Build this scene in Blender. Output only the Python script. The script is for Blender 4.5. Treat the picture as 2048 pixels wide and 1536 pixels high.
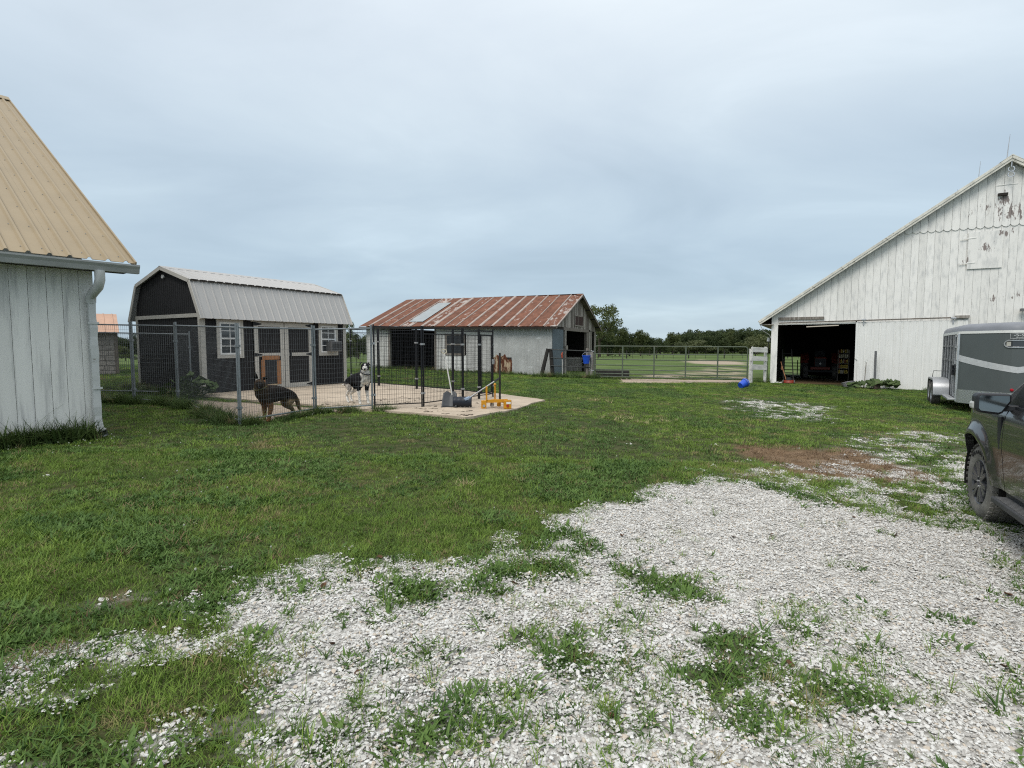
import bpy, bmesh, math, random
import numpy as np
from mathutils import Vector, Matrix, Euler

random.seed(7)
rng = np.random.default_rng(7)
R = math.radians
for o in list(bpy.data.objects):
    bpy.data.objects.remove(o)
scene = bpy.context.scene
col = scene.collection

# ------------------------------------------------------------------ camera, sky, sun, exposure
EYE = 1.68
FPX = 1080.0 / 2048.0            # focal length as a share of the picture width
PITCH = math.atan(77 / 1080.0)
cam_d = bpy.data.cameras.new('camera')
cam_d.sensor_width = 36.0
cam_d.lens = 36.0 * FPX
cam_d.clip_start = 0.05
cam_d.clip_end = 3000
cam = bpy.data.objects.new('camera', cam_d)
cam.location = (0, 0, EYE)
cam.rotation_euler = (math.pi / 2 - PITCH, 0, 0)
col.objects.link(cam)
scene.camera = cam

SUN_EL = R(52)
SUN_AZ = math.atan2(-0.62, -0.78)     # behind the camera, to its left
world = bpy.data.worlds.new('World')
scene.world = world
world.use_nodes = True
wt = world.node_tree
wt.nodes.clear()


def N(t, kind, **kw):
    n = t.nodes.new(kind)
    for k, v in kw.items():
        setattr(n, k, v)
    return n


def ramp(t, stops, interp='LINEAR'):
    n = t.nodes.new('ShaderNodeValToRGB')
    n.color_ramp.interpolation = interp
    els = n.color_ramp.elements
    while len(els) < len(stops):
        els.new(0.5)
    for e, (p, c) in zip(els, stops):
        e.position = p
        e.color = (c[0], c[1], c[2], 1) if hasattr(c, '__len__') else (c, c, c, 1)
    return n


wo = N(wt, 'ShaderNodeOutputWorld')
wb = N(wt, 'ShaderNodeBackground')
wb.inputs['Strength'].default_value = 0.1
sky_n = N(wt, 'ShaderNodeTexSky', sky_type='NISHITA', sun_disc=False)
sky_n.sun_elevation = SUN_EL
sky_n.sun_rotation = SUN_AZ
tc = N(wt, 'ShaderNodeTexCoord')
sep = N(wt, 'ShaderNodeSeparateXYZ')
wt.links.new(tc.outputs['Generated'], sep.inputs[0])
# cloud deck seen from below: direction projected on a flat layer
den = N(wt, 'ShaderNodeMath', operation='MAXIMUM')
wt.links.new(sep.outputs['Z'], den.inputs[0])
den.inputs[1].default_value = 0.0
den2 = N(wt, 'ShaderNodeMath', operation='ADD')
wt.links.new(den.outputs[0], den2.inputs[0])
den2.inputs[1].default_value = 0.16
dv = N(wt, 'ShaderNodeVectorMath', operation='DIVIDE')
cmb = N(wt, 'ShaderNodeCombineXYZ')
for i in range(3):
    wt.links.new(den2.outputs[0], cmb.inputs[i])
wt.links.new(tc.outputs['Generated'], dv.inputs[0])
wt.links.new(cmb.outputs[0], dv.inputs[1])
mp = N(wt, 'ShaderNodeMapping')
mp.inputs['Scale'].default_value = (0.95, 1.15, 0.0)
mp.inputs['Location'].default_value = (1.35, 0.4, 0.0)
mp.inputs['Rotation'].default_value = (0, 0, R(-14))
wt.links.new(dv.outputs[0], mp.inputs[0])
cn = N(wt, 'ShaderNodeTexNoise')
cn.inputs['Scale'].default_value = 0.9
cn.inputs['Detail'].default_value = 9
cn.inputs['Roughness'].default_value = 0.52
cn.inputs['Distortion'].default_value = 0.45
wt.links.new(mp.outputs[0], cn.inputs['Vector'])
# brightness climbs with elevation as under any overcast sky
grad = ramp(wt, [(0.0, (3.95, 4.85, 5.45)), (0.10, (3.60, 4.55, 5.30)), (0.28, (4.15, 5.00, 5.70)),
                 (0.50, (5.9, 6.5, 7.0)), (0.75, (8.4, 8.7, 8.9)), (1.0, (11.5, 11.6, 11.7))])
wt.links.new(sep.outputs['Z'], grad.inputs[0])
cl = ramp(wt, [(0.30, (.86, .88, .90)), (0.45, (.95, .96, .975)), (0.58, (1.035, 1.035, 1.03)), (0.70, (1.16, 1.145, 1.125))])
wt.links.new(cn.outputs['Fac'], cl.inputs[0])
mul = N(wt, 'ShaderNodeMix', data_type='RGBA', blend_type='MULTIPLY')
mul.inputs['Factor'].default_value = 1.0
wt.links.new(grad.outputs[0], mul.inputs['A'])
wt.links.new(cl.outputs[0], mul.inputs['B'])
mixs = N(wt, 'ShaderNodeMix', data_type='RGBA')
mixs.inputs['Factor'].default_value = 0.92
wt.links.new(sky_n.outputs[0], mixs.inputs['A'])
wt.links.new(mul.outputs['Result'], mixs.inputs['B'])
wt.links.new(mixs.outputs['Result'], wb.inputs['Color'])
wt.links.new(wb.outputs[0], wo.inputs[0])

sun_d = bpy.data.lights.new('sun', 'SUN')
sun_d.energy = 1.5
sun_d.angle = R(28)
sun_d.color = (1.0, 0.96, 0.9)
sun = bpy.data.objects.new('sun', sun_d)
sdir = Vector((math.sin(SUN_AZ) * math.cos(SUN_EL), math.cos(SUN_AZ) * math.cos(SUN_EL), math.sin(SUN_EL)))
sun.rotation_euler = sdir.to_track_quat('Z', 'Y').to_euler()
sun.location = (0, 0, 60)
col.objects.link(sun)
scene.view_settings.view_transform = 'Standard'
scene.view_settings.look = 'None'
scene.view_settings.exposure = 0.50
scene.view_settings.gamma = 1.0
scene.view_settings.use_curve_mapping = False
scene.cycles.use_denoising = False
scene.cycles.filter_width = 1.15
scene.cycles.use_adaptive_sampling = False
scene.cycles.sample_clamp_indirect = 4.0
scene.cycles.max_bounces = 6
scene.cycles.diffuse_bounces = 3
scene.cycles.transparent_max_bounces = 8


# ------------------------------------------------------------------ terrain and picture helpers
def sstep(a, b, x):
    t = np.clip((np.asarray(x, float) - a) / (b - a), 0, 1)
    return t * t * (3 - 2 * t)


def Gn(x, y):
    x = np.asarray(x, float)
    y = np.asarray(y, float)
    cx = 22 * np.tanh(x / 22)
    cy = np.clip(y, -6, 27)
    dip = 0.07 * np.exp(-((x + 4.8) ** 2 + (y - 10.6) ** 2) / 0.7)      # where the dogs have worn a hollow by the mesh
    return 0.012 * cy - 0.025 * cx * (1 - sstep(28, 60, y)) - 0.0095 * np.clip(y - 27, 0, 173) - dip


def G(x, y):
    return float(Gn(x, y))


def ray(px, py):
    u = (px - 1024) / 1080.0
    v = -(py - 768) / 1080.0
    return (u, math.cos(PITCH) + math.sin(PITCH) * v, -math.sin(PITCH) + math.cos(PITCH) * v)


def gp(px, py, off=0.0):
    """point of the ground seen at a pixel of the 2048 x 1536 photograph"""
    d = ray(px, py)
    lo, hi = 0.5, 400.0
    for _ in range(50):
        m = (lo + hi) / 2
        if EYE + d[2] * m > G(d[0] * m, d[1] * m) + off:
            lo = m
        else:
            hi = m
    return Vector((d[0] * lo, d[1] * lo, EYE + d[2] * lo))


def atY(px, py, Y):
    d = ray(px, py)
    return Vector((d[0] * Y / d[1], Y, EYE + d[2] * Y / d[1]))


def vnoise(x, y, s, seed=0):
    """value noise 0..1, cell size s"""
    r = np.random.default_rng(1000 + seed)
    tab = r.random((256, 256))
    fx = np.asarray(x, float) / s + 77.3
    fy = np.asarray(y, float) / s + 51.7
    ix = np.floor(fx).astype(int)
    iy = np.floor(fy).astype(int)
    tx = fx - ix
    ty = fy - iy
    tx = tx * tx * (3 - 2 * tx)
    ty = ty * ty * (3 - 2 * ty)
    a = tab[ix % 256, iy % 256]
    b = tab[(ix + 1) % 256, iy % 256]
    c = tab[ix % 256, (iy + 1) % 256]
    d = tab[(ix + 1) % 256, (iy + 1) % 256]
    return (a * (1 - tx) + b * tx) * (1 - ty) + (c * (1 - tx) + d * tx) * ty


def fbm(x, y, s, seed=0, octs=3):
    v = 0
    a = 0.5
    tot = 0
    for i in range(octs):
        v = v + a * vnoise(x, y, s / 2 ** i, seed + i * 13)
        tot += a
        a *= 0.55
    return v / tot


def sd_poly(x, y, P):
    """signed distance to a polygon, positive inside"""
    x = np.asarray(x, float)
    y = np.asarray(y, float)
    inside = np.zeros(x.shape, bool)
    best = np.full(x.shape, 1e9)
    n = len(P)
    for i in range(n):
        ax, ay = P[i][0], P[i][1]
        bx, by = P[(i + 1) % n][0], P[(i + 1) % n][1]
        dx, dy = bx - ax, by - ay
        L2 = dx * dx + dy * dy + 1e-12
        t = np.clip(((x - ax) * dx + (y - ay) * dy) / L2, 0, 1)
        best = np.minimum(best, np.hypot(x - ax - t * dx, y - ay - t * dy))
        if ay != by:
            c = (ay > y) != (by > y)
            xi = (bx - ax) * (y - ay) / (by - ay) + ax
            inside ^= c & (x < xi)
    return np.where(inside, best, -best)


# ------------------------------------------------------------------ materials
MATS = {}


def mat(name, c, rough=0.7, metal=0.0, var=0.18, scale=5.0, stretch=(1, 1, 1), bump=0.0, bscale=None,
        c2=None, t0=0.5, t1=0.6, rnd=0.0, spec=0.3, c2scale=None, c2stretch=None, coat=0.0, world_co=False, detail=5):
    """principled material: base colour with mottling, an optional second colour in noise patches, bump"""
    if name in MATS:
        return MATS[name]
    m = bpy.data.materials.new(name)
    m.use_nodes = True
    t = m.node_tree
    p = t.nodes['Principled BSDF']
    p.inputs['Roughness'].default_value = rough
    p.inputs['Metallic'].default_value = metal
    p.inputs['Specular IOR Level'].default_value = spec
    p.inputs['Coat Weight'].default_value = coat
    if world_co:
        src = N(t, 'ShaderNodeNewGeometry').outputs['Position']
    else:
        src = N(t, 'ShaderNodeTexCoord').outputs['Object']
    mpn = N(t, 'ShaderNodeMapping')
    mpn.inputs['Scale'].default_value = stretch
    t.links.new(src, mpn.inputs[0])
    nz = N(t, 'ShaderNodeTexNoise')
    nz.inputs['Scale'].default_value = scale
    nz.inputs['Detail'].default_value = detail
    nz.inputs['Roughness'].default_value = 0.62
    t.links.new(mpn.outputs[0], nz.inputs['Vector'])
    lo = [max(0, v * (1 - var)) for v in c]
    hi = [v * (1 + var) for v in c]
    r1 = ramp(t, [(0.3, lo), (0.7, hi)])
    t.links.new(nz.outputs['Fac'], r1.inputs[0])
    out = r1.outputs[0]
    if c2 is not None:
        mp2 = N(t, 'ShaderNodeMapping')
        mp2.inputs['Scale'].default_value = c2stretch or stretch
        mp2.inputs['Location'].default_value = (3.1, 7.7, 1.3)
        t.links.new(src, mp2.inputs[0])
        n2 = N(t, 'ShaderNodeTexNoise')
        n2.inputs['Scale'].default_value = c2scale or scale * 0.6
        n2.inputs['Detail'].default_value = 8
        n2.inputs['Roughness'].default_value = 0.65
        t.links.new(mp2.outputs[0], n2.inputs['Vector'])
        add = n2.outputs['Fac']
        if rnd:
            oi = N(t, 'ShaderNodeObjectInfo')
            ma = N(t, 'ShaderNodeMath', operation='MULTIPLY_ADD')
            t.links.new(oi.outputs['Random'], ma.inputs[0])
            ma.inputs[1].default_value = rnd
            t.links.new(n2.outputs['Fac'], ma.inputs[2])
            sb = N(t, 'ShaderNodeMath', operation='SUBTRACT')
            t.links.new(ma.outputs[0], sb.inputs[0])
            sb.inputs[1].default_value = rnd / 2
            add = sb.outputs[0]
        r2 = ramp(t, [(t0, 0.0), (t1, 1.0)])
        t.links.new(add, r2.inputs[0])
        mx = N(t, 'ShaderNodeMix', data_type='RGBA')
        t.links.new(r2.outputs[0], mx.inputs['Factor'])
        t.links.new(out, mx.inputs['A'])
        mx.inputs['B'].default_value = (*c2, 1)
        out = mx.outputs['Result']
    if rnd:
        oi2 = N(t, 'ShaderNodeObjectInfo')
        rr = ramp(t, [(0.0, 1 - rnd), (1.0, 1 + rnd * 0.6)])
        t.links.new(oi2.outputs['Random'], rr.inputs[0])
        m3 = N(t, 'ShaderNodeMix', data_type='RGBA', blend_type='MULTIPLY')
        m3.inputs['Factor'].default_value = 1
        t.links.new(out, m3.inputs['A'])
        t.links.new(rr.outputs[0], m3.inputs['B'])
        out = m3.outputs['Result']
    t.links.new(out, p.inputs['Base Color'])
    if bump:
        nb = N(t, 'ShaderNodeTexNoise')
        nb.inputs['Scale'].default_value = bscale or scale * 4
        nb.inputs['Detail'].default_value = 4
        t.links.new(mpn.outputs[0], nb.inputs['Vector'])
        bp = N(t, 'ShaderNodeBump')
        bp.inputs['Strength'].default_value = bump
        bp.inputs['Distance'].default_value = 0.01
        t.links.new(nb.outputs['Fac'], bp.inputs['Height'])
        t.links.new(bp.outputs[0], p.inputs['Normal'])
    MATS[name] = m
    return m


def leaf_mat(name, c1, c2, scale=0.8, rough=0.6, trans=0.25, dry=None, dryamt=0.0):
    """foliage: colour drifts with place in the world and from one instance to the next"""
    m = bpy.data.materials.new(name)
    m.use_nodes = True
    t = m.node_tree
    p = t.nodes['Principled BSDF']
    p.inputs['Roughness'].default_value = rough
    p.inputs['Specular IOR Level'].default_value = 0.22
    g = N(t, 'ShaderNodeNewGeometry')
    nz = N(t, 'ShaderNodeTexNoise')
    nz.inputs['Scale'].default_value = scale
    nz.inputs['Detail'].default_value = 5
    nz.inputs['Roughness'].default_value = 0.7
    t.links.new(g.outputs['Position'], nz.inputs['Vector'])
    oi = N(t, 'ShaderNodeObjectInfo')
    add = N(t, 'ShaderNodeMath', operation='MULTIPLY_ADD')
    t.links.new(oi.outputs['Random'], add.inputs[0])
    add.inputs[1].default_value = 0.5
    t.links.new(nz.outputs['Fac'], add.inputs[2])
    stops = [(0.35, c1), (0.95, c2)]
    if dry is not None:
        stops.append((0.95 + 0.05 * (1 - dryamt), dry))
    r = ramp(t, stops)
    t.links.new(add.outputs[0], r.inputs[0])
    t.links.new(r.outputs[0], p.inputs['Base Color'])
    if trans:
        tr = N(t, 'ShaderNodeBsdfTranslucent')
        t.links.new(r.outputs[0], tr.inputs[0])
        mx = N(t, 'ShaderNodeMixShader')
        mx.inputs[0].default_value = trans
        t.links.new(p.outputs[0], mx.inputs[1])
        t.links.new(tr.outputs[0], mx.inputs[2])
        t.links.new(mx.outputs[0], t.nodes['Material Output'].inputs[0])
    MATS[name] = m
    return m


def glass_mat(name, c=(0.03, 0.035, 0.04), rough=0.06):
    m = mat(name, c, rough=rough, spec=0.8, var=0.05)
    return m


M_black = mat('black_steel', (0.012, 0.013, 0.016), rough=0.45, var=0.2)
M_galv = mat('galvanised_tube', (0.22, 0.24, 0.25), rough=0.5, metal=0.45, var=0.15, scale=9)
M_wire = mat('galvanised_wire', (0.15, 0.155, 0.16), rough=0.55, metal=0.3, var=0.1)
M_white = mat('white_paint', (0.74, 0.74, 0.71), rough=0.6, var=0.07, scale=2.5, bump=0.15, bscale=30)
M_trim = mat('pale_grey_trim', (0.46, 0.44, 0.40), rough=0.65, var=0.08, scale=4)
M_dark = mat('dark_interior', (0.02, 0.018, 0.016), rough=0.95, var=0.3)
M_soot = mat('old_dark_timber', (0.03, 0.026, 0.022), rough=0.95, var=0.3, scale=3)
M_blue = mat('blue_plastic', (0.012, 0.075, 0.50), rough=0.4, var=0.12, spec=0.5)
M_yellow = mat('yellow_paint', (0.52, 0.24, 0.015), rough=0.5, var=0.18, scale=14, c2=(0.16, 0.08, 0.03), t0=0.66, t1=0.74)
M_plastic = mat('black_plastic', (0.022, 0.024, 0.028), rough=0.5, var=0.2, scale=6)
M_rubber = mat('tyre_rubber', (0.045, 0.043, 0.040), rough=0.85, var=0.25, scale=7, c2=(0.16, 0.15, 0.135), t0=0.42, t1=0.7)
M_alu = mat('bare_aluminium', (0.62, 0.63, 0.64), rough=0.35, metal=0.85, var=0.08)
M_steel = mat('brushed_steel', (0.42, 0.43, 0.44), rough=0.45, metal=0.6, var=0.1)
M_red = mat('red_paint', (0.30, 0.03, 0.02), rough=0.5, var=0.2)
M_wood = mat('pale_wood_handle', (0.42, 0.33, 0.22), rough=0.7, var=0.2, scale=8)
M_greywood = mat('weathered_grey_board', (0.20, 0.175, 0.15), rough=0.9, var=0.35, scale=3, stretch=(6, 6, 0.7), rnd=0.35,
                 c2=(0.32, 0.30, 0.27), t0=0.5, t1=0.62, bump=0.5, bscale=9)


# ------------------------------------------------------------------ mesh helpers
class MB:
    """collects simple shapes and links them as ONE mesh object"""

    def __init__(self):
        self.v = []
        self.f = []

    def add(self, vs, fs):
        b = len(self.v)
        self.v += [tuple(p) for p in vs]
        self.f += [tuple(i + b for i in f) for f in fs]
        return self

    def box(self, x0, x1, y0, y1, z0, z1):
        return self.add([(x0, y0, z0), (x1, y0, z0), (x1, y1, z0), (x0, y1, z0), (x0, y0, z1), (x1, y0, z1), (x1, y1, z1), (x0, y1, z1)],
                        [(3, 2, 1, 0), (4, 5, 6, 7), (0, 1, 5, 4), (1, 2, 6, 5), (2, 3, 7, 6), (3, 0, 4, 7)])

    def bar(self, p, q, w, h, up=(0, 0, 1)):
        """rectangular bar from p to q, w across, h along up"""
        p = Vector(p)
        q = Vector(q)
        d = (q - p).normalized()
        u = Vector(up)
        s = d.cross(u)
        if s.length < 1e-5:
            s = d.cross(Vector((1, 0, 0)))
        s.normalize()
        u = s.cross(d).normalized()
        vs = []
        for c in (p, q):
            for a, b in ((-1, -1), (1, -1), (1, 1), (-1, 1)):
                vs.append(c + s * (a * w / 2) + u * (b * h / 2))
        return self.add(vs, [(0, 1, 2, 3), (7, 6, 5, 4), (0, 4, 5, 1), (1, 5, 6, 2), (2, 6, 7, 3), (3, 7, 4, 0)])

    def tube(self, pts, r, n=8, cap=True, closed=False):
        """tube along points; r a number or one radius per point"""
        pts = [Vector(p) for p in pts]
        m = len(pts)
        rs = r if hasattr(r, '__len__') else [r] * m
        b = len(self.v)
        side = None
        for i, p in enumerate(pts):
            if closed:
                d = pts[(i + 1) % m] - pts[i - 1]
            else:
                d = pts[min(i + 1, m - 1)] - pts[max(i - 1, 0)]
            d.normalize()
            if side is None:
                a = Vector((0, 0, 1)) if abs(d.z) < 0.9 else Vector((1, 0, 0))
                side = d.cross(a).normalized()
            else:
                side = (side - d * side.dot(d)).normalized()
            up = side.cross(d)
            for k in range(n):
                an = 2 * math.pi * k / n + math.pi / n
                self.v.append(tuple(p + (side * math.cos(an) + up * math.sin(an)) * rs[i]))
        last = m if closed else m - 1
        for i in range(last):
            for k in range(n):
                i0 = b + i * n
                i1 = b + ((i + 1) % m) * n
                self.f.append((i0 + k, i1 + k, i1 + (k + 1) % n, i0 + (k + 1) % n))
        if cap and not closed:
            self.f.append(tuple(b + k for k in range(n)))
            self.f.append(tuple(b + (m - 1) * n + k for k in reversed(range(n))))
        return self

    def prism(self, poly, axis, a0, a1):
        """polygon extruded along an axis ('x','y','z') from a0 to a1; poly in the two other axes in order"""
        n = len(poly)

        def P(p, a):
            return {'x': (a, p[0], p[1]), 'y': (p[0], a, p[1]), 'z': (p[0], p[1], a)}[axis]
        vs = [P(p, a0) for p in poly] + [P(p, a1) for p in poly]
        fs = [tuple(range(n)), tuple(reversed(range(n, 2 * n)))]
        for i in range(n):
            j = (i + 1) % n
            fs.append((i, i + n, j + n, j))
        return self.add(vs, fs)

    def lathe(self, prof, centre, axis=(0, 0, 1), n=16, closed=False):
        """profile of (radius, height) turned round an axis"""
        c = Vector(centre)
        a = Vector(axis).normalized()
        s = a.cross(Vector((0, 0, 1)) if abs(a.z) < 0.9 else Vector((1, 0, 0))).normalized()
        u = a.cross(s)
        b = len(self.v)
        for r_, h in prof:
            for k in range(n):
                an = 2 * math.pi * k / n
                self.v.append(tuple(c + a * h + (s * math.cos(an) + u * math.sin(an)) * r_))
        m = len(prof)
        for i in range(m if closed else m - 1):
            for k in range(n):
                i0 = b + i * n
                i1 = b + ((i + 1) % m) * n
                self.f.append((i0 + k, i0 + (k + 1) % n, i1 + (k + 1) % n, i1 + k))
        return self

    def grid(self, P):
        """rows of points"""
        b = len(self.v)
        nr, nc = len(P), len(P[0])
        for row in P:
            self.v += [tuple(p) for p in row]
        for i in range(nr - 1):
            for j in range(nc - 1):
                a = b + i * nc + j
                self.f.append((a, a + 1, a + nc + 1, a + nc))
        return self

    def mesh(self, name, m, smooth=False):
        me = bpy.data.meshes.new(name)
        me.from_pydata(self.v, [], self.f)
        bm = bmesh.new()
        bm.from_mesh(me)
        bmesh.ops.recalc_face_normals(bm, faces=bm.faces)
        bm.to_mesh(me)
        bm.free()
        if smooth:
            me.polygons.foreach_set('use_smooth', [True] * len(me.polygons))
            try:
                me.set_sharp_from_angle(angle=R(42))
            except Exception:
                pass
        if m:
            me.materials.append(m)
        return me

    def build(self, name, m, parent=None, smooth=False, bevel=0.0, segs=2, loc=None, rot=None, label=None, kind=None):
        o = bpy.data.objects.new(name, self.mesh(name, m, smooth))
        col.objects.link(o)
        if parent:
            o.parent = parent
        if loc is not None:
            o.location = loc
        if rot is not None:
            o.rotation_euler = rot
        if bevel:
            bv = o.modifiers.new('bevel', 'BEVEL')
            bv.width = bevel
            bv.segments = segs
            bv.limit_method = 'ANGLE'
            bv.angle_limit = R(40)
        if label:
            o['label'] = label
        if kind:
            o['kind'] = kind
        return o


def Bx(*a):
    return MB().box(*a)


def Tb(pts, r, n=8, **k):
    return MB().tube(pts, r, n, **k)


def np_mesh(name, V, F, m, smooth=False):
    """mesh from numpy arrays, all faces with the same number of corners"""
    me = bpy.data.meshes.new(name)
    V = np.asarray(V, np.float32)
    F = np.asarray(F, np.int32)
    k = F.shape[1]
    me.vertices.add(len(V))
    me.vertices.foreach_set('co', V.ravel())
    me.loops.add(F.size)
    me.loops.foreach_set('vertex_index', F.ravel())
    me.polygons.add(len(F))
    me.polygons.foreach_set('loop_start', np.arange(0, F.size, k, dtype=np.int32))
    me.polygons.foreach_set('loop_total', np.full(len(F), k, np.int32))
    if smooth:
        me.polygons.foreach_set('use_smooth', np.ones(len(F), bool))
    me.update(calc_edges=True)
    me.validate()
    if m:
        me.materials.append(m)
    return me


def place(o, loc, rz=0.0):
    o.location = loc
    o.rotation_euler = (0, 0, rz)
    return o


def tag(o, label=None, cat=None, group=None, kind=None):
    if label:
        o['label'] = label
    if cat:
        o['category'] = cat
    if group:
        o['group'] = group
    if kind:
        o['kind'] = kind
    return o


def thing(name, label, cat, loc=(0, 0, 0), rz=0.0, group=None):
    o = bpy.data.objects.new(name, None)
    o.empty_display_size = 0.2
    col.objects.link(o)
    place(o, loc, rz)
    return tag(o, label, cat, group)


def share(name, me, parent, loc=(0, 0, 0), rot=(0, 0, 0), scale=(1, 1, 1)):
    """another object on the same mesh data"""
    o = bpy.data.objects.new(name, me)
    col.objects.link(o)
    if parent:
        o.parent = parent
    o.location = loc
    o.rotation_euler = rot
    o.scale = scale
    return o


def copy_tree(o, parent=None):
    c = o.copy()
    col.objects.link(c)
    c.parent = parent
    for ch in [k for k in bpy.data.objects if k.parent == o]:
        copy_tree(ch, c)
    return c


def scatter(name, pts, rotz, scl, idx, protos, tilt=0.12):
    """one object whose points carry instances of small prototypes"""
    n = len(pts)
    me = bpy.data.meshes.new(name)
    me.vertices.add(n)
    me.vertices.foreach_set('co', np.asarray(pts, np.float32).ravel())
    a = me.attributes.new('rot', 'FLOAT_VECTOR', 'POINT')
    rot = np.zeros((n, 3), np.float32)
    rot[:, 0] = rng.normal(0, tilt, n)
    rot[:, 1] = rng.normal(0, tilt, n)
    rot[:, 2] = rotz
    a.data.foreach_set('vector', rot.ravel())
    a = me.attributes.new('scl', 'FLOAT', 'POINT')
    a.data.foreach_set('value', np.asarray(scl, np.float32))
    a = me.attributes.new('idx', 'INT', 'POINT')
    a.data.foreach_set('value', np.asarray(idx, np.int32))
    o = bpy.data.objects.new(name, me)
    col.objects.link(o)
    pc = bpy.data.collections.new(name + '_shapes')
    for i, pm in enumerate(protos):
        po = bpy.data.objects.new('%s_shape_%02d' % (name, i), pm)
        pc.objects.link(po)
    ng = bpy.data.node_groups.new(name, 'GeometryNodeTree')
    ng.interface.new_socket('Geometry', in_out='INPUT', socket_type='NodeSocketGeometry')
    ng.interface.new_socket('Geometry', in_out='OUTPUT', socket_type='NodeSocketGeometry')
    gi = ng.nodes.new('NodeGroupInput')
    go = ng.nodes.new('NodeGroupOutput')
    ip = ng.nodes.new('GeometryNodeInstanceOnPoints')
    ci = ng.nodes.new('GeometryNodeCollectionInfo')
    ci.inputs['Collection'].default_value = pc
    ci.inputs['Separate Children'].default_value = True
    ci.inputs['Reset Children'].default_value = True
    ip.inputs['Pick Instance'].default_value = True

    def na(nm, ty):
        q = ng.nodes.new('GeometryNodeInputNamedAttribute')
        q.data_type = ty
        q.inputs['Name'].default_value = nm
        return [s for s in q.outputs if s.enabled and s.name == 'Attribute'][0]
    er = ng.nodes.new('FunctionNodeEulerToRotation')
    ng.links.new(na('rot', 'FLOAT_VECTOR'), er.inputs[0])
    ng.links.new(er.outputs[0], ip.inputs['Rotation'])
    ng.links.new(na('scl', 'FLOAT'), ip.inputs['Scale'])
    ng.links.new(na('idx', 'INT'), ip.inputs['Instance Index'])
    ng.links.new(gi.outputs[0], ip.inputs['Points'])
    ng.links.new(ci.outputs[0], ip.inputs['Instance'])
    ng.links.new(ip.outputs[0], go.inputs[0])
    md = o.modifiers.new('scatter', 'NODES')
    md.node_group = ng
    return o

# ------------------------------------------------------------------ ground: what grows or lies where
def W2(*pp):
    return [tuple(gp(x, y))[:2] for x, y in pp]


DRIVE = W2((1060, 1085), (1110, 1040), (1200, 1012), (1290, 985), (1345, 968), (1400, 960), (1490, 962), (1560, 975), (1640, 1000), (1720, 1030),
           (1800, 1045), (1920, 1040), (2100, 1060), (2400, 1200), (2700, 1700), (600, 1700), (640, 1536), (560, 1420), (510, 1350), (462, 1250),
           (490, 1170), (640, 1130), (760, 1125), (860, 1130), (930, 1125), (940, 1090))
CLEAN = W2((1110, 1045), (1400, 960), (1640, 1000), (1800, 1045), (2048, 1090), (2100, 1400), (1880, 1390), (1660, 1270), (1500, 1165), (1210, 1120))
MIXR = W2((1560, 978), (1440, 945), (1600, 930), (1700, 915), (1690, 880), (1800, 855), (1930, 872), (2060, 960), (2060, 1060), (1800, 1047))
PATCH = W2((1462, 803), (1500, 802), (1600, 808), (1668, 812), (1676, 826), (1640, 838), (1560, 839), (1500, 828))
MIXL = W2((-200, 1260), (60, 1250), (260, 1200), (450, 1160), (490, 1350), (560, 1536), (600, 1800), (-500, 1800))
DIRT = W2((1480, 894), (1560, 892), (1640, 905), (1700, 895), (1730, 910), (1850, 942), (1840, 962), (1700, 962), (1600, 948), (1530, 925), (1495, 912))
DIRT2 = W2((0, 1330), (110, 1290), (150, 1300), (60, 1350), (0, 1370))
DIRT3 = W2((205, 1175), (262, 1172), (265, 1205), (205, 1205))
TROD = W2((380, 800), (470, 842), (560, 838), (640, 824), (700, 826), (745, 822), (660, 818), (540, 808))
GATESTRIP = W2((1238, 757), (1490, 761), (1490, 766), (1300, 766), (1240, 765))
TRACK = W2((1240, 756), (1490, 760), (1492, 740), (1440, 731), (1390, 741), (1300, 750))
HAY = W2((1372, 722), (1400, 719), (1490, 725), (1490, 730), (1420, 729), (1375, 726))
SILL = W2((1580, 767), (1705, 769), (1712, 757), (1580, 757))
SLAB = W2((380, 794), (930, 838), (1010, 826), (1090, 803), (990, 789), (760, 769), (500, 760))
ELL = [(1060, 1138, 115, 26, 1.0), (1140, 1312, 62, 34, .95), (1480, 1282, 85, 26, .9), (1430, 1352, 90, 34, .95), (1595, 1400, 60, 34, .95), (1745, 1402, 65, 22, .9),
       (1168, 1089, 26, 11, .9), (1130, 1108, 18, 8, .8), (1705, 1134, 20, 9, 1), (1662, 1052, 30, 8, .8), (1603, 1253, 28, 10, .9), (1320, 1180, 60, 26, .75),
       (830, 1185, 70, 30, .8), (960, 1175, 60, 20, .7), (740, 1240, 30, 14, .6), (1255, 1145, 22, 14, .8), (590, 1190, 30, 12, .7), (1040, 1270, 28, 16, .7), (1145, 1270, 22, 16, .7),
       (1230, 1440, 40, 18, .7), (940, 1470, 40, 22, .7), (800, 1490, 90, 26, .8), (1500, 1450, 70, 46, .7), (1880, 1290, 26, 14, .5), (2000, 1330, 40, 20, .4), (1735, 1220, 26, 18, .5),
       (690, 1340, 40, 16, .5), (860, 1290, 50, 20, .5), (1380, 1160, 26, 10, .6), (700, 1150, 40, 16, .5), (1900, 1240, 22, 12, .6)]
ELW = []
for ex, ey, rx, ry, a in ELL:
    c = gp(ex, ey)
    ELW.append((c.x, c.y, rx * c.y / 1080.0, abs(gp(ex, ey - ry).y - gp(ex, ey + ry).y) / 2, a))


def soft(x, y, P, wob=0.5, s=0.5, edge=0.12, seed=3):
    return sstep(-edge, edge, sd_poly(x, y, P) + (fbm(x, y, s, seed) - 0.5) * wob)


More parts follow.
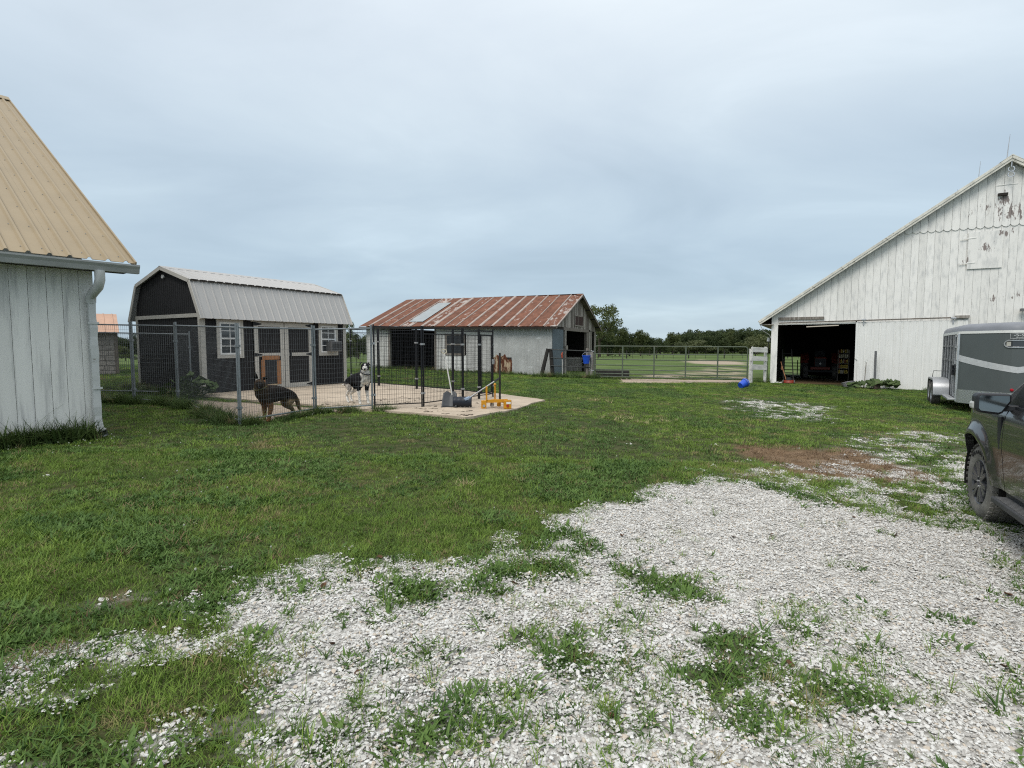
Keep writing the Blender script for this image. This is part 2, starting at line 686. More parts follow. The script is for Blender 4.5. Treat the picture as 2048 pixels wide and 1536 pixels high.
def fields(x, y):
    """gravel, bare earth, tan grit and grass shares at ground points"""
    x = np.asarray(x, float)
    y = np.asarray(y, float)
    drive = soft(x, y, DRIVE, 0.9, 0.45, 0.10, 3)
    clean = soft(x, y, CLEAN, 0.5, 0.5, 0.25, 5)
    speck = fbm(x, y, 0.34, 21, 4)
    weeds = sstep(0.58, 0.74, speck) * (1 - 0.95 * clean) * 0.8
    for ex, ey, rx, ry, a in ELW:
        d = np.sqrt(((x - ex) / rx) ** 2 + ((y - ey) / ry) ** 2) + (fbm(x, y, 0.12, 31) - 0.5) * 1.1
        weeds = np.maximum(weeds, a * (1 - sstep(0.7, 1.15, d)))
    grav = drive * (1 - weeds)
    mr = soft(x, y, MIXR, 1.0, 0.8, 0.5, 7) * sstep(0.40, 0.66, fbm(x, y, 0.20, 41, 4)) * 0.85 * (0.45 + 0.55 * sstep(8.6, 6.2, y))
    ml = soft(x, y, MIXL, 0.8, 0.6, 0.25, 8) * sstep(0.50, 0.63, fbm(x * 0.55 + y * 0.3, y * 1.3 - x * 0.5, 0.26, 43, 4)) * 0.50
    pt = soft(x, y, PATCH, 1.6, 0.7, 0.5, 9) * sstep(0.42, 0.64, fbm(x, y, 0.22, 45, 3)) * 0.8
    grav = np.maximum.reduce([grav, mr * (1 - drive), ml * (1 - drive), pt])
    dirt = np.maximum.reduce([soft(x, y, DIRT, 0.8, 0.5, 0.2, 11), 0.8 * soft(x, y, DIRT2, 0.3, 0.3, 0.1, 12), 0.8 * soft(x, y, DIRT3, 0.3, 0.3, 0.1, 13),
                              0.75 * soft(x, y, SILL, 0.3, 0.4, 0.1, 14)])
    thin = sstep(0.60, 0.72, fbm(x, y, 1.1, 61, 4)) * (y < 13)
    tan = np.maximum.reduce([soft(x, y, TROD, 0.3, 0.4, 0.12, 15), soft(x, y, GATESTRIP, 0.25, 0.4, 0.08, 16), 0.75 * soft(x, y, TRACK, 1.4, 1.2, 0.5, 17) * sstep(.35, .6, fbm(x, y, 1.3, 71)),
                             0.9 * soft(x, y, HAY, 2.0, 1.5, 0.5, 18)])
    slab = sstep(-0.02, 0.02, sd_poly(x, y, SLAB))
    grass = (1 - np.minimum(1, 1.15 * grav)) * (1 - 0.93 * dirt) * (1 - 0.95 * tan) * (1 - slab) * (1 - 0.35 * thin)
    return grav, dirt, tan, np.clip(grass, 0, 1)


def axis_lines(a, b, spec):
    out = [a]
    while out[-1] < b:
        c = out[-1]
        out.append(c + spec(c))
    return np.array(out)


ys = axis_lines(-14, 1500, lambda c: 0.5 if c < 0.6 else 0.04 if c < 7 else 0.075 if c < 14 else 0.16 if c < 29 else 1.2 if c < 90 else 10 if c < 260 else 120)
xs_half = lambda s: axis_lines(0, 1300, lambda c: 0.05 if c < 5.5 else 0.11 if c < 13 else 0.5 if c < 32 else 4 if c < 100 else 60)
xh = xs_half(1)
xs = np.concatenate([-xh[:0:-1], xh])
XX, YY = np.meshgrid(xs, ys)
ZZ = Gn(XX, YY) + (fbm(XX, YY, 1.7, 81) - 0.5) * 0.05 * (np.abs(YY) < 40) * sstep(0.5, 3, np.hypot(XX, YY)) - np.clip(YY - 260, 0, 2000) * 0.0
V = np.stack([XX.ravel(), YY.ravel(), ZZ.ravel()], 1)
nr, nc = XX.shape
I = np.arange(nr * nc).reshape(nr, nc)
Fq = np.stack([I[:-1, :-1].ravel(), I[:-1, 1:].ravel(), I[1:, 1:].ravel(), I[1:, :-1].ravel()], 1)
gv, dt, tn, gs = fields(V[:, 0], V[:, 1])

m = bpy.data.materials.new('ground_cover')
m.use_nodes = True
t = m.node_tree
p = t.nodes['Principled BSDF']
p.inputs['Roughness'].default_value = 0.95
p.inputs['Specular IOR Level'].default_value = 0.1
pos = N(t, 'ShaderNodeNewGeometry').outputs['Position']


def nz(scale, detail=5, rough=0.6):
    n = N(t, 'ShaderNodeTexNoise')
    n.inputs['Scale'].default_value = scale
    n.inputs['Detail'].default_value = detail
    n.inputs['Roughness'].default_value = rough
    t.links.new(pos, n.inputs['Vector'])
    return n


def att(nm):
    a = N(t, 'ShaderNodeAttribute')
    a.attribute_name = nm
    return a.outputs['Fac']


def mixc(f, a, b):
    x = N(t, 'ShaderNodeMix', data_type='RGBA')
    t.links.new(f, x.inputs['Factor'])
    t.links.new(a, x.inputs['A'])
    t.links.new(b, x.inputs['B'])
    return x.outputs['Result']


def col_noise(scale, stops, **k):
    n = nz(scale, **k)
    r = ramp(t, stops)
    t.links.new(n.outputs['Fac'], r.inputs[0])
    return r.outputs[0]


g_lawn = col_noise(9, [(0.3, (0.026, 0.030, 0.012)), (0.5, (0.050, 0.058, 0.022)), (0.7, (0.095, 0.095, 0.045))], detail=8, rough=0.75)
g_past = col_noise(0.35, [(0.3, (0.048, 0.080, 0.019)), (0.5, (0.082, 0.122, 0.034)), (0.7, (0.135, 0.160, 0.062))], detail=10, rough=0.75)
g_dirt = col_noise(22, [(0.3, (0.07, 0.045, 0.026)), (0.5, (0.17, 0.11, 0.065)), (0.72, (0.27, 0.19, 0.12))], detail=8, rough=0.75)
g_tan = col_noise(15, [(0.3, (0.22, 0.165, 0.12)), (0.5, (0.36, 0.29, 0.225)), (0.7, (0.47, 0.39, 0.32))], detail=8, rough=0.75)
vor = N(t, 'ShaderNodeTexVoronoi')
vor.inputs['Scale'].default_value = 34
t.links.new(pos, vor.inputs['Vector'])
g_grav = ramp(t, [(0.0, (0.56, 0.55, 0.52)), (0.45, (0.47, 0.455, 0.425)), (0.8, (0.26, 0.25, 0.225))])
t.links.new(vor.outputs['Distance'], g_grav.inputs[0])
c = mixc(att('past'), g_lawn, g_past)
c = mixc(att('dirt'), c, g_dirt)
c = mixc(att('tan'), c, g_tan)
c = mixc(att('grav'), c, g_grav.outputs[0])
t.links.new(c, p.inputs['Base Color'])
bp = N(t, 'ShaderNodeBump')
bp.inputs['Strength'].default_value = 0.7
bp.inputs['Distance'].default_value = 0.03
t.links.new(nz(16, 6, 0.7).outputs['Fac'], bp.inputs['Height'])
t.links.new(bp.outputs[0], p.inputs['Normal'])
me = np_mesh('ground', V, Fq, m, smooth=True)
for nm, arr in (('grav', gv), ('dirt', dt), ('tan', tn), ('past', sstep(25, 30, V[:, 1]))):
    a = me.attributes.new(nm, 'FLOAT', 'POINT')
    a.data.foreach_set('value', np.asarray(arr, np.float32))
ground = bpy.data.objects.new('ground', me)
col.objects.link(ground)
tag(ground, 'gently sloping farmyard ground of lawn, white gravel and worn earth', kind='structure')

# ------------------------------------------------------------------ concrete slab under the dog run
M_conc = mat('tan_concrete', (0.44, 0.365, 0.28), rough=0.9, var=0.16, scale=2.2, c2=(0.30, 0.24, 0.18), t0=0.50, t1=0.72, c2scale=2.4, bump=0.3, bscale=40, world_co=True)
slab_z = 0.045
rnd_ = random.Random(5)
sp = []
for i in range(len(SLAB)):
    a, b = SLAB[i], SLAB[(i + 1) % len(SLAB)]
    for k in range(6):
        f = k / 6
        jx, jy = (rnd_.uniform(-.05, .05), rnd_.uniform(-.05, .05)) if k else (0, 0)
        sp.append((a[0] + (b[0] - a[0]) * f + jx, a[1] + (b[1] - a[1]) * f + jy))
mb = MB()
n_ = len(sp)
cx_ = sum(q[0] for q in sp) / n_
cy_ = sum(q[1] for q in sp) / n_
rings = [[(q[0], q[1], G(*q) - 0.25) for q in sp], [(q[0], q[1], G(*q) + slab_z) for q in sp]]
for f in (0.75, 0.5, 0.25):
    rings.append([((q[0] - cx_) * f + cx_, (q[1] - cy_) * f + cy_, G((q[0] - cx_) * f + cx_, (q[1] - cy_) * f + cy_) + slab_z + 0.004) for q in sp])
vs = [v for r_ in rings for v in r_] + [(cx_, cy_, G(cx_, cy_) + slab_z + 0.005)]
fs = []
for k in range(len(rings) - 1):
    for i in range(n_):
        j = (i + 1) % n_
        fs.append((k * n_ + i, k * n_ + j, (k + 1) * n_ + j, (k + 1) * n_ + i))
for i in range(n_):
    fs.append(((len(rings) - 1) * n_ + i, (len(rings) - 1) * n_ + (i + 1) % n_, len(vs) - 1))
mb.add(vs, fs)
slab = tag(mb.build('concrete_slab', M_conc), 'tan concrete slab under the dog run and its gate', kind='structure')


def GS(x, y):
    """height of the surface, slab included"""
    return G(x, y) + (slab_z + 0.003 if sd_poly(np.array([x]), np.array([y]), SLAB)[0] > 0 else 0)


# ------------------------------------------------------------------ gravel and grass
def stone(r, rs):
    bm = bmesh.new()
    bmesh.ops.create_icosphere(bm, subdivisions=1, radius=1.0)
    sx, sy, sz = r * rs.uniform(0.8, 1.35), r * rs.uniform(0.7, 1.0), r * rs.uniform(0.28, 0.50)
    rot = Euler((rs.uniform(-.4, .4), rs.uniform(-.4, .4), rs.uniform(0, 6.3))).to_matrix()
    vs = []
    for v in bm.verts:
        k = rs.uniform(0.78, 1.15)
        vs.append(rot @ Vector((v.co.x * sx * k, v.co.y * sy * k, v.co.z * sz * k)))
    fs = [tuple(v.index for v in f.verts) for f in bm.faces]
    bm.free()
    return vs, fs


M_stone = []
for i, (c_, w_) in enumerate([((0.56, 0.55, 0.52), 5), ((0.49, 0.475, 0.445), 4), ((0.62, 0.615, 0.59), 3), ((0.37, 0.355, 0.33), 2.5), ((0.48, 0.42, 0.345), 1.4)]):
    q = mat('limestone_%s' % 'abcde'[i], c_, rough=0.9, var=0.10, scale=60, bump=0.2, bscale=160, world_co=True)
    M_stone += [(q, w_)]
stone_meshes = [q for q, w_ in M_stone]
stone_w = [w_ for q, w_ in M_stone]


def gravel_patch(name, n, size, r0, r1, seed):
    rs = random.Random(seed)
    me = bpy.data.meshes.new(name)
    V_, F_, Mi = [], [], []
    for i in range(n):
        r = r0 * (r1 / r0) ** (rs.random() ** 1.6)
        vs, fs = stone(r, rs)
        ox, oy = rs.uniform(-size, size), rs.uniform(-size, size)
        b = len(V_)
        oz = rs.uniform(-0.22, 0.16) * r
        V_ += [(v.x + ox, v.y + oy, v.z + oz) for v in vs]
        F_ += [tuple(k + b for k in f) for f in fs]
        mi = rs.choices(range(len(stone_w)), stone_w)[0]
        Mi += [mi] * len(fs)
    me.from_pydata(V_, [], F_)
    for q in stone_meshes:
        me.materials.append(q)
    me.polygons.foreach_set('material_index', Mi)
    return me


def view_pts(y0, y1, step, margin=1.6):
    """jittered points on the ground that the camera, or one a step aside, could see"""
    yy = np.arange(y0, y1, step)
    out = []
    for y in yy:
        h = y * 0.97 + margin
        x = np.arange(-h, h, step)
        out.append(np.stack([x, np.full_like(x, y)], 1))
    P = np.concatenate(out)
    return P + rng.uniform(-0.5, 0.5, P.shape) * step


def lift(P, dz=0.0):
    x, y = P[:, 0], P[:, 1]
    z = Gn(x, y) + (fbm(x, y, 1.7, 81) - 0.5) * 0.05 * sstep(0.5, 3, np.hypot(x, y)) + dz
    return np.stack([x, y, z], 1)


# buildings and slab keep the grass out
def blocked(x, y):
    b = np.zeros(len(x), bool)
    for P in KEEP:
        b |= sd_poly(x, y, P) > 0
    return b


def rectw(o, ang, x0, x1, y0, y1):
    a = R(ang)
    return [(o[0] + math.cos(a) * x - math.sin(a) * y, o[1] + math.sin(a) * x + math.cos(a) * y) for x, y in ((x0, y0), (x1, y0), (x1, y1), (x0, y1))]


O_LB = gp(203, 872)
O_SHED = gp(407, 791)
O_RUST = gp(1104, 752)
O_BARN = gp(1546, 766)
KEEP = [rectw(O_LB, 51.6, -9, 0, 0, 14), rectw(O_SHED, 59, 0, 4.83, 0, 3.3), rectw(O_RUST, -22.3, -10.7, 0, 0, 8.6), rectw(O_BARN, -29, 0, 15.06, 0, 10)]

fine = [gravel_patch('gravel_fine', 150, 0.125, 0.0048, 0.0125, 50 + i) for i in range(5)]
coarse = [gravel_patch('gravel_coarse', 120, 0.125, 0.005, 0.0175, 80 + i) for i in range(4)]
single = [gravel_patch('gravel_single', 6, 0.06, 0.007, 0.024, 110 + i) for i in range(4)]
PS, RZ, SC, IX = [], [], [], []
P = view_pts(1.3, 11.5, 0.108)
gvv = fields(P[:, 0], P[:, 1])[0]
k = rng.random(len(P)) < sstep(0.22, 0.58, gvv)
P1 = P[k]
PS.append(P1)
cs = sd_poly(P1[:, 0], P1[:, 1], CLEAN) < 0.1
IX.append(np.where(cs & (rng.random(len(P1)) < 0.34), 5 + rng.integers(0, 4, len(P1)), rng.integers(0, 5, len(P1))))
P = view_pts(1.3, 19, 0.085)
gvv = fields(P[:, 0], P[:, 1])[0]
k = (rng.random(len(P)) < gvv * 1.0) & (gvv < 0.9) & (gvv > 0.04)
k |= (rng.random(len(P)) < 0.0015) & (P[:, 1] < 9)
PS.append(P[k])
IX.append(9 + rng.integers(0, 4, k.sum()))
P = np.concatenate(PS)
IX = np.concatenate(IX)
ok = ~blocked(P[:, 0], P[:, 1])
P, IX = P[ok], IX[ok]
gravel = scatter('gravel', lift(P, 0.004), rng.uniform(0, 6.28, len(P)), rng.uniform(0.85, 1.15, len(P)), IX, fine + coarse + single, 0.06)
tag(gravel, 'crushed white limestone strewn over the yard and drive', 'gravel', kind='stuff')


def blade(V_, F_, x, y, h, w, az, lean, curl, segs=2):
    d = (math.cos(az), math.sin(az))
    s = (-d[1], d[0])
    b = len(V_)
    for i in range(segs + 1):
        f = i / segs
        ww = w * (1 - f ** 1.5) / 2
        ox = h * (lean * f + curl * f * f)
        oz = h * (f - 0.35 * curl * f * f)
        for sg in ((-1, 1) if i < segs else (0,)):
            V_.append((x + d[0] * ox + s[0] * ww * sg, y + d[1] * ox + s[1] * ww * sg, oz))
    for i in range(segs - 1):
        a = b + 2 * i
        F_.append((a, a + 1, a + 3, a + 2))
    a = b + 2 * (segs - 1)
    F_.append((a, a + 1, a + 2))


def tuft(name, n, rad, h0, h1, w0, w1, m_, seed, lean=0.5, curl=0.7, segs=2, broad=0.0):
    rs = random.Random(seed)
    V_, F_ = [], []
    for i in range(n):
        a = rs.uniform(0, 6.283)
        r = rad * math.sqrt(rs.random())
        w = rs.uniform(w0, w1) * (2.2 if rs.random() < broad else 1)
        blade(V_, F_, r * math.cos(a), r * math.sin(a), rs.uniform(h0, h1), w, rs.uniform(0, 6.283) if rs.random() < .5 else a + rs.uniform(-.7, .7), rs.uniform(0, lean), rs.uniform(0, curl), segs)
    me = bpy.data.meshes.new(name)
    me.from_pydata(V_, [], F_)
    me.materials.append(m_)
    return me


M_lawn = leaf_mat('lawn_grass', (0.048, 0.104, 0.017), (0.205, 0.305, 0.052), scale=0.45, dry=(0.26, 0.22, 0.10), dryamt=0.2)
M_lawnd = leaf_mat('clover_and_plantain', (0.036, 0.084, 0.020), (0.120, 0.200, 0.047), scale=0.9)
M_weed = leaf_mat('tall_weeds', (0.034, 0.064, 0.018), (0.120, 0.175, 0.052), scale=1.4, dry=(0.22, 0.18, 0.09), dryamt=0.3)
lawn_near = [tuft('lawn_near', 36, 0.075, 0.018, 0.047, 0.003, 0.0055, M_lawn, 10 + i, lean=0.9, curl=0.9) for i in range(4)] + \
            [tuft('lawn_near', 26, 0.075, 0.018, 0.045, 0.006, 0.012, M_lawnd, 20 + i, lean=1.2, curl=0.9, broad=.2) for i in range(3)]
lawn_far = [tuft('lawn_far', 64, 0.15, 0.024, 0.056, 0.006, 0.011, M_lawn, 30 + i, lean=0.8, curl=0.8) for i in range(4)] + \
           [tuft('lawn_far', 50, 0.15, 0.02, 0.055, 0.009, 0.017, M_lawnd, 40 + i, lean=1.0, curl=0.8) for i in range(2)]
weedt = [tuft('weed', 12, 0.03, 0.05, 0.14, 0.004, 0.008, M_lawn, 60 + i, lean=0.7, curl=1.2, segs=3) for i in range(3)] + \
        [tuft('weed', 9, 0.03, 0.04, 0.10, 0.008, 0.015, M_lawnd, 70 + i, lean=0.9, curl=1.0, segs=3) for i in range(2)]
PS, SC, IX = [], [], []
P = np.concatenate([view_pts(1.3, 4.9, 0.054), view_pts(4.9, 7.5, 0.070)])
g_ = fields(P[:, 0], P[:, 1])
patchy = 0.62 + 0.6 * fbm(P[:, 0], P[:, 1], 0.5, 91)
k = rng.random(len(P)) < np.clip(g_[3] * patchy * 1.15, 0, 1) * sstep(0.04, 0.25, g_[3])
P1 = P[k]
dk = fbm(P1[:, 0], P1[:, 1], 0.8, 93, 4) + rng.normal(0, .06, len(P1))
PS.append(P1)
dk = dk + 0.16 * (sd_poly(P1[:, 0], P1[:, 1], DRIVE) > 0.0)      # darker, lower plants where they grow in the stones
IX.append(np.where(dk > 0.53, 4 + rng.integers(0, 3, len(P1)), rng.integers(0, 4, len(P1))))
SC.append(rng.uniform(0.75, 1.25, len(P1)) * (0.65 + 0.75 * fbm(P1[:, 0], P1[:, 1], 1.0, 95)))
P = view_pts(7.3, 27, 0.165)
g_ = fields(P[:, 0], P[:, 1])
k = rng.random(len(P)) < np.clip(g_[3] * 1.05, 0, 1) * sstep(0.12, 0.5, g_[3])
P1 = P[k]
dk = fbm(P1[:, 0], P1[:, 1], 1.1, 93, 4) + rng.normal(0, .06, len(P1))
PS.append(P1)
IX.append(np.where(dk > 0.55, 11 + rng.integers(0, 2, len(P1)), 7 + rng.integers(0, 4, len(P1))))
SC.append(rng.uniform(0.75, 1.2, len(P1)) * (0.58 + 0.65 * fbm(P1[:, 0], P1[:, 1], 1.3, 95)))
P = np.concatenate(PS)
IX = np.concatenate(IX)
SC = np.concatenate(SC)
ok = ~blocked(P[:, 0], P[:, 1])
P, IX, SC = P[ok], IX[ok], SC[ok]
lawn = scatter('lawn_grass', lift(P, -0.004), rng.uniform(0, 6.28, len(P)), SC, IX, lawn_near + lawn_far, 0.10)
tag(lawn, 'short mown green grass over the farmyard', 'grass', kind='stuff')
# weeds that come up through the gravel
P = view_pts(1.3, 7.5, 0.085)
g_ = fields(P[:, 0], P[:, 1])
cl_ = sstep(-0.2, 0.3, sd_poly(P[:, 0], P[:, 1], CLEAN))
pr = (g_[0] > 0.2) * (0.035 + 0.40 * sstep(0.47, 0.66, fbm(P[:, 0], P[:, 1], 0.28, 97, 3)) + 0.10 * sstep(0.42, 0.6, fbm(P[:, 0], P[:, 1], 0.9, 98, 3))) * (1 - 0.93 * cl_) + (g_[3] > 0.6) * 0.03
k = rng.random(len(P)) < pr
P = P[k]
IW = rng.integers(0, 5, len(P))
SW_ = rng.uniform(0.4, 1.05, len(P)) ** 1.3
# small clumps rooted between the stones
cc = view_pts(1.4, 6.6, 0.155)
g_ = fields(cc[:, 0], cc[:, 1])
cl2 = sstep(-0.15, 0.3, sd_poly(cc[:, 0], cc[:, 1], CLEAN))
kk = (rng.random(len(cc)) < (0.16 + 0.5 * sstep(0.42, 0.62, fbm(cc[:, 0], cc[:, 1], 0.7, 151, 3))) * (1 - 0.94 * cl2)) & (g_[0] > 0.3)
ex, ei, es = [], [], []
for c_ in cc[kk]:
    n = int(rng.integers(2, 12))
    sp_ = 0.012 + 0.009 * n
    ex.append(c_ + rng.normal(0, sp_, (n, 2)) * [1.5, 1.0])
    ei.append(np.where(rng.random(n) < .72, (9 if rng.random() < .55 else 5) + rng.integers(0, 3, n), rng.integers(0, 5, n)))
    es.append(rng.uniform(0.45, 0.95, n))
P = np.concatenate([P] + ex)
IW = np.concatenate([IW] + ei)
SW_ = np.concatenate([SW_] + es)
weeds = scatter('gravel_weeds', lift(P), rng.uniform(0, 6.28, len(P)), SW_, IW, weedt + lawn_near, 0.15)
tag(weeds, 'thin green weeds sprouting through the white gravel', 'weeds', kind='stuff')

# clover heads in the lawn, dead leaves on the gravel, thatch on the bare patch
M_clover = mat('clover_head', (0.34, 0.36, 0.28), rough=0.9)
M_dead = mat('dead_leaf', (0.10, 0.052, 0.028), rough=0.9, var=0.4)
M_thatch = leaf_mat('brown_thatch', (0.085, 0.052, 0.028), (0.24, 0.165, 0.095), scale=2.5, trans=0.0)
rs_ = random.Random(6)
cl_mesh = [MB().lathe([(0, .006), (.007, .012), (.008, .018), (.005, .025), (0, .027)], (0, 0, .035), (0, 0, 1), 6).mesh('clover', M_clover)]
P = view_pts(3.2, 13, 0.16)
g_ = fields(P[:, 0], P[:, 1])
k = (rng.random(len(P)) < 0.16 * sstep(0.56, 0.72, fbm(P[:, 0], P[:, 1], 0.9, 141, 3)) + 0.004) & (g_[3] > 0.7) & ~blocked(P[:, 0], P[:, 1])
P = P[k]
tag(scatter('clover_flowers', lift(P), rng.uniform(0, 6.28, len(P)), rng.uniform(.7, 1.2, len(P)), np.zeros(len(P), int), cl_mesh, 0.2), 'tiny white clover heads dotted through the lawn', 'flowers', kind='stuff')
dl = []
for i in range(3):
    mb = MB()
    ring = [(.022 * math.cos(a), .034 * math.sin(a), .008 + rs_.uniform(0, .016)) for a in np.linspace(0, 6.283, 8)[:-1]]
    mb.add([(0, 0, .004)] + ring, [(0, i_ + 1, (i_ + 1) % 7 + 1) for i_ in range(7)])
    dl.append(mb.mesh('dead_leaf', M_dead))
P = view_pts(1.5, 5.5, 0.2)
g_ = fields(P[:, 0], P[:, 1])
k = (rng.random(len(P)) < 0.035) & (g_[0] > 0.3)
P = P[k]
tag(scatter('dead_leaves', lift(P, .012), rng.uniform(0, 6.28, len(P)), rng.uniform(.5, 1.0, len(P)), rng.integers(0, 3, len(P)), dl, 0.3), 'scattered dead brown leaves on the gravel', 'leaves', kind='stuff')
th_ = [tuft('thatch', 26, .09, .015, .05, .003, .006, M_thatch, 500 + i, lean=2.2, curl=.5) for i in range(3)]
P = view_pts(1.3, 9.5, 0.075)
g_ = fields(P[:, 0], P[:, 1])
k = (rng.random(len(P)) < 0.75 * sstep(.25, .7, g_[1])) | ((rng.random(len(P)) < .06) & (g_[0] < .5) & (P[:, 1] < 7))
P = P[k]
tag(scatter('dry_thatch', lift(P), rng.uniform(0, 6.28, len(P)), rng.uniform(.6, 1.2, len(P)), rng.integers(0, 3, len(P)), th_, 0.2), 'brown dead grass matted over the bare patch', 'thatch', kind='stuff')

tall = [tuft('tall_weed', 22, 0.07, 0.12, 0.34, 0.008, 0.016, M_weed, 160 + i, lean=0.6, curl=1.1, segs=4) for i in range(4)] + \
       [tuft('tall_weed', 16, 0.08, 0.08, 0.22, 0.018, 0.034, M_weed, 170 + i, lean=0.9, curl=0.9, segs=3) for i in range(2)]


def weed_strip(name, label, line, width, dens, s0, s1, skew=0.0):
    pts = []
    for a, b in zip(line[:-1], line[1:]):
        a, b = np.array(a[:2]), np.array(b[:2])
        L = np.linalg.norm(b - a)
        nrm = np.array([b[1] - a[1], a[0] - b[0]]) / L
        n = max(1, int(L * dens))
        f = rng.random(n)
        keep = vnoise(f * L + a[0], f * L + a[1], 0.45, 5) > 0.22
        w = rng.normal(skew, width, n)
        pts.append((a + np.outer(f, b - a) + np.outer(w, nrm))[keep])
    P = np.concatenate(pts)
    o = scatter(name, np.stack([P[:, 0], P[:, 1], Gn(P[:, 0], P[:, 1])], 1), rng.uniform(0, 6.28, len(P)), rng.uniform(s0, s1, len(P)), rng.integers(0, 6, len(P)), tall, 0.18)
    return tag(o, label, 'weeds', kind='stuff')


# ------------------------------------------------------------------ trees
M_leafd = leaf_mat('dark_foliage', (0.022, 0.036, 0.013), (0.058, 0.080, 0.028), scale=0.55, trans=0.2)
M_leafm = leaf_mat('mid_foliage', (0.034, 0.050, 0.016), (0.090, 0.108, 0.036), scale=0.6, trans=0.2)
M_leafp = leaf_mat('pale_foliage', (0.060, 0.075, 0.030), (0.125, 0.140, 0.060), scale=0.7, trans=0.2)
M_bark = mat('bark', (0.07, 0.055, 0.042), rough=0.95, var=0.35, scale=4, stretch=(3, 3, 0.6))


def crown_mesh(name, lobes, n, leaf, m_, seed):
    """leaf clumps through the volume of several lobes; unit tree, height 1"""
    r = np.random.default_rng(seed)
    Vs = []
    wts = np.array([l[3] ** 2 for l in lobes])
    pick = r.choice(len(lobes), n, p=wts / wts.sum())
    L = np.array(lobes)[pick]
    d = r.normal(size=(n, 3))
    d /= np.linalg.norm(d, axis=1)[:, None]
    rad = r.random(n) ** 0.35
    clump = vnoise(d[:, 0] * 3 + L[:, 0] * 9, d[:, 2] * 3 + d[:, 1] * 2, 0.5, seed)
    rad *= 0.72 + 0.55 * clump
    c = L[:, :3] + d * rad[:, None] * L[:, 3:4] * np.stack([np.ones(n), np.ones(n), L[:, 4]], 1)
    a = r.normal(size=(n, 3))
    a /= np.linalg.norm(a, axis=1)[:, None]
    b = np.cross(a, r.normal(size=(n, 3)))
    b /= np.linalg.norm(b, axis=1)[:, None]
    s = leaf * r.uniform(0.5, 1.3, n)[:, None]
    Q = np.stack([c - a * s, c - b * s * 0.6, c + a * s, c + b * s * 0.6], 1).reshape(-1, 3)
    F = np.arange(4 * n).reshape(n, 4)
    return np_mesh(name, Q, F, m_)


def trunk_mesh(name, seed, lobes, h=0.5, r0=0.035):
    rs = random.Random(seed)
    mb = MB()
    mb.tube([(0, 0, -0.05), (rs.uniform(-.01, .01), 0, h * 0.5), (rs.uniform(-.02, .02), 0.01, h), (0.0, 0, h + 0.25)], [r0 * 1.3, r0, r0 * 0.75, r0 * 0.3], 7)
    for l in lobes[:6]:
        z0 = h * rs.uniform(0.55, 1.0)
        mb.tube([(0, 0, z0), (l[0] * 0.5, l[1] * 0.5, (z0 + l[2]) / 2 + 0.02), (l[0], l[1], l[2])], [r0 * 0.5, r0 * 0.3, r0 * 0.12], 5, cap=False)
    return mb.mesh(name, M_bark)


def lobes_round(seed, n=9, spread=0.26, r=(0.13, 0.24), zc=0.62, zs=0.22):
    rs = random.Random(seed)
    out = [(0, 0, zc, 0.26, 0.9)]
    for i in range(n):
        a = rs.uniform(0, 6.283)
        q = spread * rs.uniform(0.4, 1)
        z = zc + zs * rs.uniform(-1, 1)
        rr = rs.uniform(*r)
        out.append((q * math.cos(a), q * math.sin(a), min(z, 1.0 - rr * 0.85), rr, 0.8))
    return out


KINDS = {}
for kname, m_, specs in (('dark', M_leafd, [(1, 9), (2, 10), (3, 11)]), ('mid', M_leafm, [(4, 9), (5, 10)]), ('pale', M_leafp, [(6, 9), (7, 8)])):
    for s_, n_l in specs:
        lb = lobes_round(s_ * 11, n_l, zc=0.52, zs=0.34, spread=0.32)
        KINDS.setdefault(kname, []).append((crown_mesh('crown', lb, 3600, 0.026, m_, s_), trunk_mesh('trunk', s_, lb, 0.35)))
lb = lobes_round(99, 13, zc=0.62, zs=0.26, spread=0.42, r=(0.09, 0.16))
lb[0] = (0, 0, 0.6, 0.12, 0.8)
KINDS['open'] = [(crown_mesh('crown', lb, 4200, 0.017, M_leafm, 99), trunk_mesh('trunk', 99, lb, 0.4, 0.03))]


def tree(name, label, kind, px, top, wpx, Y, group, v=0):
    top_p = atY(px, top, Y)
    base = G(top_p.x, Y)
    h = top_p.z - base
    w = wpx * Y / 1080.0
    o = thing(name, label, 'tree', (top_p.x, Y, base), random.uniform(0, 6.28), group)
    cm, tm = KINDS[kind][v % len(KINDS[kind])]
    sc = (w / 0.86, w / 0.86, h)
    share('crown', cm, o, scale=sc)
    share('trunk', tm, o, scale=(min(sc[0], h) * 0.8, min(sc[1], h) * 0.8, h))
    return o


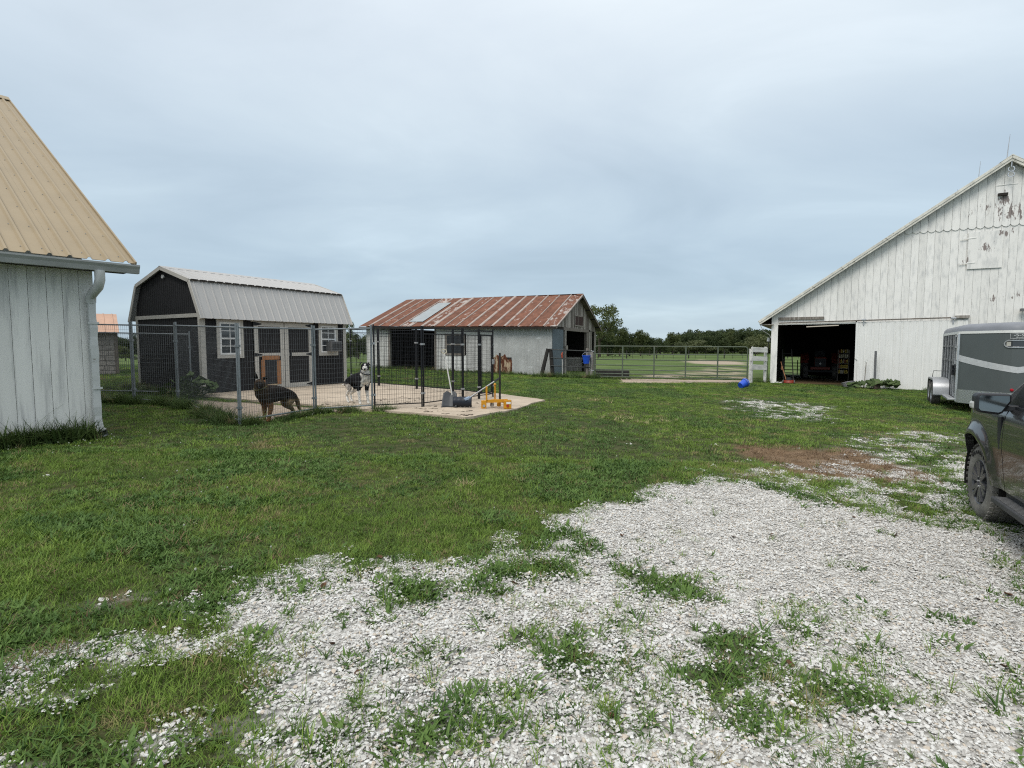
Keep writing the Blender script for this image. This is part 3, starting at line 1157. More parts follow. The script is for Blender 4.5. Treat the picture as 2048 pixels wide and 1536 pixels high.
GW = 'trees along the far side of the pasture'
tree('oak_tree', 'tall open-crowned tree rising behind the rusty-roofed shed', 'open', 1200, 606, 92, 96, None)
for px, top, w, Y, k, lab in [
        (1216, 652, 62, 108, 'dark', 'dark bushy tree right beside the rusty shed gable, below the tall open tree'),
        (1240, 657, 44, 104, 'mid', 'mid green tree between the dark pair beside the rusty shed'),
        (1260, 651, 46, 112, 'dark', 'dark pointed tree second out from the rusty shed gable'),
        (1282, 659, 40, 110, 'mid', 'yellow-green sloping tree at the end of the clump by the rusty shed'),
        (1300, 672, 34, 120, 'dark', 'low dark tree at the dip in the treeline above the green gate'),
        (1322, 674, 40, 165, 'dark', 'small dark tree in the lowest gap of the treeline'),
        (1346, 664, 38, 168, 'mid', 'shoulder-high tree where the wood starts rising right of the gap'),
        (1396, 679, 62, 140, 'pale', 'pale rounded willow-like tree standing in front of the dark wood'),
        (1362, 683, 34, 150, 'pale', 'small pale tree beside the rounded willow-like tree'),
        (1452, 676, 34, 150, 'mid', 'round mid green tree in front of the dark wood, right of the willow-like tree'),
        (1516, 671, 50, 150, 'pale', 'pale flat-topped tree in front of the wood near the white barn'),
        (1484, 684, 34, 148, 'mid', 'low mid green tree between the round one and the pale flat-topped one')]:
    tree('pasture_tree', lab, k, px, top, w, Y, GW, v=int(px))
for px, top, w, Y, k, lab in [
        (700, 639, 30, 78, 'open', 'thin tree showing above the fence between the two sheds'),
        (716, 664, 44, 70, 'dark', 'dark thicket tree seen through the dog run mesh between the sheds'),
        (740, 668, 44, 74, 'mid', 'mid green thicket tree close to the left end of the rusty shed'),
        (690, 672, 50, 62, 'mid', 'bushy tree just behind the right end of the grey-roofed shed'),
        (222, 662, 50, 84, 'dark', 'dark tree behind the small orange-roofed outbuilding'),
        (255, 664, 46, 80, 'dark', 'dark tree between the orange-roofed outbuilding and the dark shed'),
        (250, 690, 46, 44, 'mid', 'low bush in front of the dark trees beside the orange-roofed outbuilding'),
        (285, 668, 50, 82, 'mid', 'tree mostly hidden behind the back of the dark shed')]:
    tree('hedgerow_tree', lab, k, px, top, w, Y, 'trees behind the outbuildings', v=int(px))
# the closed wood behind
pts, rz_, sc_, ix_ = [], [], [], []
wood_protos = []
for s_ in range(5):
    lb = lobes_round(200 + s_, 9, zc=0.5, zs=0.36, spread=0.34)
    me_ = crown_mesh('wood_crown', lb, 2600, 0.030, M_leafd if s_ < 4 else M_leafm, 200 + s_)
    me_.transform(Matrix.Diagonal((0.85, 0.85, 1.0, 1.0)))
    wood_protos.append(me_)
TOPS = [(100, 668), (700, 672), (1150, 668), (1215, 660), (1290, 672), (1330, 676), (1352, 664), (1368, 655), (1440, 655), (1462, 651), (1520, 652), (1600, 654), (1800, 655), (2300, 655)]
for px in np.arange(60, 2300, 8.0):
    for Y in (182, 200, 222):
        tp = np.interp(px, [a for a, b in TOPS], [b for a, b in TOPS]) + rng.uniform(-2.0, 4.5) + (222 - Y) * 0.10
        q = atY(px + rng.uniform(-5, 5), tp, Y)
        pts.append((q.x, Y + rng.uniform(-5, 5), G(q.x, Y)))
        sc_.append(q.z - G(q.x, Y))
        rz_.append(rng.uniform(0, 6.28))
        ix_.append(rng.integers(0, 5))
wood = scatter('far_wood', pts, rz_, sc_, ix_, wood_protos, 0.0)
tag(wood, 'dark unbroken wood closing the view beyond the pasture', 'woods', kind='stuff')


def peel(name, c, wood, amt, boosts=(), stretch=(7, 7, 1.0), grey=(0.55, 0.55, 0.53), streak=0.5):
    """old paint on boards: mottled white, greyed streaks, flakes off to bare wood; boosts = ((world point, radius, extra)...)"""
    m = bpy.data.materials.new(name)
    m.use_nodes = True
    t = m.node_tree
    p = t.nodes['Principled BSDF']
    p.inputs['Roughness'].default_value = 0.75
    p.inputs['Specular IOR Level'].default_value = 0.2
    co = N(t, 'ShaderNodeTexCoord').outputs['Object']
    oi = N(t, 'ShaderNodeObjectInfo')
    off = N(t, 'ShaderNodeVectorMath', operation='MULTIPLY_ADD')
    t.links.new(co, off.inputs[0])
    off.inputs[1].default_value = stretch
    cmb = N(t, 'ShaderNodeCombineXYZ')
    mu = N(t, 'ShaderNodeMath', operation='MULTIPLY')
    t.links.new(oi.outputs['Random'], mu.inputs[0])
    mu.inputs[1].default_value = 37.0
    t.links.new(mu.outputs[0], cmb.inputs[2])
    t.links.new(cmb.outputs[0], off.inputs[2])

    def no(scale, detail, rough=0.6):
        n = N(t, 'ShaderNodeTexNoise')
        n.inputs['Scale'].default_value = scale
        n.inputs['Detail'].default_value = detail
        n.inputs['Roughness'].default_value = rough
        t.links.new(off.outputs[0], n.inputs['Vector'])
        return n.outputs['Fac']
    r0 = ramp(t, [(0.33, [v * 0.72 for v in grey]), (0.5, c), (0.75, [min(1, v * 1.06) for v in c])])
    t.links.new(no(1.1, 6), r0.inputs[0])
    base = r0.outputs[0]
    rr = ramp(t, [(0.0, (0.93, 0.93, 0.925)), (1.0, (1.03, 1.03, 1.03))])
    t.links.new(oi.outputs['Random'], rr.inputs[0])
    m3 = N(t, 'ShaderNodeMix', data_type='RGBA', blend_type='MULTIPLY')
    m3.inputs['Factor'].default_value = 1
    t.links.new(base, m3.inputs['A'])
    t.links.new(rr.outputs[0], m3.inputs['B'])
    fl = no(0.9, 9, 0.7)
    pos = N(t, 'ShaderNodeNewGeometry').outputs['Position']
    for q, rad, ex in boosts:
        d = N(t, 'ShaderNodeVectorMath', operation='DISTANCE')
        t.links.new(pos, d.inputs[0])
        d.inputs[1].default_value = q
        mr = N(t, 'ShaderNodeMapRange', interpolation_type='SMOOTHSTEP')
        t.links.new(d.outputs['Value'], mr.inputs[0])
        mr.inputs[1].default_value = 0
        mr.inputs[2].default_value = rad
        mr.inputs[3].default_value = ex
        mr.inputs[4].default_value = 0
        ad = N(t, 'ShaderNodeMath', operation='ADD')
        t.links.new(fl, ad.inputs[0])
        t.links.new(mr.outputs[0], ad.inputs[1])
        fl = ad.outputs[0]
    r2 = ramp(t, [(amt, 0.0), (min(0.99, amt + 0.012), 1.0)])
    t.links.new(fl, r2.inputs[0])
    mx = N(t, 'ShaderNodeMix', data_type='RGBA')
    t.links.new(r2.outputs[0], mx.inputs['Factor'])
    t.links.new(m3.outputs['Result'], mx.inputs['A'])
    mx.inputs['B'].default_value = (*wood, 1)
    t.links.new(mx.outputs['Result'], p.inputs['Base Color'])
    bp = N(t, 'ShaderNodeBump')
    bp.inputs['Strength'].default_value = 0.35
    bp.inputs['Distance'].default_value = 0.006
    t.links.new(no(4, 4), bp.inputs['Height'])
    t.links.new(bp.outputs[0], p.inputs['Normal'])
    MATS[name] = m
    return m


def loc2w(o, ang, x, y, z):
    a = R(ang)
    return (o[0] + math.cos(a) * x - math.sin(a) * y, o[1] + math.sin(a) * x + math.cos(a) * y, o[2] + z)


def ribbed(x0, x1, z_to, ribs, rh=0.02, rw=0.035):
    """cross-section of a ribbed metal sheet: list of (x, height)"""
    out = [(x0, 0.0)]
    for r_ in ribs:
        out += [(r_ - rw, 0.0), (r_ - rw * 0.4, rh), (r_ + rw * 0.4, rh), (r_ + rw, 0.0)]
    out.append((x1, 0.0))
    return out


def roof_sheet(prof, a, b, thick=0.006):
    """sheet with profile across (x, h) running from a=(y,z) to b=(y,z); h is along the slope normal"""
    mb = MB()
    ay, az = a
    by, bz = b
    L = math.hypot(by - ay, bz - az)
    ny, nz_ = -(bz - az) / L, (by - ay) / L
    rows = []
    for (y, z) in (a, ((ay + by) / 2, (az + bz) / 2), b):
        rows.append([(x, y + ny * h, z + nz_ * h) for x, h in prof])
    mb.grid(rows)
    rows2 = [[(x, y + ny * (h - thick), z + nz_ * (h - thick)) for x, h in prof] for (y, z) in (a, b)]
    mb.grid(rows2)
    n = len(prof)
    b0 = 0
    b1 = 3 * n
    for j in range(n - 1):
        mb.f.append((b0 + j, b0 + j + 1, b1 + j + 1, b1 + j))
        mb.f.append((2 * n + j, 2 * n + j + 1, b1 + n + j + 1, b1 + n + j))
    return mb


# ================================================================== white plank building at the left edge
M_lbwood = peel('chalky_white_boards', (0.74, 0.725, 0.69), (0.15, 0.13, 0.11), 0.68, stretch=(9, 9, .8), grey=(0.70, 0.69, 0.67))
M_tan = mat('tan_roof_metal', (0.305, 0.240, 0.150), rough=0.5, metal=0.15, var=0.06, scale=1.5)
M_gut = mat('grey_gutter', (0.33, 0.335, 0.325), rough=0.5, var=0.14, scale=3, stretch=(1, 1, 3))
M_down = mat('white_downspout', (0.50, 0.51, 0.50), rough=0.45, var=0.08, scale=7, c2=(0.2, 0.18, 0.15), t0=0.68, t1=0.74)
lb = thing('plank_building', 'white plank building with a tan metal roof and a corner downspout', 'building', O_LB, R(51.6))
W_LB, EV, RDG = 7.8, 2.70, 7.42
gz = lambda x: G(*loc2w(O_LB, 51.6, x, 0, 0)[:2]) - O_LB.z
Bx(-8.6, -0.02, 0.03, 0.10, -0.3, 2.55).build('wall', M_soot, lb)
bw = 0.197
rs = random.Random(3)
x = -0.004
while x > -5.4:
    w = bw * rs.uniform(0.88, 1.08)
    y = rs.uniform(-.004, .004)
    MB().prism([(x - w + 0.004, gz(x) - 0.0 + rs.uniform(-.02, .03)), (x - 0.001, gz(x) + rs.uniform(-.02, .03)), (x - 0.001, 2.56), (x - w + 0.004, 2.56)], 'y', y, 0.026 + y).build('board', M_lbwood, lb)
    x -= w
Bx(-8.6, x - 0.01, 0, 0.029, -0.2, 2.56).build('wall', M_lbwood, lb)
Bx(-0.10, 0.0, 0.104, 15.5, -0.2, 2.55).build('wall', M_lbwood, lb)
# far gable triangle under the rake
MB().prism([(0.1, 2.551), (15.5, 2.551), (W_LB, RDG - 0.12)], 'x', -0.09, -0.005).build('gable', M_lbwood, lb)
slope = (RDG - EV) / (W_LB + 0.35)
xe = 0.45
x = xe
pn = 0
while x > -8.4:
    ribs = [x - 0.02 - k * 0.229 for k in range(4)] if False else [x - 0.115 - k * 0.229 for k in range(4)]
    prof = ribbed(x - 0.914, x - 0.001, 0, ribs[::-1], 0.032, 0.034)
    roof_sheet(prof, (-0.37, EV), (W_LB, RDG)).build('roof_panel', M_tan, lb)
    # screw heads in rows on every rib
    sc = MB()
    for r_ in ribs:
        for f in np.arange(0.02, 1.0, 0.085):
            yy, zz = -0.37 + f * (W_LB + 0.37), EV + f * (RDG - EV)
            sc.box(r_ - 0.055, r_ - 0.044, yy - 0.006, yy + 0.006, zz + 0.004, zz + 0.012)
    sc.build('screw_row', M_steel, lb, kind='stuff')
    x -= 0.914
roof_sheet([(-8.6, 0), (xe, 0)], (W_LB + 0.01, RDG), (16.0, EV)).build('roof_panel', M_tan, lb)
MB().prism([(W_LB - 0.22, RDG - 0.10), (W_LB - 0.22, RDG - 0.085), (W_LB, RDG + 0.05), (W_LB + .22, RDG - 0.085), (W_LB + .22, RDG - 0.10), (W_LB, RDG + 0.035)], 'x', -8.6, xe + 0.02).build('ridge_cap', M_tan, lb)
MB().bar((xe + 0.012, -0.37, EV - 0.03), (xe + 0.012, W_LB, RDG - 0.03), 0.024, 0.11, (0, 0, 1)).build('rake_trim', M_tan, lb)
MB().bar((-4.3, -0.36, EV - 0.06), (xe - 0.03, -0.36, EV - 0.06), 0.03, 0.02).build('eave_trim', M_soot, lb)
Bx(-8.6, xe - 0.05, -0.34, 0.0, 2.56, 2.585).build('soffit', M_soot, lb)
gpoly = [(-0.375, EV - 0.045), (-0.375, EV - 0.165), (-0.455, EV - 0.165), (-0.475, EV - 0.10), (-0.50, EV - 0.06), (-0.50, EV - 0.035), (-0.485, EV - 0.035), (-0.465, EV - 0.10), (-0.45, EV - 0.15), (-0.385, EV - 0.15), (-0.385, EV - 0.045)]
gut = MB().prism(gpoly, 'x', -8.6, xe + 0.03)
gut.prism(gpoly[:6], 'x', xe + 0.027, xe + 0.033)
gut.build('gutter', M_gut, lb)
dsp = MB()
dsp.tube([(-0.02, -0.42, EV - 0.16), (-0.02, -0.42, EV - 0.30), (-0.03, -0.36, EV - 0.40), (-0.05, -0.20, EV - 0.47), (-0.06, -0.09, EV - 0.53), (-0.06, -0.065, EV - 0.62)], 0.068, 10)
dsp.build('elbow', M_down, lb, smooth=True)
pp = []
rs = random.Random(9)
for i in range(15):
    f = i / 14
    pp.append((-0.055 + rs.uniform(-.005, .005), -0.07 + rs.uniform(-.004, .004), EV - 0.60 - f * (EV - 0.60 - 0.20)))
MB().tube(pp, [0.072 + rs.uniform(-.006, .006) for _ in pp], 4).build('downspout', M_down, lb, bevel=0.012)
sh = MB()
sh.tube([(-0.055, -0.072, 0.235), (-0.055, -0.075, 0.16), (-0.045, -0.12, 0.09), (-0.02, -0.20, 0.065)], [0.074, 0.080, 0.084, 0.082], 4, cap=False)
sh.tube([(-0.055, -0.072, 0.225), (-0.055, -0.075, 0.155), (-0.045, -0.12, 0.085), (-0.02, -0.199, 0.06)], [0.066, 0.072, 0.076, 0.074], 4, cap=False)
sh.build('outlet_shoe', M_down, lb)
for z in (0.75, 1.75):
    Bx(-0.125, 0.015, -0.136, -0.128, z, z + 0.03).build('strap', M_down, lb)

# ================================================================== dark barn-roofed shed
M_char = mat('charcoal_siding', (0.016, 0.0155, 0.017), rough=0.75, var=0.2, scale=3, stretch=(4, 4, 0.7), bump=0.25, bscale=20)
M_roofg = mat('pale_grey_roof_metal', (0.41, 0.40, 0.385), rough=0.5, metal=0.1, var=0.04, scale=2)
M_winw = mat('white_vinyl', (0.72, 0.72, 0.71), rough=0.4, var=0.03)
M_glass = glass_mat('dark_glass')
M_cedar = mat('cedar_board', (0.30, 0.145, 0.070), rough=0.75, var=0.28, scale=5, stretch=(5, 5, 1))
M_grey_pl = mat('grey_plastic', (0.13, 0.13, 0.13), rough=0.55, var=0.08)
sd = thing('barn_shed', 'dark charcoal garden shed with pale grey gambrel metal roof and double doors', 'shed', O_SHED, R(59))
SL, SW = 4.83, 3.3
Bx(0.03, SL - 0.03, 0.035, SW - 0.03, 0.06, 2.06).build('core', M_dark, sd)
for x in np.arange(0.2, SL, 0.7):
    Bx(x, x + 0.1, 0.1, SW - 0.1, -0.08, 0.06).build('skid', M_soot, sd)
Bx(0.0, SL, 0.0, SW, 0.012, 0.058).build('floor_frame', M_soot, sd)


def siding(parent, axis, fixed, a0, a1, z0f, z1f, gap=0.1016, depth=0.009):
    """grooved panel siding 1.2 m wide; axis 'x' = along x at y=fixed facing -y, 'y' = along y at x=fixed facing -x"""
    a = a0
    while a < a1 - 0.02:
        b = min(a + 1.219, a1)
        mb = MB()
        q = a
        prof = [(a, 0.0)]
        k = a + gap
        while k < b - 0.03:
            prof += [(k - 0.006, 0.0), (k - 0.004, depth), (k + 0.004, depth), (k + 0.006, 0.0)]
            k += gap
        prof.append((b - 0.002, 0.0))
        rows = []
        for zf in (z0f, z1f):
            rows.append([((p_, fixed + d_, zf(p_)) if axis == 'x' else (fixed + d_, p_, zf(p_))) for p_, d_ in prof])
        mb.grid(rows)
        mb.build('siding_panel', M_char, parent)
        a = b


KY, KZ, PZ = 0.33, 3.04, 3.46
EZ = 2.06


def gam(y):
    y = min(y, SW - y)
    return EZ + (KZ - EZ) * max(0, (y + 0.15)) / (KY + 0.15) if y < KY else KZ + (PZ - KZ) * (y - KY) / (SW / 2 - KY)


siding(sd, 'x', 0.0, 0.0, 1.47, lambda q: 0.03, lambda q: 2.05)
siding(sd, 'x', 0.0, 1.47, 3.48, lambda q: 1.99, lambda q: 2.05)
siding(sd, 'x', 0.0, 3.48, SL, lambda q: 0.03, lambda q: 2.05)
siding(sd, 'y', 0.0, 0.0, SW, lambda q: 0.03, lambda q: 2.08)
# upper gable siding follows the gambrel: narrow strips
mbp = MB()
y = 0.0
while y < SW - 0.05:
    y2 = y + 0.1016
    mbp.add([(-0.012, y + 0.005, 2.15), (-0.012, y2 - 0.005, 2.15), (-0.012, y2 - 0.005, gam(min(y2, SW)) - 0.02), (-0.012, y + 0.005, gam(y) - 0.02)], [(0, 1, 2, 3)])
    mbp.add([(-0.004, y - 0.006, 2.15), (-0.004, y + 0.006, 2.15), (-0.004, y + 0.006, gam(y) - 0.02), (-0.004, y - 0.006, gam(y) - 0.02)], [(0, 1, 2, 3)])
    y = y2
mbp.build('gable_siding', M_char, sd)
gpts = [(0.0, 2.05), (SW, 2.05), (SW, EZ + .2), (SW - KY, KZ - 0.03), (SW / 2, PZ - 0.04), (KY, KZ - 0.03), (0, EZ + .2)]
MB().prism(gpts, 'x', 0.0, 0.05).build('gable', M_char, sd)
MB().prism(gpts, 'x', SL - 0.05, SL).build('gable', M_char, sd)
Bx(SL - 0.03, SL, 0, SW, 0.03, 2.05).build('wall', M_char, sd)
Bx(0, SL, SW - 0.03, SW, 0.03, 2.05).build('wall', M_char, sd)
# trim
Bx(-0.035, -0.012, -0.02, SW + 0.02, 2.06, 2.16).build('trim_board', M_trim, sd)
Bx(-0.030, -0.010, -0.030, 0.085, 0.01, 2.06).build('corner_trim', M_trim, sd)
Bx(-0.030, 0.10, -0.031, -0.008, 0.01, 2.05).build('corner_trim', M_trim, sd)
Bx(-0.030, -0.010, SW - 0.09, SW + 0.02, 0.01, 2.06).build('corner_trim', M_trim, sd)
Bx(SL - 0.10, SL + 0.02, -0.031, -0.008, 0.01, 2.05).build('corner_trim', M_trim, sd)
rk = [(-0.21, EZ - 0.04), (KY - 0.06, KZ + 0.0), (SW / 2, PZ + 0.0), (SW - KY + 0.06, KZ), (SW + 0.21, EZ - 0.04)]
for a, b in zip(rk[:-1], rk[1:]):
    MB().bar((-0.125, a[0], a[1] - 0.03), (-0.125, b[0], b[1] - 0.03), 0.022, 0.10, (0, 0, 1)).build('rake_trim', M_trim, sd)
    MB().bar((SL + 0.125, a[0], a[1] - 0.03), (SL + 0.125, b[0], b[1] - 0.03), 0.022, 0.10, (0, 0, 1)).build('rake_trim', M_trim, sd)
x = -0.13
while x < SL + 0.1:
    x2 = min(x + 0.914, SL + 0.13)
    ribs = [x + 0.115 + k * 0.229 for k in range(4) if x + 0.115 + k * 0.229 < x2 - 0.02]
    pf = ribbed(x, x2 - 0.001, 0, ribs, 0.018, 0.028)
    roof_sheet(pf, rk[0], rk[1]).build('roof_panel', M_roofg, sd)
    roof_sheet(pf, (rk[1][0] - 0.05, rk[1][1] - 0.002), rk[2]).build('roof_panel', M_roofg, sd)
    x = x2
roof_sheet([(-0.13, 0), (SL + .13, 0)], rk[2], rk[3]).build('roof_panel', M_roofg, sd)
roof_sheet([(-0.13, 0), (SL + .13, 0)], rk[3], rk[4]).build('roof_panel', M_roofg, sd)
MB().prism([(SW / 2 - .14, PZ - 0.035), (SW / 2, PZ + 0.03), (SW / 2 + .14, PZ - 0.035), (SW / 2, PZ + 0.02)], 'x', -0.14, SL + .14).build('ridge_cap', M_roofg, sd)
cl = MB()
for x in np.arange(0, SL + 0.1, 0.229):
    cl.box(x - 0.09, x + 0.09, rk[1][0] - 0.075, rk[1][0] - 0.06, rk[1][1] - 0.03, rk[1][1] + 0.01)
cl.build('closure_strip', M_soot, sd)
MB().lathe([(0.0, 0.0), (0.035, 0.0), (0.05, 0.03), (0.05, 0.06)], (-0.02, SW / 2, 3.2), (-1, 0, 0), 10).build('gable_light', M_winw, sd)


def shed_window(x0, x1, z0, z1, open_top=False):
    f = Bx(x0, x0 + .085, -.036, -.010, z0, z1).box(x1 - .085, x1, -.036, -.010, z0, z1).box(x0 + .085, x1 - .085, -.0365, -.010, z1 - .075, z1).box(x0 + .085, x1 - .085, -.0365, -.010, z0, z0 + .10).build('window', M_trim, sd)
    a0, a1, b0, b1 = x0 + .085, x1 - .085, z0 + .10, z1 - .075
    s = MB()
    w = .045
    s.box(a0, a0 + w, -.030, -.004, b0, b1).box(a1 - w, a1, -.030, -.004, b0, b1).box(a0 + w, a1 - w, -.0305, -.004, b0, b0 + w).box(a0 + w, a1 - w, -.0305, -.004, b1 - w, b1)
    zm = (b0 + b1) / 2
    s.box(a0 + w, a1 - w, -.0315, -.004, zm - .022, zm + .022)
    s.build('sash', M_winw, f)
    g = MB()
    xm = (a0 + a1) / 2
    g.box(xm - .010, xm + .010, -.024, -.006, b0 + w, zm - .022).box(xm - .010, xm + .010, -.024, -.006, zm + .022, b1 - w)
    for zc in ((b0 + w + zm - .022) / 2, (b1 - w + zm + .022) / 2):
        g.box(a0 + w, xm - .0105, -.0235, -.006, zc - .010, zc + .010).box(xm + .0105, a1 - w, -.0235, -.006, zc - .010, zc + .010)
    g.build('muntin', M_winw, f)
    for i in (0, 1):
        Bx(a0 + w if i == 0 else xm, xm if i == 0 else a1 - w, -.009, -.003, b0 + w, zm - .02).build('pane', M_glass, f)
        Bx(a0 + w if i == 0 else xm, xm if i == 0 else a1 - w, -.009, -.003, zm + .02, b1 - w).build('pane', M_glass, f)
    return f


shed_window(0.40, 1.16, 0.97, 2.02)
w2 = shed_window(3.73, 4.50, 0.99, 2.02)
acu = thing('window_air_conditioner', 'small grey air conditioner sitting in the right-hand shed window', 'air conditioner', loc2w(O_SHED, 59, 4.24, -0.16, 1.12), R(59))
Bx(-.21, .21, -.12, .15, 0, .33).build('case', M_grey_pl, acu, bevel=0.012)
lv = MB()
for z in np.arange(.05, .30, .032):
    lv.box(-.19, .19, -.126, -.121, z, z + .016)
lv.build('louvre_grille', M_plastic, acu)


def shed_door(x0, x1, hinge, dogdoor):
    z0, z1 = 0.05, 1.985
    d = Bx(x0, x1, -.022, -.004, z0, z1).build('door', M_char, sd)
    w = .125
    for q in ((x0, x0 + w, z0, z1), (x1 - w, x1, z0, z1), (x0 + w, x1 - w, z1 - .12, z1), (x0 + w, x1 - w, 1.0, 1.10), (x0 + w, x1 - w, z0, z0 + .13)):
        Bx(q[0], q[1], -.046, -.023, q[2], q[3]).build('door_trim', M_trim, d)
    gr = MB()
    for xx in np.arange(x0 + w + .07, x1 - w, .1016):
        for za, zb in ((z0 + .13, 1.0), (1.10, z1 - .12)):
            gr.box(xx - .004, xx + .004, -.0245, -.0225, za, zb)
    gr.build('groove_strip', M_dark, d)
    hx = x0 + .02 if hinge < 0 else x1 - .02
    for z in (.12, 1.05, 1.93):
        s = -1 if hinge > 0 else 1
        MB().prism([(hx - s * .03, z - .045), (hx + s * .02, z - .05), (hx + s * .22, z - .012), (hx + s * .22, z + .012), (hx + s * .02, z + .05), (hx - s * .03, z + .045)], 'y', -.054, -.0465).build('hinge', M_black, d)
    if dogdoor:
        for q in ((1.66, 1.78, .17, .90), (2.17, 2.30, .17, .88), (1.70, 2.26, .90, 1.02)):
            Bx(q[0], q[1], -.062, -.0475, q[2], q[3]).build('dog_door_board', M_cedar, d)
        Bx(1.78, 2.17, -.052, -.047, .19, .89).build('dog_flap', M_plastic, d)
        Bx(1.78, 2.17, -.066, -.047, .15, .185).build('dog_door_sill', M_wood, d)
    return d


shed_door(1.475, 2.445, -1, True)
shed_door(2.47, 3.455, 1, False)
Bx(1.40, 3.53, -.034, -.008, 1.99, 2.05).build('door_header', M_trim, sd)
Bx(2.62, 2.68, -.075, -.047, 1.0, 1.1).build('door_latch', M_black, sd)

# ================================================================== old shed with the rusty roof
def rust_mat(name, bias):
    return mat(name, (0.150, 0.062, 0.036), rough=0.85, var=0.40, scale=2.2, stretch=(2.0, 1, 1), c2=(0.37, 0.325, 0.295), t0=bias, t1=bias + 0.07, c2scale=2.6, c2stretch=(2.2, 0.9, 0.9), rnd=0.14, metal=0.0, detail=8)


M_rust = rust_mat('rusted_roof_sheet', 0.63)
M_rust2 = rust_mat('rusted_roof_sheet_with_bare_zinc', 0.50)
M_zinc = mat('bare_zinc_strip', (0.33, 0.275, 0.24), rough=0.6, var=0.2, scale=2.5, c2=(0.26, 0.11, 0.07), t0=0.56, t1=0.66, stretch=(1, 1, 1), metal=0.0)
M_zincp = mat('grey_zinc_patch', (0.29, 0.315, 0.32), rough=0.5, metal=0.1, var=0.10, scale=3)
M_tin = mat('dull_galvanised_tin', (0.43, 0.435, 0.42), rough=0.55, metal=0.2, var=0.16, scale=1.8, c2=(0.60, 0.61, 0.60), t0=0.60, t1=0.68, c2scale=2.2, c2stretch=(1, 1, 2.2), bump=0.2, bscale=3)
M_tinw = mat('whitewashed_tin', (0.56, 0.555, 0.53), rough=0.7, var=0.14, scale=2.4, c2=(0.34, 0.33, 0.31), t0=0.60, t1=0.75)
M_tinb = mat('blue_grey_tin', (0.15, 0.185, 0.205), rough=0.6, metal=0.15, var=0.12, scale=2, c2=(0.40, 0.42, 0.42), t0=0.66, t1=0.72)
M_rustsheet = mat('rust_eaten_sheet', (0.10, 0.035, 0.018), rough=0.95, var=0.5, scale=5, c2=(0.42, 0.33, 0.22), t0=0.50, t1=0.56, stretch=(1.6, 1, 0.5))
ru = thing('rusty_roofed_shed', 'long old tin-walled shed with a rust-red metal roof and open bays', 'shed', O_RUST, R(-22.3))
RL, RD, RE, RR = 10.5, 8.6, 2.30, 4.13
TL = 0.0175     # the old frame leans with the rise of the ground


def sheet(x0, x1, z0, z1, y=0.0, corr=0.076, amp=0.009, name='tin_sheet', m=None, parent=ru, axis='x', fixed=0.0):
    """corrugated upright sheet"""
    mb = MB()
    n = max(2, int((x1 - x0) / (corr / 4)))
    rows = []
    for z in (z0, z1):
        row = []
        for i in range(n + 1):
            xx = x0 + (x1 - x0) * i / n
            d = amp * math.sin(2 * math.pi * xx / corr)
            row.append((xx, y + d, z) if axis == 'x' else (fixed - d, xx, z))
        rows.append(row)
    mb.grid(rows)
    return mb.build(name, m or M_tin, parent)


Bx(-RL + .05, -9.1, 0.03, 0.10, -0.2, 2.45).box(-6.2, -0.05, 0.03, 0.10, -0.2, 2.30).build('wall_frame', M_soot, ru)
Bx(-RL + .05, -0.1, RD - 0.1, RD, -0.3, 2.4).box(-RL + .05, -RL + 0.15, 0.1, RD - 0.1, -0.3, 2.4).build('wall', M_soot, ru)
x = -RL
for w in (0.72, 0.70):
    sheet(x, x + w + 0.02, -0.1, 2.45, m=M_tinw)
    x += w
Bx(-9.10, -8.98, -0.03, 0.12, -0.1, 2.42).build('post', M_greywood, ru)
Bx(-6.28, -6.18, -0.03, 0.12, -0.1, 2.38).build('post', M_greywood, ru)
Bx(-9.6, -6.1, 0.0, 0.08, 2.26, 2.42).build('beam', M_soot, ru)
bx = -6.18
rs = random.Random(21)
while bx < -3.1:
    w = min(rs.uniform(0.22, 0.30), -3.05 - bx)
    segs = [(-0.1, 2.30)]
    if bx + w > -5.6 and bx < -4.62:
        segs = [(-0.1, 0.93), (2.02, 2.30)]
    for z0, z1 in segs:
        Bx(bx + .004, bx + w - .004, -.018 + rs.uniform(-.004, .004), 0.012, z0, z1).build('board', M_tinw, ru)
    bx += w
wf = Bx(-5.66, -5.56, -.05, -.02, 0.93, 2.02).box(-4.66, -4.56, -.05, -.02, 0.93, 2.02).box(-5.56, -4.66, -.051, -.02, 1.93, 2.02).box(-5.56, -4.66, -.055, -.02, 0.93, 1.03).box(-5.56, -4.66, -.048, -.01, 1.44, 1.51).build('window', M_greywood, ru)
Bx(-5.56, -4.66, -.012, -.006, 1.03, 1.44).build('pane', M_glass, wf)
Bx(-5.56, -4.66, -.012, -.006, 1.51, 1.93).build('pane', M_glass, wf)
Bx(-5.74, -4.48, -.03, -.019, 0.10, 0.92).build('white_panel', M_white, ru)
x = -3.06
for i, w in enumerate((1.02, 0.68, 0.68, 0.69)):
    sheet(x, min(0.0, x + w + 0.02), (0.0 if i else 0.85), 2.28 - 0.01 * i, y=-0.002 * (i % 2))
    x += w
# the rusted-through lower sheet with its torn upper edge
mb = MB()
n = 36
rs = random.Random(4)
up, dn = [], []
for i in range(n + 1):
    xx = -3.04 + 1.02 * i / n
    up.append((xx, -0.022 + 0.009 * math.sin(xx / 0.076 * 6.283), 0.93 - 0.05 * math.sin(i * 0.5) - 0.28 * max(0, (i - 24) / 12) + rs.uniform(-.06, .05)))
    dn.append((xx, -0.022 + 0.009 * math.sin(xx / 0.076 * 6.283), -0.08))
mb.grid([dn, up])
mb.build('rusted_sheet', M_rustsheet, ru, label='rust-eaten brown sheet with a torn top edge')
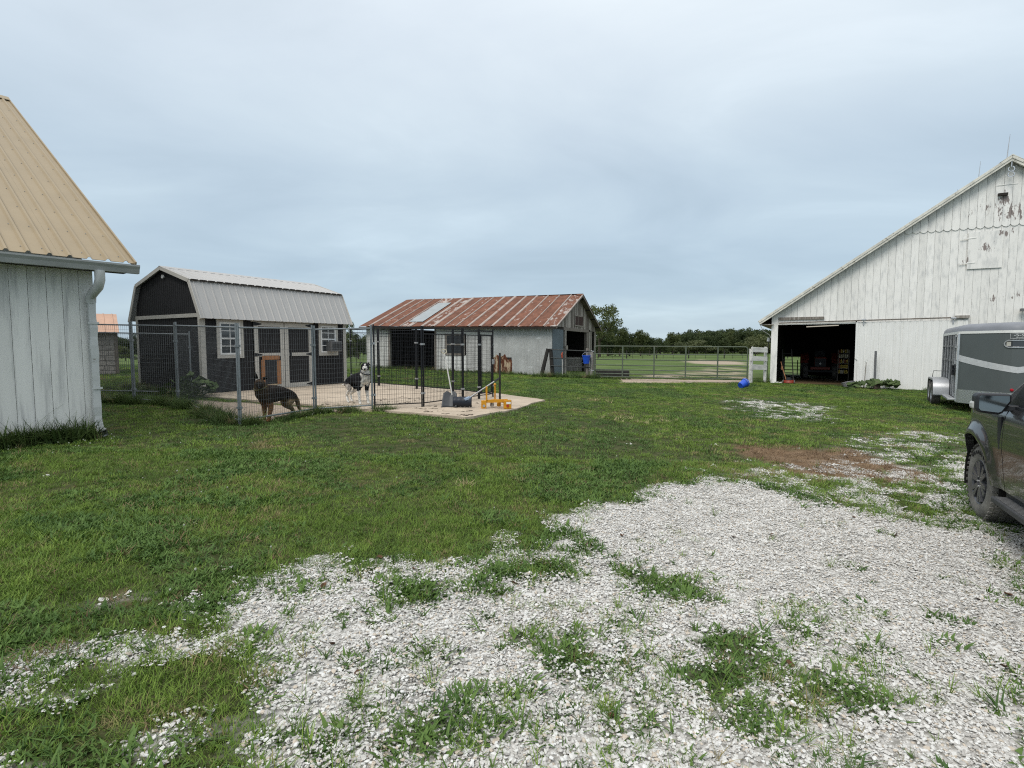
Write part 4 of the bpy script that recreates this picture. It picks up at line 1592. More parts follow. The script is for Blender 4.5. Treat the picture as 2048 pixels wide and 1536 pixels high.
# gable end
sheet(0.0, 0.88, -0.1, 2.20, m=M_tinb, axis='y', fixed=0.012)
sheet(0.86, 1.73, -0.1, 2.20, m=M_tinb, axis='y', fixed=0.008)
Bx(-0.09, 0.05, 1.98, 2.14, -0.15, 2.2).build('post', M_greywood, ru)
Bx(0.05, 0.10, 1.92, 2.26, 1.22, 1.42).build('block', M_greywood, ru)
Bx(-0.09, 0.05, 6.16, 6.34, -0.15, 2.2).build('post', M_greywood, ru)
Bx(-0.05, 0.045, 1.75, 6.7, 2.17, 2.33).build('beam', M_greywood, ru)
rs = random.Random(12)
y = 6.34
while y < RD - 0.05:
    w = min(rs.uniform(0.16, 0.26), RD - y)
    gapw = (7.55 < y < 7.95)
    Bx(-.01 + rs.uniform(-.004, .006), .018, y + .006, y + w - .004, (-.25 if not gapw else -0.2), (2.22 if not gapw else 1.0)).build('board', M_greywood, ru)
    y += w


def rz(y):
    return RE + (RR - RE) * (y + .3) / (RD / 2 + .3) if y < RD / 2 else RR - (RR - 2.32) * (y - RD / 2) / (RD / 2 + .33)


y = 0.02
while y < RD - 0.05:
    w = min(rs.uniform(0.16, 0.27), RD - y)
    t0, t1 = rz(y) - 0.08, rz(y + w) - 0.08
    z0 = 2.335 if 0.5 < y < 7 else 2.25
    xo = rs.uniform(-.004, .008)
    if t0 > z0 + 0.03 or t1 > z0 + .03:
        MB().prism([(y + .004, z0), (y + w - .004, z0), (y + w - .004, max(z0 + .01, t1)), (y + .004, max(z0 + .01, t0))], 'x', xo, .02 + xo).build('board', M_greywood, ru)
    y += w
MB().prism([(0.1, 2.2), (RD - .1, 2.2), (RD / 2, RR - 0.2)], 'x', -0.06, -0.02).build('gable', M_soot, ru)
lvf = Bx(.03, .06, 3.66, 3.74, 2.45, 3.05).box(.03, .06, 5.30, 5.38, 2.45, 3.05).box(.03, .06, 3.74, 5.30, 2.98, 3.05).box(.03, .06, 3.74, 5.30, 2.45, 2.51).build('gable_shutter', M_greywood, ru)
M_shut = mat('old_red_brown_paint', (0.040, 0.017, 0.013), rough=0.8, var=0.3)
Bx(.031, .045, 3.745, 4.28, 2.515, 2.975).build('shutter_leaf', M_shut, lvf)
Bx(.031, .047, 4.36, 5.295, 2.515, 2.975).build('shutter_leaf', M_shut, lvf)
Bx(.03, .055, 4.285, 4.355, 2.515, 2.975).build('shutter_bar', M_greywood, lvf)
# roof: sheets with raised seams
ns = 17
x0 = -RL - 0.25
sw_ = (RL + 0.25 + 0.32) / ns
for i in range(ns):
    a = x0 + i * sw_
    b = a + sw_
    mm = M_rust2 if i in (4, 6, 16) else M_rust
    tl = lambda xx: -xx * TL * 0.75
    lift_ = tl((a + b) / 2)
    roof_sheet([(a + .002, 0), (a + sw_ * .33, .008), (a + sw_ * .66, .008), (b - .002, 0)], (-0.32, RE + lift_), (RD / 2, RR + lift_ * .6)).build('roof_sheet', mm, ru)
    rs = random.Random(i)
    w = rs.choice((.05, .07, .07, .13, .17))
    roof_sheet([(b - w / 2, .006), (b - w / 3, .034), (b + w / 3, .034), (b + w / 2, .006)], (-0.32, RE + lift_), (RD / 2, RR + lift_ * .6)).build('roof_seam', M_zinc, ru)
a = x0 + 4.15 * sw_
l5 = -(a + .4) * TL * .7


def sl(f):
    return (-0.32 + f * (RD / 2 + .32), RE + l5 + f * (RR - RE - l5 * .4))


q0, q1 = sl(.13), sl(.80)
roof_sheet([(a + .06, .045), (a + 0.86 * sw_ + .35, .045)], q0, q1).build('zinc_patch', M_zincp, ru, label='pale grey zinc patch on the rusty roof')
roof_sheet([(x0, 0), (0.32, 0)], (RD / 2, RR + 0.06), (RD + 0.33, 2.36)).build('roof_sheet', M_rust, ru)
MB().prism([(RD / 2 - .18, RR - 0.04), (RD / 2, RR + 0.045), (RD / 2 + .18, RR - 0.04), (RD / 2, RR + .03)], 'x', -0.02, 0.33).build('ridge_cap', M_rust, ru)
MB().bar((.30, -0.33, RE - .06), (.30, RD / 2, RR - .06), .03, .09).build('rake_board', M_greywood, ru)
MB().bar((.30, RD + .3, 2.30), (.30, RD / 2, RR - .06), .03, .09).build('rake_board', M_greywood, ru)
for f in (0.08, .36, .62, .86):
    yy = RD / 2 + f * (RD / 2 + .28)
    zz = RR - f * (RR - 2.33) - 0.07
    MB().bar((-0.1, yy, zz), (.285, yy, zz), .06, .09).build('rafter_tail', M_soot, ru)
roof_sheet([(0.0, -.02), (.285, -.02)], (RD / 2, RR - .03), (RD + .3, 2.30)).build('soffit', M_greywood, ru)
MB().bar((x0, -0.31, RE - .075 - x0 * TL * .75), (.30, -.31, RE - .075), .03, .08).build('eave_board', M_soot, ru)
# what little is seen of the inside
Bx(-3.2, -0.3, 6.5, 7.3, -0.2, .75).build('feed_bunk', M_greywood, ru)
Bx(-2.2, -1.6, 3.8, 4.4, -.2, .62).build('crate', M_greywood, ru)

# ================================================================== big white barn
BA = -29.0
pw = lambda x, z, y=0: loc2w(O_BARN, BA, x, y, z)
BO = [(pw(7.2, 6.6), .8, 0.09), (pw(7.75, 6.7), .9, 0.125), (pw(8.0, 6.3), 0.6, 0.10), (pw(7.05, 5.35), 0.35, 0.15), (pw(7.6, 5.75), 0.5, 0.14), (pw(6.4, 4.85), 0.3, 0.18), (pw(7.3, 3.4), 0.4, 0.15), (pw(6.6, 6.9), 0.7, 0.08), (pw(8.0, 3.6), .5, .1), (pw(7.3, 7.1), .4, .15)]
M_barn = peel('barn_boards', (0.79, 0.775, 0.735), (0.24, 0.205, 0.19), 0.668, BO, stretch=(8, 8, 2.2), grey=(0.86, 0.855, 0.825))
M_barnd = mat('barn_door_white', (0.76, 0.755, 0.725), rough=0.7, var=0.06, scale=2, stretch=(5, 5, 0.6), c2=(0.60, 0.595, 0.56), t0=0.60, t1=0.8, bump=0.1)
M_moss = mat('stained_white_fascia', (0.62, 0.60, 0.53), rough=0.85, var=0.2, scale=5, c2=(0.22, 0.20, 0.16), t0=0.58, t1=0.68, c2scale=9)
bn = thing('white_barn', 'big white board barn with a steep gable and an open sliding door', 'barn', O_BARN, R(BA))
BWd, BD = 15.06, 10.0
HX = BWd / 2
zr = lambda x: 3.06 + 0.705 * (x if x <= HX else BWd - x)
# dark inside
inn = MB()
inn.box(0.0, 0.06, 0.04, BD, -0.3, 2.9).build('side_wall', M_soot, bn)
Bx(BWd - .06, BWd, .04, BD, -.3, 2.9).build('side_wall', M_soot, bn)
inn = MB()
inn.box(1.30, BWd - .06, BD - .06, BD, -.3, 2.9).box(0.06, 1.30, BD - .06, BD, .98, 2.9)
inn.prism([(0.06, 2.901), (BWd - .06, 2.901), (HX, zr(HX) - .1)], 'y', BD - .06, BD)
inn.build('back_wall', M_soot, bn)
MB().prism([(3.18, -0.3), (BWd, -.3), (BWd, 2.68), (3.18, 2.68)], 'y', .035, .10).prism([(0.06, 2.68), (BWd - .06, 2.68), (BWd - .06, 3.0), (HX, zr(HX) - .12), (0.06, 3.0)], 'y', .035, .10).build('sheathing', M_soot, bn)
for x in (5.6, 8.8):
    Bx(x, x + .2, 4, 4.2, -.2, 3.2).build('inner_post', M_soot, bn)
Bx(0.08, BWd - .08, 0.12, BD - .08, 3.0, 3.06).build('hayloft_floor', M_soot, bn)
sb = 0.243
i = 0
rs = random.Random(31)
x = 0.13
SCZ = 6.03
while x < BWd - 0.02:
    w = min(sb, BWd - x)
    z0 = 2.66 if x < 2.95 else -0.12
    t0, t1 = zr(x) - .02, zr(x + w) - .02
    up_ = min(t0, t1) > SCZ + 0.15
    if up_:
        t0 = t1 = SCZ + 0.15
    yo = rs.uniform(-.002, .002)
    MB().prism([(x + .003, z0), (x + w - .003, z0), (x + w - .003, t1), (x + .003, t0)], 'y', yo, .022 + yo).build('board', M_barn, bn)
    if max(zr(x), zr(x + w)) - .02 > SCZ + 0.02:
        u0, u1 = zr(x) - .02, zr(x + w) - .02
        a, b = x + .004, x + w - .004
        poly = [(a, SCZ + .07), (a + w * .18, SCZ + .015), (a + w * .5, SCZ - .01), (b - w * .18, SCZ + .015), (b, SCZ + .07), (b, max(SCZ + .08, u1))]
        if a < HX < b:
            poly.append((HX, zr(HX) - .02))
        poly.append((a, max(SCZ + .08, u0)))
        MB().prism(poly, 'y', -.030 + yo, -.008 + yo).build('gable_board', M_barn, bn)
    x += w
Bx(-.13, 0.125, -.05, .10, -.08, 3.0).build('corner_post', M_barn, bn)
MB().prism([(-.13, 2.9), (0.13, 2.9), (0.13, zr(.13) - .03), (-.13, zr(-.13) - .03)], 'y', -.012, .02).build('board', M_barn, bn)
# roof
OV = .30
M_shing = mat('dark_shingle', (0.12, 0.11, 0.10), rough=0.9, var=0.3, scale=6)
for sgn in (-1, 1):
    ex = -.62 if sgn < 0 else BWd + .62
    ez = zr(-.62) + .03
    rp = MB().prism([(ex, ez), (HX, zr(HX) + .03), (HX, zr(HX) + .10), (ex, ez + .07)], 'y', -OV, BD + .3)
    rp.build('roof_slope', M_shing, bn)
    d = Vector((HX - ex, 0, zr(HX) - zr(-.62))).normalized()
    for k, (yy, dz, h) in enumerate(((-OV - .013, .03, .17), (-OV - .035, .075, .085))):
        MB().bar((ex, yy, ez + dz - .03), (HX + .0 * sgn, yy, zr(HX) + .03 + dz - .03), .022, h).build('rake_board', M_moss, bn)
    MB().bar((ex * .92 if sgn < 0 else ex - .05, -OV + .09, ez - .055), (HX, -OV + .09, zr(HX) - .025), .16, .03).build('rake_soffit', M_moss, bn)
    for f in np.arange(.04, .99, .048):
        pass
MB().prism([(HX - .35, zr(HX) - .10), (HX, zr(HX) + .12), (HX + .35, zr(HX) - .10), (HX, zr(HX) + .16)], 'y', -OV - .05, BD + .3).build('ridge_cap', M_moss, bn)
Bx(-.58, -.05, -OV + .1, BD, zr(-.62) - .06, zr(-.62) - .03).build('eave_soffit', M_greywood, bn)
# hay hook under the peak
hk = MB()
for cz in (8.02, 7.83):
    hk.tube([(HX + .09 * math.sin(a), -.28, cz + .09 * math.cos(a) * .95) for a in np.linspace(0.4, 5.6, 14)], .022, 6)
hk.tube([(HX, -.28, 8.1), (HX, -.28, 8.35)], .02, 6)
hk.build('hay_hook', M_alu, bn)
for x_, y_, z_, w_, h_ in ((7.25, -.10, 7.12, .27, .05),):
    Bx(x_, x_ + w_, -.14, -.032, z_ + .02, z_ + .11).build('vent_hood', M_soot, bn)
# loft door outline as a real leaf
ldr = Bx(6.48, 7.49, -.050, -.0285, 4.54, 5.90).build('loft_door', M_barn, bn)
for z in (4.74, 5.66):
    MB().prism([(6.24, z - .012), (6.72, z + .02), (6.72, z + .05), (6.24, z + .02)], 'y', -.062, -.051).build('strap_hinge', M_barn, ldr)
for z in (7.52,):
    Bx(7.2, 7.8, -.045, -.031, z, z + .018).build('batten', M_barn, bn)
# sliding door on its track
sdoor = MB()
n = int((6.62 - 3.02) / 0.021)
rows = []
for zz, xa in ((-.10, 3.11), (1.05, 3.11), (1.13, 3.02), (2.62, 3.005)):
    rows.append([(max(xa, 3.0 + 3.61 * i / n), -.10 + .017 * (abs(((i * .021) / .24) % 1 - .5) < .14) + .003 * math.sin(i * 1.3), zz) for i in range(n + 1)])
sdoor.grid(rows)
sdoor.add([(3.02, -.06, -.1), (6.61, -.06, -.1), (6.61, -.06, 2.62), (3.02, -.06, 2.62)], [(0, 1, 2, 3)])
dd = sdoor.build('sliding_door', M_barnd, bn)
for x_ in (3.27, 6.15):
    h = MB().box(x_ - .02, x_ + .02, -.145, -.122, 2.50, 2.74)
    h.tube([(x_ - .08, -.15, 2.70), (x_ + .08, -.15, 2.70)], .05, 8)
    h.build('door_hanger', M_steel, dd)
MB().tube([(.15, -.13, 2.635), (3.0, -.13, 2.68), (6.4, -.13, 2.73)], .027, 8).build('door_track', M_greywood, bn)
Bx(0.125, 3.0, -.045, -.004, 2.555, 2.655).build('lintel', M_barn, bn)
Bx(.15, 1.86, -.07, -.004, 2.77, 2.88).build('brown_plank', M_greywood, bn, label='bare brown plank fixed above the doorway')
Bx(6.22, 6.63, -.17, -.005, 2.70, 2.80).build('track_end_block', M_greywood, bn)
# rods on the ridge
for y_, h_ in ((.35, .95), (4.4, 1.15), (8.6, 1.0)):
    MB().tube([(HX, y_, zr(HX) + .1), (HX + .02, y_, zr(HX) + .1 + h_ * .5), (HX + .05, y_, zr(HX) + .12 + h_)], [.018, .014, .006], 6).build('lightning_rod', M_steel, bn)
MB().tube([(-.6, -.3, 2.62), (-.45, -.2, 2.30), (-.2, -.06, 2.12), (-.14, -.055, 1.98)], .012, 6).build('drip_wire', M_gut, bn)
# yard light beside the peak wall is out of frame; small flood lamp by the trailer top
fl = MB().box(8.05, 8.30, -.32, -.12, 2.90, 3.0)
fl.box(8.14, 8.18, -.12, -.0, 2.93, 2.97)
fl.build('flood_lamp', M_grey_pl, bn)

# ================================================================== small outbuilding far left
og = gp(238, 748)
M_block = mat('grey_block_wall', (0.30, 0.28, 0.26), rough=0.95, var=0.4, scale=4, stretch=(1, 1, 2.2), bump=0.4)
M_orange = mat('faded_orange_tin', (0.46, 0.29, 0.205), rough=0.6, var=0.10, scale=2)
ob = thing('small_outbuilding', 'small grey outbuilding with a faded orange tin roof beyond the mesh panels', 'outbuilding', og, R(38))
Bx(-3.2, 0, 0, 2.6, -.3, 1.62).build('core', M_soot, ob)
rs = random.Random(2)
for k in range(9):
    xx = -1.9 if k % 2 else -2.05
    while xx < -0.02:
        w = min(rs.uniform(.28, .42), -xx)
        Bx(max(xx, -1.9), xx + w - .015, -.03 - rs.uniform(0, .012), .0, -.05 + k * .195, -.05 + k * .195 + .18).build('block', M_block, ob)
        xx += w
Bx(-3.2, -1.9, -.03, 0, -.05, 1.71).build('wall', M_block, ob)
Bx(-.10, .02, -.045, -.03, -.05, 1.72).build('corner_board', M_greywood, ob)
for k in range(4):
    a = .06 - (k + 1) * .85
    roof_sheet(ribbed(a, a + .849, 0, [a + .15, a + .42, a + .7], .02, .03), (-.35, 1.60), (1.3, 2.36)).build('roof_panel', M_orange, ob)
roof_sheet([(-3.1, 0), (.06, 0)], (1.3, 2.36), (2.95, 1.60)).build('roof_panel', M_orange, ob)

# ================================================================== dog run
FP = {k: Vector((v[0], v[1], 0)) for k, v in dict(f0=(-10.6, 12.75), f1=(-8.70, 12.38), f2=(-7.56, 12.18), f3=(-5.04, 9.92), f4=(-4.25, 11.57), f5=(-3.08, 11.95),
                                                   f6=(-2.08, 12.56), g1=(-1.27, 13.88), g2=(-0.89, 14.50), r=(-0.52, 15.10), b1=(-1.77, 16.2), b2=(-2.99, 16.9), b3=(-4.35, 17.62), b4=(-5.40, 18.05),
                                                   i0=(-10.9, 14.05), i1=(-8.36, 14.08)).items()}


def kennel_panel(a, b, h, steel, wire, label, group, gate=False, rail2=0.0, round_=True, zoff=0.0):
    A, B = FP[a], FP[b]
    za, zb = GS(A.x, A.y), GS(B.x, B.y)
    d = (B - A)
    L = d.length
    dz = zb - za
    o = thing('kennel_panel', label, 'fence panel', (A.x, A.y, za), math.atan2(d.y, d.x), group)
    u0, u1 = 0.025, L - 0.025
    Z = lambda u, z: z + dz * u / L
    n = 8 if round_ else 4
    r = 0.020 if round_ else 0.019
    for u in (u0, u1):
        p_ = Tb([(u, 0, Z(u, -0.02)), (u, 0, Z(u, h))], r, n).build('post', steel, o, smooth=round_)
        c_ = MB()
        for z in (.32, h - .42):
            c_.box(u - .025, u + .025, -.030, .030, Z(u, z) - .022, Z(u, z) + .022)
        c_.build('clamp', M_galv if steel is not M_black else M_steel, p_)
    rt = h - (0.08 if round_ else 0.045)
    Tb([(u0 + r, 0, Z(u0, rt)), (u1 - r, 0, Z(u1, rt))], r * .85, n).build('top_rail', steel, o, smooth=round_)
    if rail2:
        Tb([(u0 + r, 0, Z(u0, rt - rail2)), (u1 - r, 0, Z(u1, rt - rail2))], r * .7, n).build('middle_rail', steel, o)
    Tb([(u0 + r, 0, Z(u0, .09)), (u1 - r, 0, Z(u1, .09))], r * .85, n).build('bottom_rail', steel, o, smooth=round_)

    def wires(x0, x1, z0, z1, par, y=0.0):
        w = MB()
        wr = 0.0022 if round_ else 0.0033
        nx = max(1, round((x1 - x0) / .054))
        for i in range(nx + 1):
            x = x0 + (x1 - x0) * i / nx
            w.tube([(x, y - .006, Z(x, z0)), (x, y - .006, Z(x, z1))], wr, 4, cap=False)
        nz_ = max(1, round((z1 - z0) / .108))
        for i in range(nz_ + 1):
            z = z0 + (z1 - z0) * i / nz_
            w.tube([(x0, y, Z(x0, z)), (x1, y, Z(x1, z))], wr, 4, cap=False)
        w.build('wire_mesh', wire, par, kind='stuff')
    if gate:
        x0, x1 = u0 + .06, u1 - .07
        dr = MB()
        for x in (x0, x1):
            dr.tube([(x, -.01, Z(x, .13)), (x, -.01, Z(x, rt - .10))], .024, 4)
        dr.tube([(x0, -.01, Z(x0, rt - .12)), (x1, -.01, Z(x1, rt - .12))], .024, 4)
        dr.tube([(x0, -.01, Z(x0, .15)), (x1, -.01, Z(x1, .15))], .024, 4)
        dr = dr.build('gate_leaf', steel, o)
        wires(x0 + .02, x1 - .02, .16, rt - .14, dr, -.01)
        Bx(x1 - .03, x1 + .06, -.06, -.035, Z(x1, .92), Z(x1, 1.06)).build('gate_latch', M_steel, dr)
    else:
        wires(u0 + r, u1 - r, .10, rt - rail2, o)
    return o


SGR, BGR = 'galvanised dog run panels', 'black dog run panels'
kennel_panel('f0', 'f1', 1.87, M_galv, M_wire, 'galvanised mesh panel running out behind the plank building downspout', SGR)
kennel_panel('f1', 'f2', 1.87, M_galv, M_wire, 'narrow galvanised mesh panel in front of the dark shed gable', SGR)
kennel_panel('f2', 'f3', 1.88, M_galv, M_wire, 'long galvanised mesh panel in front of the shed corner and left window', SGR)
kennel_panel('f3', 'f4', 1.88, M_galv, M_wire, 'galvanised mesh panel with the shepherd dog standing behind it', SGR)
kennel_panel('f4', 'f5', 1.87, M_galv, M_wire, 'galvanised mesh panel with the black and white dog behind it', SGR)
kennel_panel('i0', 'i1', 1.68, M_galv, M_wire, 'lower galvanised mesh panel standing close against the shed gable', SGR)
kennel_panel('f5', 'f6', 1.88, M_black, M_black, 'front black mesh panel beside the galvanised ones', BGR, rail2=.0, round_=False)
kennel_panel('f6', 'g1', 1.88, M_black, M_black, 'black mesh panel behind the leaning scoop shovel', BGR, rail2=.13, round_=False)
kennel_panel('g1', 'g2', 1.88, M_black, M_black, 'narrow black mesh panel next to the run gate', BGR, rail2=.13, round_=False)
kennel_panel('g2', 'r', 1.88, M_black, M_black, 'black mesh panel holding the run gate at the back corner', BGR, gate=True, round_=False)
kennel_panel('b1', 'r', 1.86, M_black, M_black, 'rear black mesh panel nearest the gate corner', BGR, round_=False, rail2=.10)
kennel_panel('b2', 'b1', 1.86, M_black, M_black, 'rear black mesh panel in front of the rusty shed window', BGR, round_=False, rail2=.10)
kennel_panel('b3', 'b2', 1.86, M_black, M_black, 'rear black mesh panel in front of the dark open bay', BGR, round_=False, rail2=.10)
kennel_panel('b4', 'b3', 1.86, M_black, M_black, 'rear black mesh panel joining the dark shed', BGR, round_=False, rail2=.10)

# droppings and wet leaves on the slab
M_muck = mat('dark_muck', (0.06, 0.045, 0.03), rough=0.95, var=0.4)
pts = []
for px, py, n, s in ((775, 803, 8, .22), (800, 808, 8, .25), (835, 800, 6, .3), (860, 818, 8, .35), (905, 826, 8, .35), (935, 833, 6, .3), (700, 812, 6, .4), (945, 812, 6, .5), (660, 806, 5, .4), (590, 812, 6, .5)):
    c = gp(px, py)
    for k in range(n):
        q = (c.x + rng.normal(0, s), c.y + rng.normal(0, s * .8))
        if sd_poly(np.array([q[0]]), np.array([q[1]]), SLAB)[0] > .05:
            pts.append((q[0], q[1], GS(*q)))
mprot = []
for s_ in range(3):
    rs = random.Random(300 + s_)
    mb = MB()
    for k in range(4):
        vs, fs = stone(rs.uniform(.018, .045), rs)
        ox, oy = rs.uniform(-.07, .07), rs.uniform(-.05, .05)
        mb.add([(v.x + ox, v.y + oy, v.z * .35) for v in vs], fs)
    mprot.append(mb.mesh('muck', M_muck))
deb = scatter('slab_litter', pts, rng.uniform(0, 6.28, len(pts)), rng.uniform(.5, 1.3, len(pts)), rng.integers(0, 3, len(pts)), mprot, 0.0)
tag(deb, 'dark droppings and wet leaves lying about the tan slab', 'litter', kind='stuff')

# ------------------------------------------------------------------ scoops and hitch frame on the slab
M_scoop = mat('worn_grey_scoop', (0.055, 0.058, 0.062), rough=0.45, metal=0.2, var=0.2, scale=8)
M_navy = mat('navy_plastic', (0.012, 0.016, 0.026), rough=0.45, var=0.2)
M_ash = mat('pale_shaft', (0.46, 0.45, 0.42), rough=0.6, var=0.1)


def dgrip(mb, p, d, side, w=.06, l=.11):
    p, d, side = Vector(p), Vector(d).normalized(), Vector(side).normalized()
    mb.tube([p, p + d * l * .4 + side * w, p + d * l + side * w, p + d * l - side * w, p + d * l * .4 - side * w, p], .012, 6)


c1 = Vector((-1.47, 12.72, 0))
c1.z = GS(c1.x, c1.y)
s1 = thing('scoop_shovel', 'pale-shafted scoop shovel standing against the black mesh', 'shovel', c1)
h0, h1 = Vector((.03, .10, .34)), Vector((-.17, .42, 1.24))
Tb([h0 - (h1 - h0) * .12, h1], .017, 8).build('shaft', M_ash, s1, smooth=True)
mb = MB()
dgrip(mb, h1, h1 - h0, (1, 0, 0))
mb.build('grip', mat('cream_grip', (.48, .44, .33), rough=.6), s1)
rows = []
for i in range(9):
    v = i / 8
    row = []
    for j in range(11):
        u = j / 5 - 1
        hw = .175 * (1 - .10 * v)
        top = (.05 * math.sin(abs(u) * math.pi) - .02) * max(0, v - .6) / .4
        row.append((u * hw, -.16 + .26 * v + .02 + (.09 * (u * u) * -1), .01 + .29 * v + .03 * v * v + top))
    rows.append(row)
o_ = MB().grid(rows).build('blade', M_scoop, s1, smooth=True)
sm = o_.modifiers.new('thick', 'SOLIDIFY')
sm.thickness = .006

c2 = Vector((-1.16, 12.62, 0))
c2.z = GS(c2.x, c2.y)
s2 = thing('snow_shovel', 'dark snow shovel with its shaft propped against the black pole', 'shovel', c2)
rows = []
for i in range(10):
    a = R(-70 + 165 * i / 9)
    rows.append([(u * .22, -.115 * math.cos(a) + .02 + (.006 if j % 4 == 2 else 0) * 0, .125 + .125 * math.sin(a) + (.012 if j % 4 == 2 else 0)) for j, u in enumerate(np.linspace(-1, 1, 17))])
o_ = MB().grid(rows).build('blade', M_navy, s2, smooth=True)
sm = o_.modifiers.new('thick', 'SOLIDIFY')
sm.thickness = .008
sock = MB()
e0 = Vector((.12, -.02, .20))
e1 = Vector((.74, .16, .60))
sock.bar((.05, -.08, .20), e0 + (e1 - e0) * .08, .10, .05)
sock.build('socket', mat('pale_blue_plastic', (.30, .38, .50), rough=.4), s2)
Tb([e0, e1], .017, 8).build('shaft', mat('bare_shaft', (.30, .31, .32), rough=.45, metal=.3), s2, smooth=True)
mb = MB()
dgrip(mb, e1, e1 - e0, (0, 1, .2), .05, .13)
mb.build('grip', M_plastic, s2)

cy_p = Vector((-.40, 12.58, 0))
cy_p.z = GS(cy_p.x, cy_p.y)
yh = thing('hitch_frame', 'small yellow steel hitch frame with two uprights lying on the slab', 'hitch frame', cy_p, R(6))
for xa, xb, ya, yb, h in ((-.32, -.20, -.06, .06, .19), (.20, .38, -.10, .02, .20)):
    f = Bx(xa, xb, ya, yb, 0, h).build('foot', M_yellow, yh, bevel=.008)
    MB().lathe([(0, 0), (.032, 0), (.032, .012), (0, .012)], ((xa + xb) / 2, ya - .012, .07), (0, 1, 0), 10).build('pin_eye', M_red if xa > 0 else M_steel, f)
MB().bar((-.20, .03, .17), (.30, -.02, .185), .05, .07).build('crossbar', M_yellow, yh)
MB().bar((-.14, .06, .16), (.03, .42, .15), .05, .06).build('arm', M_yellow, yh)
MB().bar((.22, .02, .16), (.03, .42, .15), .05, .06).build('arm', M_yellow, yh)
Bx(-.215, -.175, -.005, .035, .19, .52).build('upright', M_yellow, yh)
up2 = Bx(.015, .05, .40, .435, .10, .50).build('upright', M_yellow, yh)
MB().lathe([(0, 0), (.03, .01), (.035, .035), (.02, .06), (0, .065)], (.032, .417, .50), (0, 0, 1), 8).build('knob', M_yellow, up2)
for x in (-.06, .10):
    MB().lathe([(0, -.06), (.045, -.05), (.05, 0), (.03, .06)], (x, .10, .09), (0, 0, 1), 8).build('coupling', M_greywood if x < 0 else M_yellow, yh)
Bx(.26, .36, -.104, -.1015, .11, .16).build('label_plate', M_white, yh)
bp_ = tag(Tb([(-.29, 12.86, GS(-.29, 12.86) + .02), (-.29, 12.86, 1.505)], .026, 8).build('black_pole', mat('dark_iron', (.030, .027, .024), rough=.7)), 'upright dark iron pole behind the yellow hitch frame', 'pole')

# ------------------------------------------------------------------ rails, gate and buckets by the rusty shed
M_darkpost = mat('tarred_post', (0.028, 0.026, 0.024), rough=0.9, var=0.3, scale=3)
M_rail = mat('dark_pipe', (0.05, 0.052, 0.05), rough=0.6, var=0.2)
PA, PB = Vector((1.66, 24.75, 0)), Vector((3.50, 24.55, 0))
for (dx, lx, lab) in ((.0, -.34, 'dark tarred post leaning as a brace by the rail fence'), (.10, .12, 'upright dark tarred post at the end of the rail fence')):
    q = Vector((PA.x + dx + (lx if lx < 0 else lx), PA.y, G(PA.x, PA.y)))
    tag(MB().tube([(0, 0, -.1), (-lx * .95, 0, 1.28)], [.10, .085], 8).build('fence_post', M_darkpost, loc=q), lab, 'post', 'dark posts by the rail fence')
rp = thing('rail_panel', 'dark pipe rail panel across the rusty shed doorway', 'fence panel', (PA.x + .1, PA.y - .1, G(PA.x, PA.y)), math.atan2(PB.y - PA.y, PB.x - PA.x))
LP = (PB - PA).length - .05
for z in (1.22, .84, .48, .08):
    Tb([(0, 0, z + .02), (LP, 0, z - .05)], .021, 7).build('rail', M_rail, rp)
Tb([(1.15, 0, .45), (1.72, 0, .82)], .014, 6).build('brace', M_rail, rp)
for k, (dx, h) in enumerate(((-.08, 1.35), (.10, 1.18))):
    q = Vector((PB.x + dx, PB.y, G(PB.x, PB.y)))
    tag(Tb([(0, 0, -.2), (0.01, 0, h)], [.075, .07], 8).build('fence_post', M_greywood, loc=q), ('grey weathered post the blue bucket hangs from', 'shorter grey weathered post beside the gate hinge')[k], 'post', 'grey posts at the gate hinge')


def bucket(name, label, loc, rot, r1=.17, r0=.125, h=.34, handle_up=True):
    o = thing(name, label, 'bucket', loc)
    o.rotation_euler = rot
    MB().lathe([(0, .004), (r0, .0), (r0 + (r1 - r0) * .5, h * .5), (r1 - .004, h - .05), (r1 + .012, h - .048), (r1 + .014, h), (r1 - .004, h), (r0 - .008, .012), (0, .014)], (0, 0, 0), (0, 0, 1), 24).build('body', M_blue, o, smooth=True)
    a0, a1 = (0, math.pi) if handle_up else (0, math.pi)
    if handle_up:
        pts = [((r1 + .012) * math.cos(a), 0, h - .03 + .17 * math.sin(a)) for a in np.linspace(0, math.pi, 14)]
    else:
        pts = [((r1 + .016) * math.cos(a), -(r1 + .03) * math.sin(a), h - .04 - .03 * math.sin(a)) for a in np.linspace(0, math.pi, 14)]
    Tb(pts, .006, 6).build('handle', M_steel, o)
    return o


bucket('feed_bucket', 'blue bucket hanging by its handle on the grey post', (PB.x - .15, PB.y - .20, G(PB.x, PB.y) + .66), (0, 0, R(15)), r1=.185, h=.37)
qb = gp(1489, 777)
bucket('feed_bucket', 'blue bucket tipped over on the grass in front of the white board fence', (qb.x - .16, qb.y, qb.z + .105), (R(-12), R(66), R(12)), r1=.158, r0=.12, h=.31, handle_up=False)
q = Vector((1.94 + .35, 24.5, G(2.1, 24.5)))
pr = thing('livestock_prod', 'pale pole with a red handle leaning on the dark rails', 'pole', q)
Tb([(0, 0, -.02), (0, .12, .88)], .016, 6).build('shaft', M_ash, pr)
Tb([(0, .12, .86), (-.02, .13, 1.02), (.01, .14, 1.14)], [.03, .045, .02], 7).build('handle', mat('red_orange_handle', (.35, .06, .025), rough=.5), pr)

